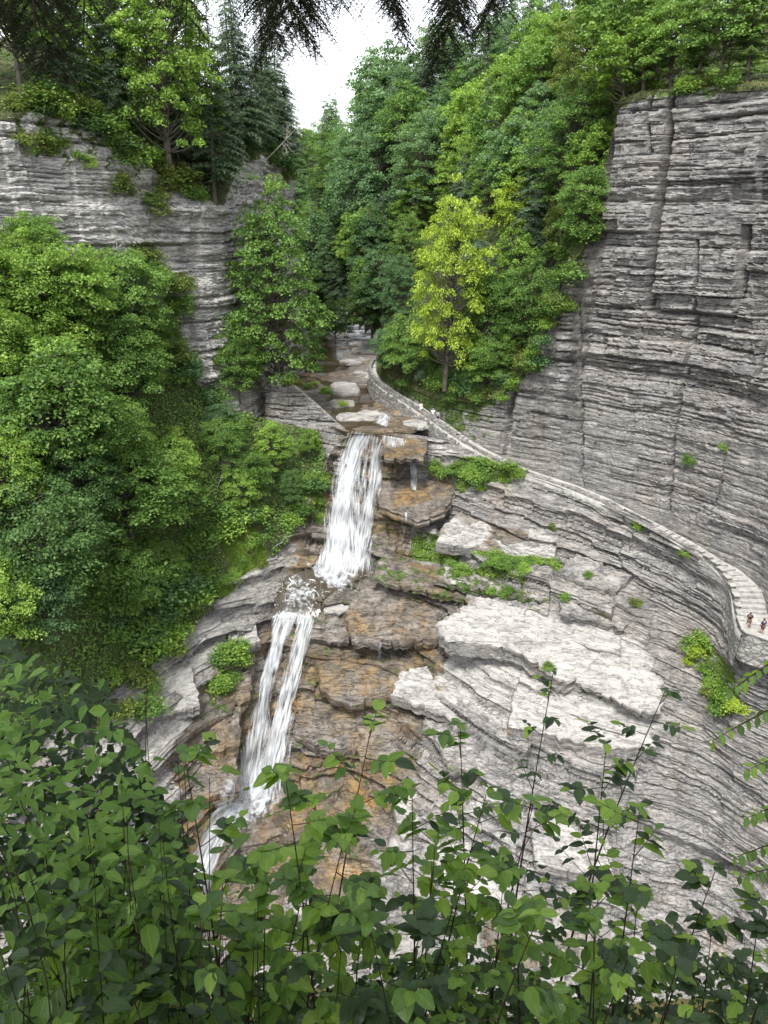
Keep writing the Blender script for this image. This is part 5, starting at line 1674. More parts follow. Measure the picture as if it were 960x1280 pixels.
# bare grey trees
for u, v, h, lb, tl in ((55, 500, 6, 'bare bleached tree sticking out of the leaves on the left bank', (.5, .6)), (20, 660, 5, 'pale tangle of dead branches low on the left bank', (.7, -.3)),
                    (268, 566, 5, 'dead grey tree with forked branches above the plunge pool', (.2, .3)), (330, 120, 8, 'bare grey tree hanging under the dark hemlocks on the left rim', (.9, .5)),
                    (236, 405, 4.5, 'thin bleached snag in front of the pale prow', (.1, .1)), (133, 290, 7, 'slender pale dead trunk in front of the left cliff', (0, 0)),
                    (378, 300, 8, 'leaning dead pole beside the big full tree', (.15, .25)), (600, 375, 9, 'slim pale dead trunk in the wood above the trail', (.02, .02))):
    p = plant_spot(u, v, h, 40)
    if p is not None:
        stand('bare', p[0], h, None, lb, 'dead tree', None, .8, None, tl)

# ------------------------------------------------------------------ shrubs, grass, undergrowth
def scatter_leaves(name, P, faces_idx, n, size, rg, lift=0.6, strip=False, upn=0.6):
    """leaf quads spread over a surface grid; faces_idx: (k, 4) vertex indices"""
    V = P.reshape(-1, 3)
    q = V[faces_idx]
    ar = np.linalg.norm(np.cross(q[:, 2] - q[:, 0], q[:, 3] - q[:, 1]), axis=1)
    pk = rg.choice(len(q), n, p=ar / ar.sum())
    a, b_ = rg.random((n, 1)), rg.random((n, 1))
    f = q[pk]
    pos = (f[:, 0] * (1 - a) + f[:, 1] * a) * (1 - b_) + (f[:, 3] * (1 - a) + f[:, 2] * a) * b_
    nrm = np.cross(f[:, 2] - f[:, 0], f[:, 3] - f[:, 1]); nrm /= np.linalg.norm(nrm, axis=1)[:, None] + 1e-9
    nrm[nrm[:, 2] < 0] *= -1
    # clumps: lift follows a noise so that the cover has mounds and hollows
    cl = np.clip(0.5 + 0.9 * fbm(pos[:, 0] * .45, pos[:, 1] * .45, pos[:, 2] * .45, oct=3, seed=33), 0.02, 1)
    pos = pos + nrm * (lift * cl * rg.random(n) ** .6)[:, None] * .7 + np.array((0, 0, 1.)) * (lift * .5 * cl * rg.random(n))[:, None]
    N = nrm * .5 + np.array((0, 0, upn)) + rg.normal(0, .45, (n, 3))
    L = size * rg.uniform(.6, 1.35, n)
    if strip:
        dirs = np.array((0, 0, 1.)) + rg.normal(0, .35, (n, 3)) + nrm * .4
        return leaf_quads(pos, N - np.array((0, 0, upn)), L, L * .16, rg, 'strip', droop=.3, dirs=dirs)
    return leaf_quads(pos, N, L, L * .62, rg, droop=.12)

rgC = np.random.default_rng(91)
def cover(name, P, keepmask, n, size, mat, label, cat, lift=.6, strip=False):
    f = grid_faces(P.shape[0], P.shape[1], keepmask)
    if len(f) == 0: return
    v, fc = scatter_leaves(name, P, f, n, size, rgC, lift, strip)
    o = add(name, mesh_arrays(name, v, fc), M[mat])
    tag(o, label, cat, kind='stuff')

u3, v3 = project(S3)
grassy = soft(u3, v3, [(300, 680, 26), (325, 712, 20), (280, 735, 18)], 18) + .35 * fbm(S3[..., 0] * .6, S3[..., 1] * .6, oct=3, seed=77) > .5
cover('undergrowth', S3, ~grassy & (u3 > -60), 30000, .32, 'leaf_mid', 'leafy undergrowth covering the bank left of the falls', 'undergrowth', 1.0)
cover('undergrowth', S3, ~grassy & (u3 > -60), 20000, .32, 'leaf_dark', 'darker low leaves between the trees left of the falls', 'undergrowth', .6)
cover('grass', S3, grassy, 7000, .60, 'grass', 'bright grass patch sloping down to the plunge pool', 'grass', .35, True)
HP = np.stack([HX, HY, HZ], -1)
hu, hv = project(HP)
inv = keep & (hu > -80) & (hu < 1040) & (hv < 520) & (HY < 170)
cover('undergrowth', HP, inv & behind_r & (dr < 40), 34000, .36, 'leaf_mid', 'leafy undergrowth on the slope above the trail', 'undergrowth', .9)
cover('undergrowth', HP, inv & behind_l & (dl < 30), 22000, .36, 'leaf_dark', 'dark undergrowth along the rim of the left cliff', 'undergrowth', .9)

for q, (Pm, nm) in enumerate(COLLARS):
    uu2, vv2 = project(Pm)
    mk = (uu2 > -60) & (uu2 < 1030)
    cover('undergrowth', Pm, mk, 6000, .24, 'leaf_olive' if q == 0 else 'leaf_dark', nm, 'undergrowth', .45)
    cover('dry_grass', Pm, mk, 1500, .40, 'drygrass', 'dry grass hanging over ' + nm[-26:], 'grass', .3, True)
ms = (mossA > .45) & (U4 > 380)
cover('ledge_grass', P4d, ms, 14000, .34, 'grass', 'bright grass and moss tufts on the wet ledges', 'grass', .25, True)
cover('ledge_leaves', P4d, ms & (V4 < 760), 7000, .20, 'leaf_bright', 'small bright leaves on the mossy ledges below the trail', 'ground cover', .35)

# shrubs, each on its own foot
def shrub_at(u, v, size, mat, label, group, wide=1.0):
    h_ = hit(u, v)
    if h_ is None: return
    return stand('shrub', h_[0] - Vector((0, 0, .1)), size, mat, label, 'shrub', group, wide, None, (PRNG.uniform(-.15, .15), PRNG.uniform(-.15, .15)))
def shrubs(poly_pts, n, smin, smax, mats, label, group, rad):
    pts = np.array(poly_pts, float)
    sg = np.linalg.norm(np.diff(pts, axis=0), axis=1) if len(pts) > 1 else np.array([1.0])
    for k in range(n):
        if len(pts) > 1:
            j = np.searchsorted(np.cumsum(sg) / sg.sum(), PRNG.random()); j = min(j, len(sg) - 1)
            c = pts[j] + (pts[j + 1] - pts[j]) * PRNG.random()
        else: c = pts[0]
        u, v = c[0] + PRNG.gauss(0, rad), c[1] + PRNG.gauss(0, rad * .6)
        shrub_at(u, v, PRNG.uniform(smin, smax), PRNG.choice(mats), label, group, PRNG.uniform(.9, 1.4))
LM, LB, LD, LO, LC, LY = 'leaf_mid', 'leaf_bright', 'leaf_dark', 'leaf_olive', 'leaf_blue', 'leaf_yellow'
shrubs([(330, 640), (290, 650), (250, 700), (215, 760), (150, 800)], 26, 1.6, 3.0, [LM, LM, LC, LB], 'leafy shrub at the lower edge of the wood left of the falls', 'shrubs along the lower edge of the left wood', 14)
shrubs([(270, 810), (300, 830), (265, 880)], 9, 1.2, 2.2, [LM, LB], 'green shrub in the rocky cleft left of the lower waterfall', 'shrubs in the cleft left of the lower waterfall', 10)
shrubs([(210, 790), (170, 850), (130, 900)], 14, 1.4, 2.6, [LM, LO, LB], 'shrub among the pale bank rocks beside the near bushes', 'shrubs among the pale bank rocks', 16)
shrubs([(395, 590), (385, 630), (370, 660)], 12, 1.0, 2.0, [LM, LB, LD], 'shrub on the wet bank beside the upper waterfall', 'shrubs beside the upper waterfall', 7)
shrubs([(360, 475), (400, 485), (425, 505)], 7, .7, 1.3, [LY, LB], 'small yellow green shrub on the rock bank by the lip', 'shrubs on the rock bank by the lip', 6)
shrubs([(540, 590), (585, 590), (610, 600), (655, 595)], 18, .8, 1.7, [LB, LM, LB], 'bright shrub under the wall of the trail steps', 'shrubs under the wall of the trail steps', 9)
shrubs([(560, 712), (640, 705), (690, 715)], 12, .7, 1.5, [LB, LM], 'low green shrub on the mossy ledge right of the falls', 'shrubs on the mossy ledge', 7)
shrubs([(600, 738), (660, 748)], 5, .5, 1.0, [LB, LM], 'small tuft on the thin ledge under the mossy one', 'shrubs on the thin ledge', 5)
shrubs([(870, 810), (895, 850), (905, 880), (930, 860)], 13, .9, 1.7, [LY, LB, LM, LB, LO], 'light green shrub below the stair landing', 'shrubs below the stair landing', 10)
for u, v, s_, m_, lb in ((862, 577, 1.1, LM, 'lone tuft of leaves growing from a crack in the right cliff'), (800, 660, 1.3, LB, 'bright tuft on the outer edge of the middle of the trail'), (858, 695, 1.0, LB, 'tuft on the trail edge above the curved parapet'),
                         (706, 748, .9, LM, 'single low tuft right of the mossy ledge'), (795, 755, 1.0, LO, 'olive tuft on the grey face below the trail'), (735, 720, .8, LM, 'small tuft on the grey face right of the mossy ledge'),
                         (690, 660, .8, LO, 'thin olive tuft under the trail bend'), (685, 835, .9, LB, 'bright tuft in the crack between the two largest pale slabs'), (905, 560, .8, LM, 'small tuft high on the right cliff near the edge of the picture'), (748, 270, 1.6, LB, 'bright tuft hanging on the left corner of the right cliff')):
    shrub_at(u, v, s_, m_, lb, None)
shrubs([(485, 440), (505, 460), (560, 475), (620, 478), (660, 440), (700, 345)], 52, 1.0, 2.2, [LM, LB, LO, LC], 'shrub on the open slope just above the trail', 'shrubs on the slope above the trail', 13)
shrubs([(555, 498), (600, 500), (632, 490), (660, 462), (690, 395)], 26, .8, 1.7, [LM, LB, LO], 'low shrub where the slope meets the left foot of the right cliff', 'shrubs at the left foot of the right cliff', 6)
shrubs([(768, 122), (850, 112), (960, 105)], 9, .7, 1.6, [LM, LB, LO], 'shrub on the brink of the right cliff', 'shrubs on the brink of the right cliff', 5)
shrubs([(765, 130), (748, 215), (740, 290), (705, 350), (690, 400)], 16, 1.0, 2.2, [LM, LB, LO], 'shrub along the stepped left edge of the right cliff', 'shrubs along the left edge of the right cliff', 5)
shrubs([(20, 140), (110, 142), (165, 190), (205, 225), (262, 250)], 34, 1.2, 2.8, [LM, LO, LD, LB], 'shrub hanging over the brink of the left cliff', 'shrubs on the brink of the left cliff', 9)
shrubs([(195, 400), (215, 440), (240, 490), (290, 530)], 18, 1.6, 3.0, [LM, LC, LB, LO], 'leafy shrub on the slope right under the prow', 'shrubs on the slope under the prow', 10)
shrubs([(40, 735), (130, 745), (200, 735), (250, 690)], 30, 1.8, 3.4, [LM, LC, LB, LM], 'leafy shrub low on the bank behind the near bushes', 'shrubs low on the bank behind the near bushes', 18)
shrubs([(290, 660), (320, 700), (275, 730)], 12, .8, 1.5, [LB, LM, LO], 'small shrub in the bright grass by the plunge pool', 'shrubs in the bright grass', 9)
shrubs([(545, 478), (590, 480)], 8, 1.2, 2.2, [LB, LM], 'bright shrub round the foot of the yellow green tree', 'shrubs round the yellow green tree', 5)
shrubs([(20, 180), (110, 195), (150, 235), (225, 275)], 16, .9, 2.0, [LM, LO, LB], 'small shrub on a ledge of the left cliff face', 'shrubs on ledges of the left cliff', 8)
shrubs([(290, 215), (340, 200), (385, 240), (410, 330)], 22, 1.4, 3.0, [LD, LO, LC], 'dark shrub on the broken edge behind the big full tree', 'shrubs behind the big full tree', 10)
shrubs([(390, 420), (400, 440), (380, 400)], 10, 1.2, 2.4, [LD, LO], 'dark shrub over the left side of the upper creek', 'shrubs over the upper creek', 9)
shrubs([(225, 400), (215, 350), (180, 320)], 12, 1.4, 2.6, [LO, LM, LB], 'olive shrub at the foot of the pale prow', 'shrubs at the foot of the prow', 10)

# ------------------------------------------------------------------ falling water
WATER_BV = BV_FALLS
def sheet(name, line, nlong, nacross, off, label=None, parent=None, dens_edge=0.25, mat='fall', dens=0.55):
    """sheet of water in front of the rock; line = (u, v, half width px, density)"""
    L = np.array([(p[0], p[1], p[2], p[3] if len(p) > 3 else dens) for p in line], float)
    s_ = np.r_[0, np.cumsum(np.hypot(np.diff(L[:, 0]), np.diff(L[:, 1])))]
    Q = pchip(s_, L, np.linspace(0, s_[-1], nlong))
    k = np.linspace(-1, 1, nacross)
    dist = np.zeros((nlong, nacross)); D = np.zeros((nlong, nacross, 3))
    for i in range(nlong):
        t_ = Q[min(i + 1, nlong - 1), :2] - Q[max(i - 1, 0), :2]; t_ = t_ / (np.linalg.norm(t_) + 1e-9)
        nrm = np.array((t_[1], -t_[0])) if t_[1] > 0 else np.array((-t_[1], t_[0]))
        nrm = np.array((abs(nrm[0]), nrm[1]))
        for j in range(nacross):
            u, v = Q[i, :2] + nrm * k[j] * Q[i, 2]
            d = ray(u, v).normalized(); D[i, j] = d
            h_ = hit(u, v, WATER_BV)
            dist[i, j] = h_[2] + 8 if h_ else np.nan
    med = np.nanmedian(dist)
    for j in range(nacross):
        c = dist[:, j]; ok = ~np.isnan(c)
        dist[:, j] = np.interp(np.arange(nlong), np.where(ok)[0], c[ok]) if ok.any() else med
    w = max(1, nlong // 18)
    mn = np.stack([dist[max(0, i - w):i + w + 1].min(0) for i in range(nlong)])
    dist = blur(blur(0.6 * mn + .4 * dist, w, 0), max(1, nacross // 8), 1) - off
    P = D * dist[..., None]
    P = P + np.array((0, -1., 0)) * (0.12 * fbm(P[..., 0] * 3.0, P[..., 2] * .6, oct=3, seed=66))[..., None]
    me = mesh_arrays(name, P, grid_faces(nlong, nacross), smooth=True)
    uvl = me.uv_layers.new(name='UVMap')
    al = np.r_[0, np.cumsum(np.linalg.norm(np.diff(P[:, nacross // 2], axis=0), axis=1))]
    ac = np.linalg.norm(P - P[:, nacross // 2][:, None], axis=-1) * np.sign(k)[None]
    uvv = np.stack([ac, np.broadcast_to(al[:, None], ac.shape)], -1).reshape(-1, 2) + np.array((hash(label or name) % 97, 0)) * 0 + np.array((line[0][0] * .37, line[0][1] * .11))
    li = np.zeros(len(me.loops), np.int32); me.loops.foreach_get('vertex_index', li)
    uvl.data.foreach_set('uv', uvv[li].astype(np.float32).ravel())
    de = Q[:, 3][:, None] * (dens_edge + (1 - dens_edge) * (1 - np.abs(k)[None] ** 2.2))
    end = sstep(0, .03, np.linspace(0, 1, nlong))[:, None] * (1 - .8 * sstep(.93, 1, np.linspace(0, 1, nlong))[:, None])
    set_attr(me, 'flow_amount', de * (.25 + .75 * end))
    o = add(name, me, M[mat], parent)
    return o

fall_up = empty('waterfall', at(430, 716, 90)); tag(fall_up, 'tall white upper waterfall fanning out over the dark ledges', 'waterfall')
fall_up.location = (0, 0, 0)
sheet('water_sheet', [(452, 540, 15, .62), (443, 560, 15, .62), (436, 585, 15, .62), (431, 612, 19, .58), (432, 640, 29, .54), (432, 680, 33, .52), (428, 718, 37, .60)], 110, 26, .35, parent=fall_up)
sheet('water_sheet', [(446, 560, 6, .7), (434, 600, 9, .8), (425, 640, 14, .7), (420, 690, 18, .75), (414, 718, 24, .85)], 90, 14, .55, parent=fall_up)
sheet('water_sheet', [(478, 546, 10, .35), (470, 570, 9, .52), (468, 598, 10, .62), (460, 640, 11, .5), (452, 690, 12, .45), (449, 714, 13, .6)], 90, 12, .40, parent=fall_up)
sheet('water_sheet', [(462, 541, 20, .42), (455, 570, 17, .35), (450, 610, 17, .30), (448, 660, 20, .34), (440, 712, 26, .5)], 90, 20, .30, parent=fall_up)
fall_side = empty('waterfall', (0, 0, 0)); tag(fall_side, 'thin side trickle dropping off the ledge right of the upper waterfall', 'waterfall')
sheet('water_sheet', [(517, 578, 5, .55), (517, 596, 5, .62), (517, 613, 4, .5)], 30, 6, .35, parent=fall_side)
sheet('water_sheet', [(506, 640, 9, .30), (507, 665, 9, .24), (508, 690, 8, .15)], 30, 8, .30, parent=fall_side)
sheet('water_sheet', [(494, 546, 16, .50), (493, 553, 17, .58), (493, 560, 15, .35)], 20, 16, .25, parent=fall_side)
fall_lo = empty('waterfall', (0, 0, 0)); tag(fall_lo, 'lower waterfall of two narrow white strands plunging down a brown chute', 'waterfall')
sheet('water_sheet', [(357, 767, 16, .58), (350, 790, 13, .62), (341, 825, 10, .64), (332, 860, 10, .62), (325, 900, 13, .62), (318, 945, 19, .60), (311, 990, 26, .74)], 120, 18, .40, parent=fall_lo)
sheet('water_sheet', [(386, 767, 13, .58), (379, 795, 11, .62), (369, 830, 11, .64), (359, 870, 13, .62), (351, 905, 16, .60), (343, 945, 20, .58), (335, 990, 24, .74)], 120, 18, .40, parent=fall_lo)
sheet('water_sheet', [(371, 767, 24, .50), (368, 780, 22, .42), (362, 795, 18, .18)], 24, 18, .32, parent=fall_lo)
sheet('water_sheet', [(335, 930, 26, .10), (325, 960, 34, .26), (318, 998, 42, .55)], 40, 20, .7, parent=fall_lo)
sheet('foam', [(322, 972, 34, .25), (312, 992, 38, .62), (298, 1012, 30, .55), (284, 1030, 22, .40)], 40, 24, .75, parent=fall_lo, mat='foam')
fall_lw = empty('waterfall', (0, 0, 0)); tag(fall_lw, 'lowest cascade glimpsed through the leaves below the lower waterfall', 'waterfall')
sheet('water_sheet', [(296, 1002, 20, .6), (280, 1025, 18, .62), (268, 1050, 17, .66), (252, 1090, 20, .72), (240, 1150, 22, .66), (235, 1180, 24, .6)], 60, 14, .4, parent=fall_lw)
fall_t = empty('waterfall', (0, 0, 0)); tag(fall_t, 'hair thin trickle falling from the brown slab beside the white streak', 'waterfall')
sheet('water_sheet', [(476, 802, 2.5, .7), (475, 812, 2.5, .7), (474, 822, 3.5, .6)], 16, 5, .25, parent=fall_t)
fall_c = empty('waterfall', (0, 0, 0)); tag(fall_c, 'short white chute between creek slabs above the lip', 'waterfall')
_keep = WATER_BV
WATER_BV = None
sheet('water_sheet', [(483, 518, 8, .7), (479, 524, 9, .75), (476, 531, 9, .6)], 16, 10, .15, parent=fall_c)
WATER_BV = _keep

# plunge pool between the two falls: water sliding over the shelf
pu, pv = np.meshgrid(np.linspace(338, 466, 52), np.linspace(708, 772, 34))
pd = np.zeros(pu.shape)
for i in range(pu.shape[0]):
    for j in range(pu.shape[1]):
        h_ = hit(pu[i, j], pv[i, j], BV_FALLS); pd[i, j] = h_[2] + 8
pd = blur(blur(pd, 3, 0), 3, 1) - .22
PP = np.array([[np.array(ray(pu[i, j], pv[i, j]).normalized()) * pd[i, j] for j in range(pu.shape[1])] for i in range(pu.shape[0])])
PP[..., 2] += .06 * fbm(PP[..., 0] * 1.6, PP[..., 1] * 1.6, oct=3, seed=12)
le = np.interp(pv, [708, 720, 740, 772], [392, 356, 344, 338]); ri = np.interp(pv, [708, 722, 735, 750, 772], [464, 458, 425, 404, 400])
pk = (pu > le) & (pu < ri)
me = mesh_arrays('plunge_pool', PP, grid_faces(*pu.shape, pk), smooth=True)
tag(add('plunge_pool', me, M['plunge']), 'dark foam streaked water on the shelf between the upper and lower waterfalls', 'pool', kind='structure')
sheet('foam', [(362, 722, 12, .25), (370, 732, 17, .42), (374, 742, 20, .50), (372, 752, 20, .34), (370, 766, 24, .30)], 40, 20, .42, parent=fall_up, mat='foam')
sheet('foam', [(415, 708, 34, .35), (412, 718, 34, .66), (406, 728, 30, .30)], 24, 22, .55, parent=fall_up, mat='foam')

# ------------------------------------------------------------------ people on the trail
def flat_mat(name, c, rough=.85):
    m, nt, out = new_mat(name)
    b = NB(nt)
    nz = b.noise(b.coord((14, 14, 14), 'Object'), 1.0, 3)
    col = b.mix(nz, tuple(x * .75 for x in c), tuple(min(1, x * 1.2) for x in c))
    b.link(b.principled(col, rough), out.inputs['Surface'])
    return m
SKIN = flat_mat('skin', (0.42, 0.26, 0.18)); HAIR = flat_mat('dark_hair', (0.03, 0.022, 0.018))

def skin_mesh(name, verts, edges, radii, root=0, lv=1):
    me = bpy.data.meshes.new(name)
    me.from_pydata(verts, edges, [])
    o = bpy.data.objects.new(name, me)
    COL.objects.link(o)
    md = o.modifiers.new('skin', 'SKIN'); md.use_smooth_shade = True
    sub = o.modifiers.new('sub', 'SUBSURF'); sub.levels = lv; sub.render_levels = lv
    for k, sv in enumerate(me.skin_vertices[0].data):
        r_ = radii[k]; sv.radius = r_ if isinstance(r_, tuple) else (r_, r_)
        sv.use_root = (k == root)
    dg = bpy.context.evaluated_depsgraph_get(); dg.update()
    m2 = bpy.data.meshes.new_from_object(o.evaluated_get(dg))
    m2.name = name
    bpy.data.objects.remove(o); bpy.data.meshes.remove(me)
    return m2

def person(loc, facing, pose, shirt, short, label, hat=None, h=1.72):
    root = empty('person', loc, facing)
    s_ = h / 1.72
    root.scale = (s_, s_, s_)
    stride, armsw = pose
    # x to the side, y is forward, z up
    J = {'pel': (0, 0, .92), 'wai': (0, .01, 1.08), 'che': (0, .0, 1.28), 'nec': (0, .0, 1.46), 'hb': (0, .03, 1.54), 'ht': (0, .03, 1.64)}
    for s, sd in (('l', -1), ('r', 1)):
        f = stride * sd
        J['hip' + s] = (.10 * sd, 0, .90); J['kne' + s] = (.105 * sd, .10 * f + .03, .50); J['ank' + s] = (.10 * sd, .22 * f - (.05 if f < 0 else 0), .08); J['toe' + s] = (.115 * sd, .22 * f + .13 - (.05 if f < 0 else 0), .035)
        a = -armsw * sd
        J['sho' + s] = (.19 * sd, 0, 1.40); J['elb' + s] = (.25 * sd, .10 * a, 1.13); J['wri' + s] = (.24 * sd, .22 * a + .06, .90); J['han' + s] = (.235 * sd, .25 * a + .09, .80)
    names = list(J); ix = {n: k for k, n in enumerate(names)}
    E = [('pel', 'wai'), ('wai', 'che'), ('che', 'nec'), ('nec', 'hb'), ('hb', 'ht')]
    for s in 'lr':
        E += [('pel', 'hip' + s), ('hip' + s, 'kne' + s), ('kne' + s, 'ank' + s), ('ank' + s, 'toe' + s), ('che', 'sho' + s), ('sho' + s, 'elb' + s), ('elb' + s, 'wri' + s), ('wri' + s, 'han' + s)]
    rad = {'pel': (.15, .11), 'wai': (.13, .095), 'che': (.16, .11), 'nec': .055, 'hb': .085, 'ht': .075}
    for s in 'lr': rad.update({'hip' + s: .085, 'kne' + s: .058, 'ank' + s: .042, 'toe' + s: .035, 'sho' + s: .06, 'elb' + s: .042, 'wri' + s: .03, 'han' + s: (.04, .022)})
    body = add('body', skin_mesh('body', [J[n] for n in names], [(ix[a], ix[b_]) for a, b_ in E], [rad[n] for n in names], 0, 1), SKIN, root)
    def garment(nm, ns, es, rs, mat):
        iy = {n: k for k, n in enumerate(ns)}
        pts = []
        for n in ns:
            if isinstance(J.get(n), tuple): pts.append(J[n])
        return add(nm, skin_mesh(nm, pts, [(iy[a], iy[b_]) for a, b_ in es], rs, 0, 1), mat, root)
    for s, sd in (('l', -1), ('r', 1)):
        S, El, H, Kn = np.array(J['sho' + s]), np.array(J['elb' + s]), np.array(J['hip' + s]), np.array(J['kne' + s])
        J['slv' + s] = tuple(S + (El - S) * .75); J['thi' + s] = tuple(H + (Kn - H) * .8)
    J['hem'] = (0, 0, .95); J['col'] = (0, 0, 1.42)
    garment('shirt', ['che', 'wai', 'hem', 'col', 'shol', 'slvl', 'shor', 'slvr'], [('che', 'wai'), ('wai', 'hem'), ('che', 'col'), ('che', 'shol'), ('shol', 'slvl'), ('che', 'shor'), ('shor', 'slvr')],
            [(.185, .135), (.165, .12), (.165, .125), .075, .08, .068, .08, .068], shirt)
    garment('shorts', ['pel', 'hipl', 'thil', 'hipr', 'thir'], [('pel', 'hipl'), ('hipl', 'thil'), ('pel', 'hipr'), ('hipr', 'thir')], [(.165, .125), .105, .09, .105, .09], short)
    # hair cap and nose
    me = bpy.data.meshes.new('hair')
    hv, hf = [], []
    nla, nlo = 6, 12
    for a in range(nla + 1):
        th = a / nla * 1.75
        for b_ in range(nlo):
            ph = 2 * math.pi * b_ / nlo
            back = .35 * max(0, -math.sin(ph)) * (a / nla)
            hv.append((.098 * math.sin(th) * math.cos(ph), .03 + .112 * math.sin(th) * math.sin(ph) - .012, 1.60 + .115 * math.cos(th) - back * .06))
    for a in range(nla):
        for b_ in range(nlo):
            k0_, k1_ = a * nlo + b_, a * nlo + (b_ + 1) % nlo
            hf.append((k0_, k1_, k1_ + nlo, k0_ + nlo))
    add('hair' if hat is None else 'cap', mesh_arrays('hair', hv, np.array(hf), True), HAIR if hat is None else hat, root)
    tag(root, label, 'person', 'people on the trail')
    return root

def foot(u, v):
    h_ = hit(u, v)
    return h_[0]
BLK, NAVY, WHT, GRY, TAN = flat_mat('black_cloth', (.015, .013, .014)), flat_mat('navy_cloth', (.02, .035, .09)), flat_mat('white_cloth', (.75, .75, .76)), flat_mat('grey_cloth', (.28, .30, .34)), flat_mat('maroon_cloth', (.14, .07, .06))
person(foot(935, 786), R(150), (.9, .8), BLK, TAN, 'person in a black shirt stepping off the foot of the broad stair')
person(foot(952, 794), R(10), (.2, .3), NAVY, TAN, 'person in a navy shirt standing on the landing by the stair')
person(foot(526, 518), R(200), (.6, .5), WHT, WHT, 'person all in white walking the walled trail above the falls')
person(foot(541, 526), R(190), (.5, .5), WHT, GRY, 'person in a white top and grey shorts at the head of the steps', GRY)
person(foot(547, 529), R(170), (.4, .4), GRY, NAVY, 'person in a grey blue top beside the one in white')

# ------------------------------------------------------------------ near bank, shrubs and boughs round the viewpoint
nx, ny = np.meshgrid(np.linspace(-14, 14, 70), np.linspace(-9, 9.5, 60))
nzv = -1.62 - 1.75 * np.clip(ny - 0.35, 0, None) ** 1.05 + 0.12 * fbm(nx * .8, ny * .8, oct=4, seed=71) - .12 * np.clip(-ny, 0, 9)
nzv = nzv - 3.0 * np.clip(ny - 6.5, 0, None) ** 1.4
me = mesh_arrays('near_bank', np.stack([nx, ny, nzv], -1), grid_faces(*nx.shape), smooth=True)
tag(add('near_bank', me, M['soil']), 'dark leaf littered bank under the viewpoint', 'bank', kind='structure')
NEAR_BV = BVHTree.FromPolygons(np.stack([nx, ny, nzv], -1).reshape(-1, 3).tolist(), grid_faces(*nx.shape).tolist())
def near_z(x, y):
    q = NEAR_BV.ray_cast(Vector((x, y, 10)), Vector((0, 0, -1)), 100)
    return q[0].z if q[0] is not None else -1.62 - 1.75 * max(0, y - .35)

def blade_mesh(name, lobes=0, L=1.0, W=0.5, fold=.18, curl=.22, seed=0, teeth=0.0):
    """one leaf, stalk at the origin, along +y, face up: two half blades folded along the midrib"""
    n = 9
    t = np.linspace(0, 1, n)
    rgb = np.random.default_rng(seed)
    if lobes:
        w = np.array([.06, .34, .50, .40, .30, .36, .27, .13, .0]) * W * 2
        yy = np.array([0, .05, .20, .36, .44, .56, .72, .88, 1.0]) * L
        yo = yy + np.array([0, -.10, .02, .10, .0, .10, .04, .02, 0]) * L
    else:
        w = (np.sin(np.pi * t ** .78) ** .85) * W * (1 + teeth * np.where(np.arange(n) % 2, 1, -1) * .08); w[-1] = 0; w[0] = .02
        yy = t * L; yo = yy.copy()
    zc = -curl * L * t ** 2 + .02 * L * np.sin(t * 9 + seed)
    V = []
    for k in range(n):
        zf = fold * w[k]
        V += [(-w[k], yo[k], zc[k] + zf + rgb.normal(0, .012)), (-w[k] * .5, (yo[k] + yy[k]) / 2, zc[k] + zf * .42 + .02 * L * math.sin(k * 2.0)), (0, yy[k], zc[k]), (w[k] * .5, (yo[k] + yy[k]) / 2, zc[k] + zf * .42 + .02 * L * math.sin(k * 2.0 + 1)), (w[k], yo[k], zc[k] + zf + rgb.normal(0, .012))]
    V = np.array(V)
    f = grid_faces(n, 5)[:, ::-1]
    return mesh_arrays(name, V, f, True)

def near_leaf_mat(name, dark, light, trans=.42):
    m, nt, out = new_mat(name)
    b = NB(nt)
    oi = b.n('ShaderNodeObjectInfo')
    co = b.coord((1, 1, 1), 'Object')
    sp = b.n('ShaderNodeSeparateXYZ'); b.link(co, sp.inputs[0])
    ax = b.math('ABSOLUTE', sp.outputs[0])
    # side veins slant forward from the midrib
    wv = b.math('SINE', b.math('MULTIPLY', b.math('SUBTRACT', sp.outputs[1], b.math('MULTIPLY', ax, .8)), 52.0))
    vein = b.ramp(wv, [(0.80, 0.0), (0.98, 1.0)])
    mid = b.ramp(ax, [(0.010, 1.0), (0.03, 0.0)])
    ve = b.math('MAXIMUM', b.math('MULTIPLY', vein, .6), mid)
    f = b.math('ADD', b.math('MULTIPLY', oi.outputs['Random'], .75), b.math('MULTIPLY', b.noise(b.coord((3, 3, 3), 'Object'), 1.0, 3), .3))
    col = b.ramp(f, [(0.15, dark), (0.95, light)])
    spot = b.ramp(b.noise(b.coord((9, 9, 9), 'Object'), 1.0, 4, .6), [(0.66, 0.0), (0.74, 1.0)])
    col = b.mix(b.math('MULTIPLY', spot, b.math('MULTIPLY', oi.outputs['Random'], .5)), col, (0.10, 0.075, 0.02))
    col = b.mix(b.math('MULTIPLY', ve, .6), col, b.mix(1.0, col, (1.8, 1.65, 1.3), 'MULTIPLY'))
    p = b.n('ShaderNodeBsdfPrincipled')
    b.put(p.inputs['Base Color'], col); p.inputs['Roughness'].default_value = .34; p.inputs['Specular IOR Level'].default_value = .5
    b.link(b.bump(ve, .4, .01), p.inputs['Normal'])
    t = b.n('ShaderNodeBsdfTranslucent'); b.put(t.inputs['Color'], b.mix(1.0, col, (1.5, 1.5, .45), 'MULTIPLY'))
    mx = b.n('ShaderNodeMixShader'); mx.inputs[0].default_value = trans
    b.link(p.outputs[0], mx.inputs[1]); b.link(t.outputs[0], mx.inputs[2])
    b.link(mx.outputs[0], out.inputs['Surface'])
    return m
M['near'] = near_leaf_mat('near_leaf', (0.055, 0.115, 0.022), (0.15, 0.27, 0.052))
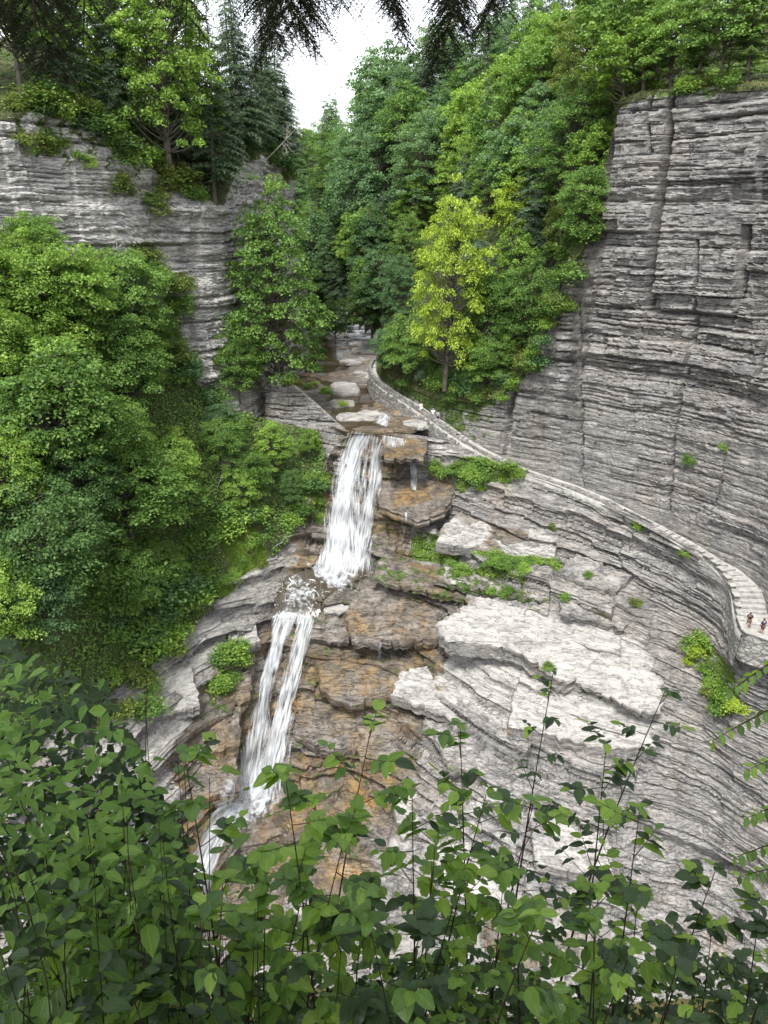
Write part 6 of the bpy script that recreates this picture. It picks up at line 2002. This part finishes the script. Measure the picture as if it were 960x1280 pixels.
M['near_light'] = near_leaf_mat('near_leaf_light', (0.14, 0.25, 0.038), (0.29, 0.44, 0.075), .5)  # paler green, for pale kinds and for backlight put into the colour
M['near_shaded'] = near_leaf_mat('near_leaf_shaded', (0.016, 0.036, 0.010), (0.048, 0.098, 0.026), .35)  # shade and silhouette of near leaves put into a darker green
M['twig'] = simple_noise_mat('twig_bark', (0.022, 0.014, 0.010), (0.065, 0.045, 0.032), 30.0)

LEAF = {('oval', k): blade_mesh('leaf', 0, 1.0, .27 + .03 * k, .16 + .05 * k, .15 + .10 * k, k) for k in range(3)}
LEAF.update({('round', k): blade_mesh('leaf', 0, 1.0, .38, .10, .12 + .12 * k, 10 + k, .5) for k in range(2)})
LEAF.update({('lobed', k): blade_mesh('leaf', 3, 1.0, .42, .12, .14 + .10 * k, 20 + k) for k in range(2)})
LEAF.update({('small', k): blade_mesh('leaf', 0, 1.0, .26, .16, .12 + .10 * k, 30 + k) for k in range(2)})
NKIND = {'oval': 3, 'round': 2, 'lobed': 2, 'small': 2}
for me_ in LEAF.values(): me_.materials.append(M['near'])
rgN = random.Random(5)

def put_leaf(root, inv, kind, pos, out_dir, size, mat, droop=0.0, roll=0.0):
    """leaf object at pos (world), pointing along out_dir, face up"""
    d = Vector(out_dir).normalized()
    d.z -= droop; d.normalize()
    upv = Vector((rgN.gauss(0, .28), rgN.gauss(0, .25) + .12, 1)).normalized()
    x = d.cross(upv).normalized(); z = x.cross(d).normalized()
    rot = Matrix((x, d, z)).transposed().to_4x4()
    o = bpy.data.objects.new('leaf', LEAF[kind, rgN.randrange(NKIND[kind])])
    COL.objects.link(o)
    o.parent = root
    o.matrix_basis = inv @ (Matrix.Translation(pos) @ rot @ Matrix.Scale(size, 4))
    if mat != 'near':
        o.material_slots[0].link = 'OBJECT'; o.material_slots[0].material = M[mat]
    return o

NLEAF = [0]
def sapling(name, top, Y, hgt, label, kind='oval', size=.10, n_br=7, leaves=5, mat='near', lean=(0, 0), spread=.35, light=.15, group=None, base_v=None, start=.35):
    """top: photo pixel of the tip, Y: distance; stands on the near bank or lower behind it"""
    tip = Vector(at(top[0], top[1], Y))
    base = Vector((tip.x + lean[0], tip.y + lean[1], tip.z - hgt))
    gz = near_z(base.x, base.y)
    base.z = gz - .05
    hgt = tip.z - base.z
    root = empty(name, base)
    inv = Matrix.Translation(base).inverted()
    tq = np.linspace(0, 1, 12)
    bend = Vector((rgN.uniform(-.12, .12) * hgt, rgN.uniform(-.05, .05) * hgt, 0))
    path = [base.lerp(tip, t_) + bend * math.sin(t_ * math.pi) * .6 for t_ in tq]
    wood = Acc()
    P = np.array([tuple(p - base) for p in path])
    wood.put(tube(P, np.linspace(.0045 + .0022 * hgt, .0018, 12), 6))
    vis0 = max(start, 1 - 1.55 / max(hgt, .1))          # only the upper reach carries leaves in view
    for q in range(n_br):
        t_ = vis0 + (1 - vis0) * (q + .5 + rgN.uniform(-.3, .3)) / n_br
        p0 = path[min(10, int(t_ * 11))].lerp(path[min(11, int(t_ * 11) + 1)], (t_ * 11) % 1)
        an = q * 2.4 + rgN.uniform(-.5, .5)
        L = spread * rgN.uniform(.55, 1.15) * (1.15 - .75 * (t_ - vis0) / (1 - vis0 + 1e-6))
        d = Vector((math.cos(an), math.sin(an) * .8, rgN.uniform(.15, .6))).normalized()
        p1 = p0 + d * L
        pm = (p0 + p1) / 2 + Vector((0, 0, -.06 * L))
        bp = np.array([tuple(((1 - s_) ** 2) * p0 + 2 * s_ * (1 - s_) * pm + s_ * s_ * p1 - base) for s_ in np.linspace(0, 1, 5)])
        wood.put(tube(bp, np.linspace(.0032, .0012, 5), 4))
        side = Vector((-d.y, d.x, 0)).normalized()
        for e in range(leaves):
            s_ = .35 + .65 * (e // 2 + .5) / max(1, (leaves / 2))
            pos = p0.lerp(p1, min(1, s_)) + Vector((0, 0, -.02 * L))
            if e == leaves - 1: od = d.copy(); pos = p1
            else: od = d * .55 + side * (1 if e % 2 else -1)
            od = od + Vector((rgN.gauss(0, .2), rgN.gauss(0, .2), rgN.gauss(0, .15)))
            sz = size * rgN.uniform(.6, 1.2)
            mt = 'near_light' if rgN.random() < light + .10 else ('near_shaded' if rgN.random() < .22 else mat)
            put_leaf(root, inv, kind, pos, od, sz, mt, droop=rgN.uniform(.05, .45))
            NLEAF[0] += 1
    for e in range(3):
        an = e * 2.1 + rgN.random()
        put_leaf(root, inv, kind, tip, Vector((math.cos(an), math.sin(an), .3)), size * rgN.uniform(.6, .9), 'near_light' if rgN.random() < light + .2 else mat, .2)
    o = add('stem', wood.mesh('stem', True), M['twig'], root)
    return tag(root, label, 'plant', group)

# the big ones first: (tip u, v), distance, height, leaf kind, size, branches, leaves ...
G = 'saplings in front of the gorge'
sapling('sapling', (758, 930), 3.3, 2.2, 'tall dark sapling with wide leaves standing before the pale slabs', 'oval', .082, 15, 8, 'near_shaded', (-.10, .0), .42, .08, G)
sapling('sapling', (692, 838), 3.6, 2.4, 'thin forked sapling whose bare tip rises highest before the pale slabs', 'oval', .062, 13, 6, 'near_shaded', (.12, .1), .30, .05, G)
sapling('sapling', (832, 862), 3.5, 2.3, 'slender sapling tipped with brown leaves beside the grey right wall', 'oval', .065, 12, 6, 'near_shaded', (-.20, .0), .30, .05, G)
sapling('sapling', (575, 905), 3.2, 2.0, 'leaning sapling with pale undersides below the brown chute', 'oval', .075, 13, 8, 'near', (.22, .1), .36, .25, G)
sapling('sapling', (465, 905), 2.9, 1.9, 'sapling with large bright leaves crossing the foot of the lower waterfall', 'oval', .085, 12, 8, 'near', (-.06, .0), .40, .45, G)
sapling('sapling', (356, 965), 2.6, 1.8, 'sapling with big round pale leaves at the foot of the lower waterfall', 'round', .088, 10, 7, 'near_light', (.02, .0), .32, .8, G)
sapling('sapling', (430, 1050), 2.5, 1.6, 'upright dark stemmed sapling at mid frame below the waterfall', 'lobed', .085, 12, 8, 'near', (-.06, .0), .38, .25, G)
sapling('sapling', (230, 940), 2.6, 1.8, 'sapling leaning over the lowest cascade at the edge of the dense bush', 'round', .078, 12, 8, 'near', (-.02, .0), .34, .2, G)
sapling('sapling', (890, 1160), 3.0, 1.8, 'young maple with jagged shaded leaves in the lower corner by the grey wall', 'lobed', .09, 12, 8, 'near_shaded', (-.1, .0), .36, .1, G)
sapling('sapling', (640, 1090), 2.7, 1.6, 'leafy sapling in front of the shaded pool', 'lobed', .085, 12, 8, 'near', (.03, .0), .38, .2, G)
for k, (u, v, kd, lb) in enumerate(((395, 1000, 'lobed', 'maple sapling with light leaves below the lower waterfall'), (515, 985, 'oval', 'sapling with drooping leaves below the brown ledges'),
        (545, 1045, 'lobed', 'spreading maple sapling at the centre of the near band'), (610, 985, 'oval', 'sapling with spread leaves before the stained slabs'), (668, 1000, 'round', 'round leaved sapling left of the tall dark one'),
        (800, 1010, 'oval', 'sapling with sparse leaves right of the tall dark one'))):
    sapling('sapling', (u, v), 2.75 + .08 * (k % 4), 1.8, lb, kd, .088, 10, 7, 'near', (rgN.uniform(-.12, .12), 0), .42, .42, G)
FG = []
for k in range(26):
    u = [60, 150, 250, 330, 410, 480, 560, 640, 720, 800, 880, 950][k % 12] + rgN.uniform(-35, 35)
    row = k // 12
    v = [1085, 1150, 1225][row] + rgN.uniform(-30, 30) + (20 if u > 700 else 0)
    Y = [2.7, 2.35, 2.0][row] + rgN.uniform(-.15, .2)
    FG.append((u, v, Y))
WHERE = {0: 'under the dense bush', 1: 'beside the lowest cascade', 2: 'below the brown chute', 3: 'below the pale slabs', 4: 'below the grey right wall'}
for k, (u, v, Y) in enumerate(FG):
    kd = ['lobed', 'oval', 'round', 'lobed', 'oval'][k % 5]
    tone = 'near_shaded' if v > 1165 or (u > 760 and k % 3) else 'near'  # low and right hand seedlings get the green with shade in it
    hue = {'near': 'green', 'near_shaded': 'dark green'}[tone]
    shp = {'lobed': 'maple leaved', 'oval': 'long leaved', 'round': 'round leaved'}[kd]
    w = WHERE[0 if u < 190 else 1 if u < 330 else 2 if u < 520 else 3 if u < 730 else 4]
    rowt = ['tall', 'knee high', 'low'][0 if v < 1120 else 1 if v < 1195 else 2]
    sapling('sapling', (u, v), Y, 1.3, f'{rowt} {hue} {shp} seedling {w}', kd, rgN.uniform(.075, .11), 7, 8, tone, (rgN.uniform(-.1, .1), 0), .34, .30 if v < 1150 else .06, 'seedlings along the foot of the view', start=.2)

# dense bush at the left
def bush(tipuv, Y, hgt, r, n, label, size=.06, kind='small', mat='near', light=.12):
    c = Vector(at(tipuv[0], tipuv[1], Y))
    base = Vector((c.x, c.y, near_z(c.x, c.y) - .05))
    root = empty('bush', base)
    inv = Matrix.Translation(base).inverted()
    H = c.z - base.z
    wood = Acc()
    for q in range(9):
        an = rgN.uniform(0, 6.28); k = rgN.uniform(.3, 1)
        e = Vector((math.cos(an) * r * k, math.sin(an) * r * k, H * rgN.uniform(.65, 1.0)))
        wig = Vector((rgN.gauss(0, .12), rgN.gauss(0, .12), 0))
        pth = np.array([tuple(Vector((0, 0, 0)).lerp(e, s_) + wig * math.sin(s_ * 3.1 * 1.6) + Vector((0, 0, .10 * math.sin(s_ * 3.1)))) for s_ in np.linspace(0, 1, 7)])
        wood.put(tube(pth, np.linspace(.006, .0015, 7), 5))
        cnt = int(n * 1.3) // 9
        for g in range(cnt):
            s_ = 1 - .75 * rgN.random() ** 1.3
            p = base + Vector(tuple(pth[min(6, int(s_ * 6))])) + Vector((rgN.gauss(0, .20), rgN.gauss(0, .20), rgN.gauss(0, .15)))
            od = Vector((rgN.gauss(0, 1) + math.cos(an) * .6, rgN.gauss(0, 1) + math.sin(an) * .6, rgN.gauss(0, .2)))
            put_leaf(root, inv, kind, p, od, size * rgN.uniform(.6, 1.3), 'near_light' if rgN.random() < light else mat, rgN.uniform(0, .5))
            NLEAF[0] += 1
    add('stems', wood.mesh('stems', True), M['twig'], root)
    return tag(root, label, 'bush', 'dense bushes at the left of the viewpoint')
bush((25, 790), 3.3, 2.5, .55, 190, 'tallest leafy bush at the left edge below the wooded bank', .115, 'small', 'near', .30)
bush((105, 830), 3.1, 2.3, .50, 190, 'broad bush whose top leaves catch the light left of the pale bank rocks', .11, 'oval', 'near', .28)
bush((175, 905), 2.9, 2.0, .45, 180, 'bush of mixed leaves spilling toward the lowest cascade', .10, 'small', 'near', .2)
bush((60, 930), 2.6, 1.8, .45, 180, 'deep green bush with a bare forked twig low at the left edge', .10, 'oval', 'near', .15)
bush((150, 1010), 2.4, 1.6, .42, 180, 'bush of narrow leaves in front of the deep shade', .09, 'small', 'near_shaded', .12)
bush((40, 1070), 2.2, 1.4, .42, 160, 'dark bush at the lower left corner in deep shade', .10, 'oval', 'near_shaded', .08)
bush((250, 1100), 2.5, 1.5, .40, 150, 'thin bush of small leaves between the cascade and the maple seedlings', .08, 'small', 'near', .12)

# leaves further back in the thicket: too many to pick apart
def thicket(name, n, ur, vtop, Yr, size, mat, label, seed):
    """leaves filling the volume behind the front plants; vtop(u) is the upper outline of the mass"""
    rg = np.random.default_rng(seed)
    uu = rg.uniform(*ur, n) + rg.normal(0, 16, n); vt = vtop(uu) + 22 * fbm(uu * .03, oct=3, seed=seed); vv2 = vt + (1310 - vt) * rg.random(n) ** .8; YY = rg.uniform(*Yr, n)
    C = np.array([at(a, b_, c) for a, b_, c in zip(uu, vv2, YY)])
    ok = fbm(C[:, 0] * 2.2, C[:, 1] * 2.2, C[:, 2] * 2.2, oct=2, seed=seed) > -.12
    C = C[ok]; n = len(C)
    N = np.array((0, -.1, 1.)) + rg.normal(0, .42, (n, 3))
    L = size * rg.uniform(.55, 1.35, n)
    v, f = leaf_blades(C, N, L, L * .55, rg, droop=.2)
    tag(add(name, mesh_arrays(name, v, f), M[mat]), label, 'foliage', kind='stuff')
M['shade_leaf'] = leaf_material('shaded_thicket_leaf', (0.014, 0.030, 0.010), (0.030, 0.060, 0.018), (0.065, 0.115, 0.032), .25, .3)  # deep shade inside the thicket, put into the leaf colour
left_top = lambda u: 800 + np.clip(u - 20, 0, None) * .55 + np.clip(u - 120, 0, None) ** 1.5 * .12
thicket('thicket_leaves', 6500, (-60, 240), left_top, (3.2, 4.4), .085, 'shade_leaf', 'leaves in deep shade inside the thicket at the left', 3)
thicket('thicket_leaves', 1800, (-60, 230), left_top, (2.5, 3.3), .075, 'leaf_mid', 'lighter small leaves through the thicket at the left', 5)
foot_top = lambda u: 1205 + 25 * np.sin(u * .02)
thicket('thicket_leaves', 5000, (150, 1000), foot_top, (2.7, 4.4), .065, 'shade_leaf', 'shaded leaves deep behind the seedlings along the foot', 4)

# ------------------------------------------------------------------ hemlock beside the viewpoint with its hanging boughs
M['bough'] = leaf_material('near_hemlock_needles', (0.016, 0.032, 0.012), (0.030, 0.056, 0.022), (0.060, 0.105, 0.036), .25, .2)
rgH = np.random.default_rng(12)
def bough_mesh(root_p, tip, droop, nside, wid, twig=.16):
    wood, nee = Acc(), Acc()
    root_p, tip = np.array(root_p), np.array(tip)
    q = np.linspace(0, 1, 14)[:, None]
    mid = (root_p + tip) / 2 + (0, 0, droop)
    path = (1 - q) ** 2 * root_p + 2 * q * (1 - q) * mid + q * q * tip
    wood.put(tube(path, np.linspace(.013, .002, 14), 5))
    d = np.gradient(path, axis=0); d /= np.linalg.norm(d, axis=1)[:, None]
    cs, ds, ns = [], [], []
    def twigp(p0, dirv, L):
        m_ = max(3, int(L / .012))
        dirv = dirv / np.linalg.norm(dirv)
        s_ = np.linspace(.06, 1, m_)[:, None]
        pts = p0 + dirv * L * s_ + np.array((0, 0, -1)) * (.22 * L * s_ ** 2)
        wood.put(tube(pts[[0, m_ // 2, -1]], [.0016, .0012, .0006], 3))
        sdv = np.cross(dirv, (0, 0, 1.)); sdv /= np.linalg.norm(sdv) + 1e-6
        for sg in (-1, 1):
            cs.append(pts + sdv * sg * .007); ds.append(np.tile(dirv * .5 + sdv * sg, (m_, 1)) + rgH.normal(0, .2, (m_, 3))); ns.append(np.tile((0, 0, 1.), (m_, 1)) + rgH.normal(0, .35, (m_, 3)))
    L_all = np.linalg.norm(tip - root_p)
    for k in range(nside):
        t_ = .30 + .70 * (k + .5) / nside
        i_ = min(12, int(t_ * 13))
        p = path[i_]; dv = d[i_]
        sd = np.cross(dv, (0, 0, 1.)); sd /= np.linalg.norm(sd) + 1e-6
        for sg in (-1, 1):
            L = wid * (1.1 - .8 * t_) * rgH.uniform(.6, 1.2) + .05
            dd = dv * .6 + sd * sg * .8 + np.array((0, 0, rgH.uniform(-.45, .05)))
            dd /= np.linalg.norm(dd)
            twigp(p, dd, L)
            # branchlets of the second order
            for e in range(int(L / .022)):
                f_ = (e + .6) * .022 / L
                pp_ = p + dd * L * f_ + np.array((0, 0, -.22 * L * f_ ** 2))
                s2 = np.cross(dd, (0, 0, 1.)); s2 /= np.linalg.norm(s2) + 1e-6
                twigp(pp_, dd * .7 + s2 * (1 if e % 2 else -1) * .75 + np.array((0, 0, -.25)), min(twig, L * .45) * rgH.uniform(.5, 1.1))
    twigp(tip, d[-1], .10)
    C, D_, N = np.concatenate(cs), np.concatenate(ds), np.concatenate(ns)
    n = len(C)
    nee.put(leaf_quads(C, N, .021 * rgH.uniform(.7, 1.2, n), .0075, rgH, 'strip', dirs=D_))
    return wood, nee

tree_p = np.array((-2.6, -0.9, near_z(-2.6, -0.9)))
near_tree = empty('hemlock_tree', tree_p)
tag(near_tree, 'dark hemlock beside the viewpoint whose drooping boughs hang into the top of the view', 'tree')
tw_ = Acc()
tz = np.linspace(-.3, 15, 10)
tw_.put(tube(np.c_[.05 * np.sin(tz), .05 * np.cos(tz), tz], np.linspace(.26, .03, 10), 12))
trunk = add('trunk', tw_.mesh('trunk', True), M['bark'], near_tree)
BOUGHS = [((-10, -160, 3.6), (66, 96, 3.3), 14, .17), ((-90, -80, 3.4), (18, 66, 3.1), 11, .17), ((120, -170, 3.9), (104, 62, 3.5), 11, .15),
          ((30, -200, 3.2), (44, 40, 2.9), 11, .18), ((250, -190, 3.8), (232, 42, 3.6), 9, .15), ((420, -180, 4.0), (338, 62, 3.7), 14, .30), ((300, -150, 3.6), (372, 48, 3.4), 12, .24),
          ((470, -140, 4.2), (424, 16, 4.0), 6, .10), ((640, -200, 4.0), (545, 88, 3.8), 15, .24), ((420, -140, 4.0), (505, 40, 3.9), 11, .22), ((720, -150, 4.2), (598, 42, 4.0), 11, .20), ((500, -190, 3.7), (575, 20, 3.6), 12, .26)]
for (a, b_, ns_, wd) in BOUGHS:
    pa, pb = at(*a), at(*b_)
    stem_root = np.array((tree_p[0], tree_p[1], pa[2] + rgH.uniform(.6, 1.2)))
    wood, nee = bough_mesh(pa, pb, .12, int(ns_ * 1.9), wd * 1.25)
    # limb back to the trunk
    q = np.linspace(0, 1, 9)[:, None]
    limb = (1 - q) ** 2 * stem_root + 2 * q * (1 - q) * ((stem_root + pa) / 2 + (0, 0, .7)) + q * q * pa
    wood.put(tube(limb, np.linspace(.035, .013, 9), 6))
    wm = wood.mesh('bough', True); nm_ = nee.mesh('needles')
    ob = add('bough', wm, M['twig'], near_tree); on = add('needles', nm_, M['bough'], ob)
    ob.location = -tree_p
# upper crown of the same tree, above the frame
mw, mc = conifer(3001, 15, 3.6, step=.5, low=.30, droop=.25, tw=.30)
cr = add('crown', mc, M['needle'], near_tree)
bpy.data.meshes.remove(mw)

# maple behind the viewpoint; its outermost sprays hang in at the right edge
mp_p = np.array((4.2, -1.2, near_z(4.2, -1.2)))
near_maple = empty('maple_tree', mp_p)
tag(near_maple, 'leafy tree at the viewpoint whose small leaved sprays hang in beside the right wall', 'tree')
mw, mc = broadleaf(3100, 12, 4.6, 120, 110, .20, low=.34)
add('trunk', mw, M['bark'], near_maple); add('crown', mc, M['leaf_mid'], near_maple)
invm = Matrix.Translation(Vector(mp_p)).inverted()
sw = Acc()
for (ua, va, ub, vb, Y) in ((1040, 790, 905, 870, 4.6), (1060, 850, 892, 925, 4.5), (1050, 930, 935, 962, 4.7), (1060, 985, 935, 1022, 4.5), (1050, 1040, 918, 1072, 4.4), (1060, 1080, 925, 1095, 4.6)):
    a, b_ = Vector(at(ua, va, Y)), Vector(at(ub, vb, Y - .1))
    q = np.linspace(0, 1, 9)
    pth = [a.lerp(b_, s_) + Vector((0, 0, .05 * math.sin(s_ * 3.14))) for s_ in q]
    hub = Vector(mp_p) + Vector((0, 0, 3.2))
    lp = [hub.lerp(a, s_) + Vector((0, .5 * math.sin(s_ * 3.14), .5 * math.sin(s_ * 3.14))) for s_ in np.linspace(0, 1, 8)]
    sw.put(tube(np.array([tuple(p - Vector(mp_p)) for p in lp + pth[1:]]), np.linspace(.03, .0015, 16), 5))
    for s_ in np.linspace(.1, 1, 15):
        p = a.lerp(b_, s_) + Vector((0, 0, .05 * math.sin(s_ * 3.14)))
        for sg in (-1, 1):
            dd = (b_ - a).normalized() * .4 + Vector((0, sg, 0)) + Vector((rgN.gauss(0, .2), 0, rgN.gauss(-.2, .25)))
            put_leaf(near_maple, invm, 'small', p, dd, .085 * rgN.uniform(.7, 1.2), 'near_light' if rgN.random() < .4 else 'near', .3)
add('spray_twigs', sw.mesh('spray_twigs', True), M['twig'], near_maple)
print('NEAR LEAVES', NLEAF[0])

# ------------------------------------------------------------------ labels of look-alikes: say which one, counted across the view
ORD = 'first second third fourth fifth sixth seventh eighth ninth tenth eleventh twelfth thirteenth fourteenth fifteenth sixteenth seventeenth eighteenth nineteenth twentieth'.split()
def ordinal(k):
    if k < 20: return ORD[k]
    t = {2: 'twenty', 3: 'thirty', 4: 'forty', 5: 'fifty'}[(k + 1) // 10]
    return (t + '-' + ORD[(k + 1) % 10 - 1]) if (k + 1) % 10 else {'twenty': 'twentieth', 'thirty': 'thirtieth', 'forty': 'fortieth', 'fifty': 'fiftieth'}[t]
same = {}
for o in bpy.data.objects:
    if o.parent is None and 'label' in o and o.get('kind') is None: same.setdefault(o['label'], []).append(o)
for lb, obs in same.items():
    if len(obs) > 1:
        obs.sort(key=lambda o: float(project(np.array(o.location))[0]))
        for k, o in enumerate(obs): o['label'] = f'{lb}, {ordinal(k)} from left'
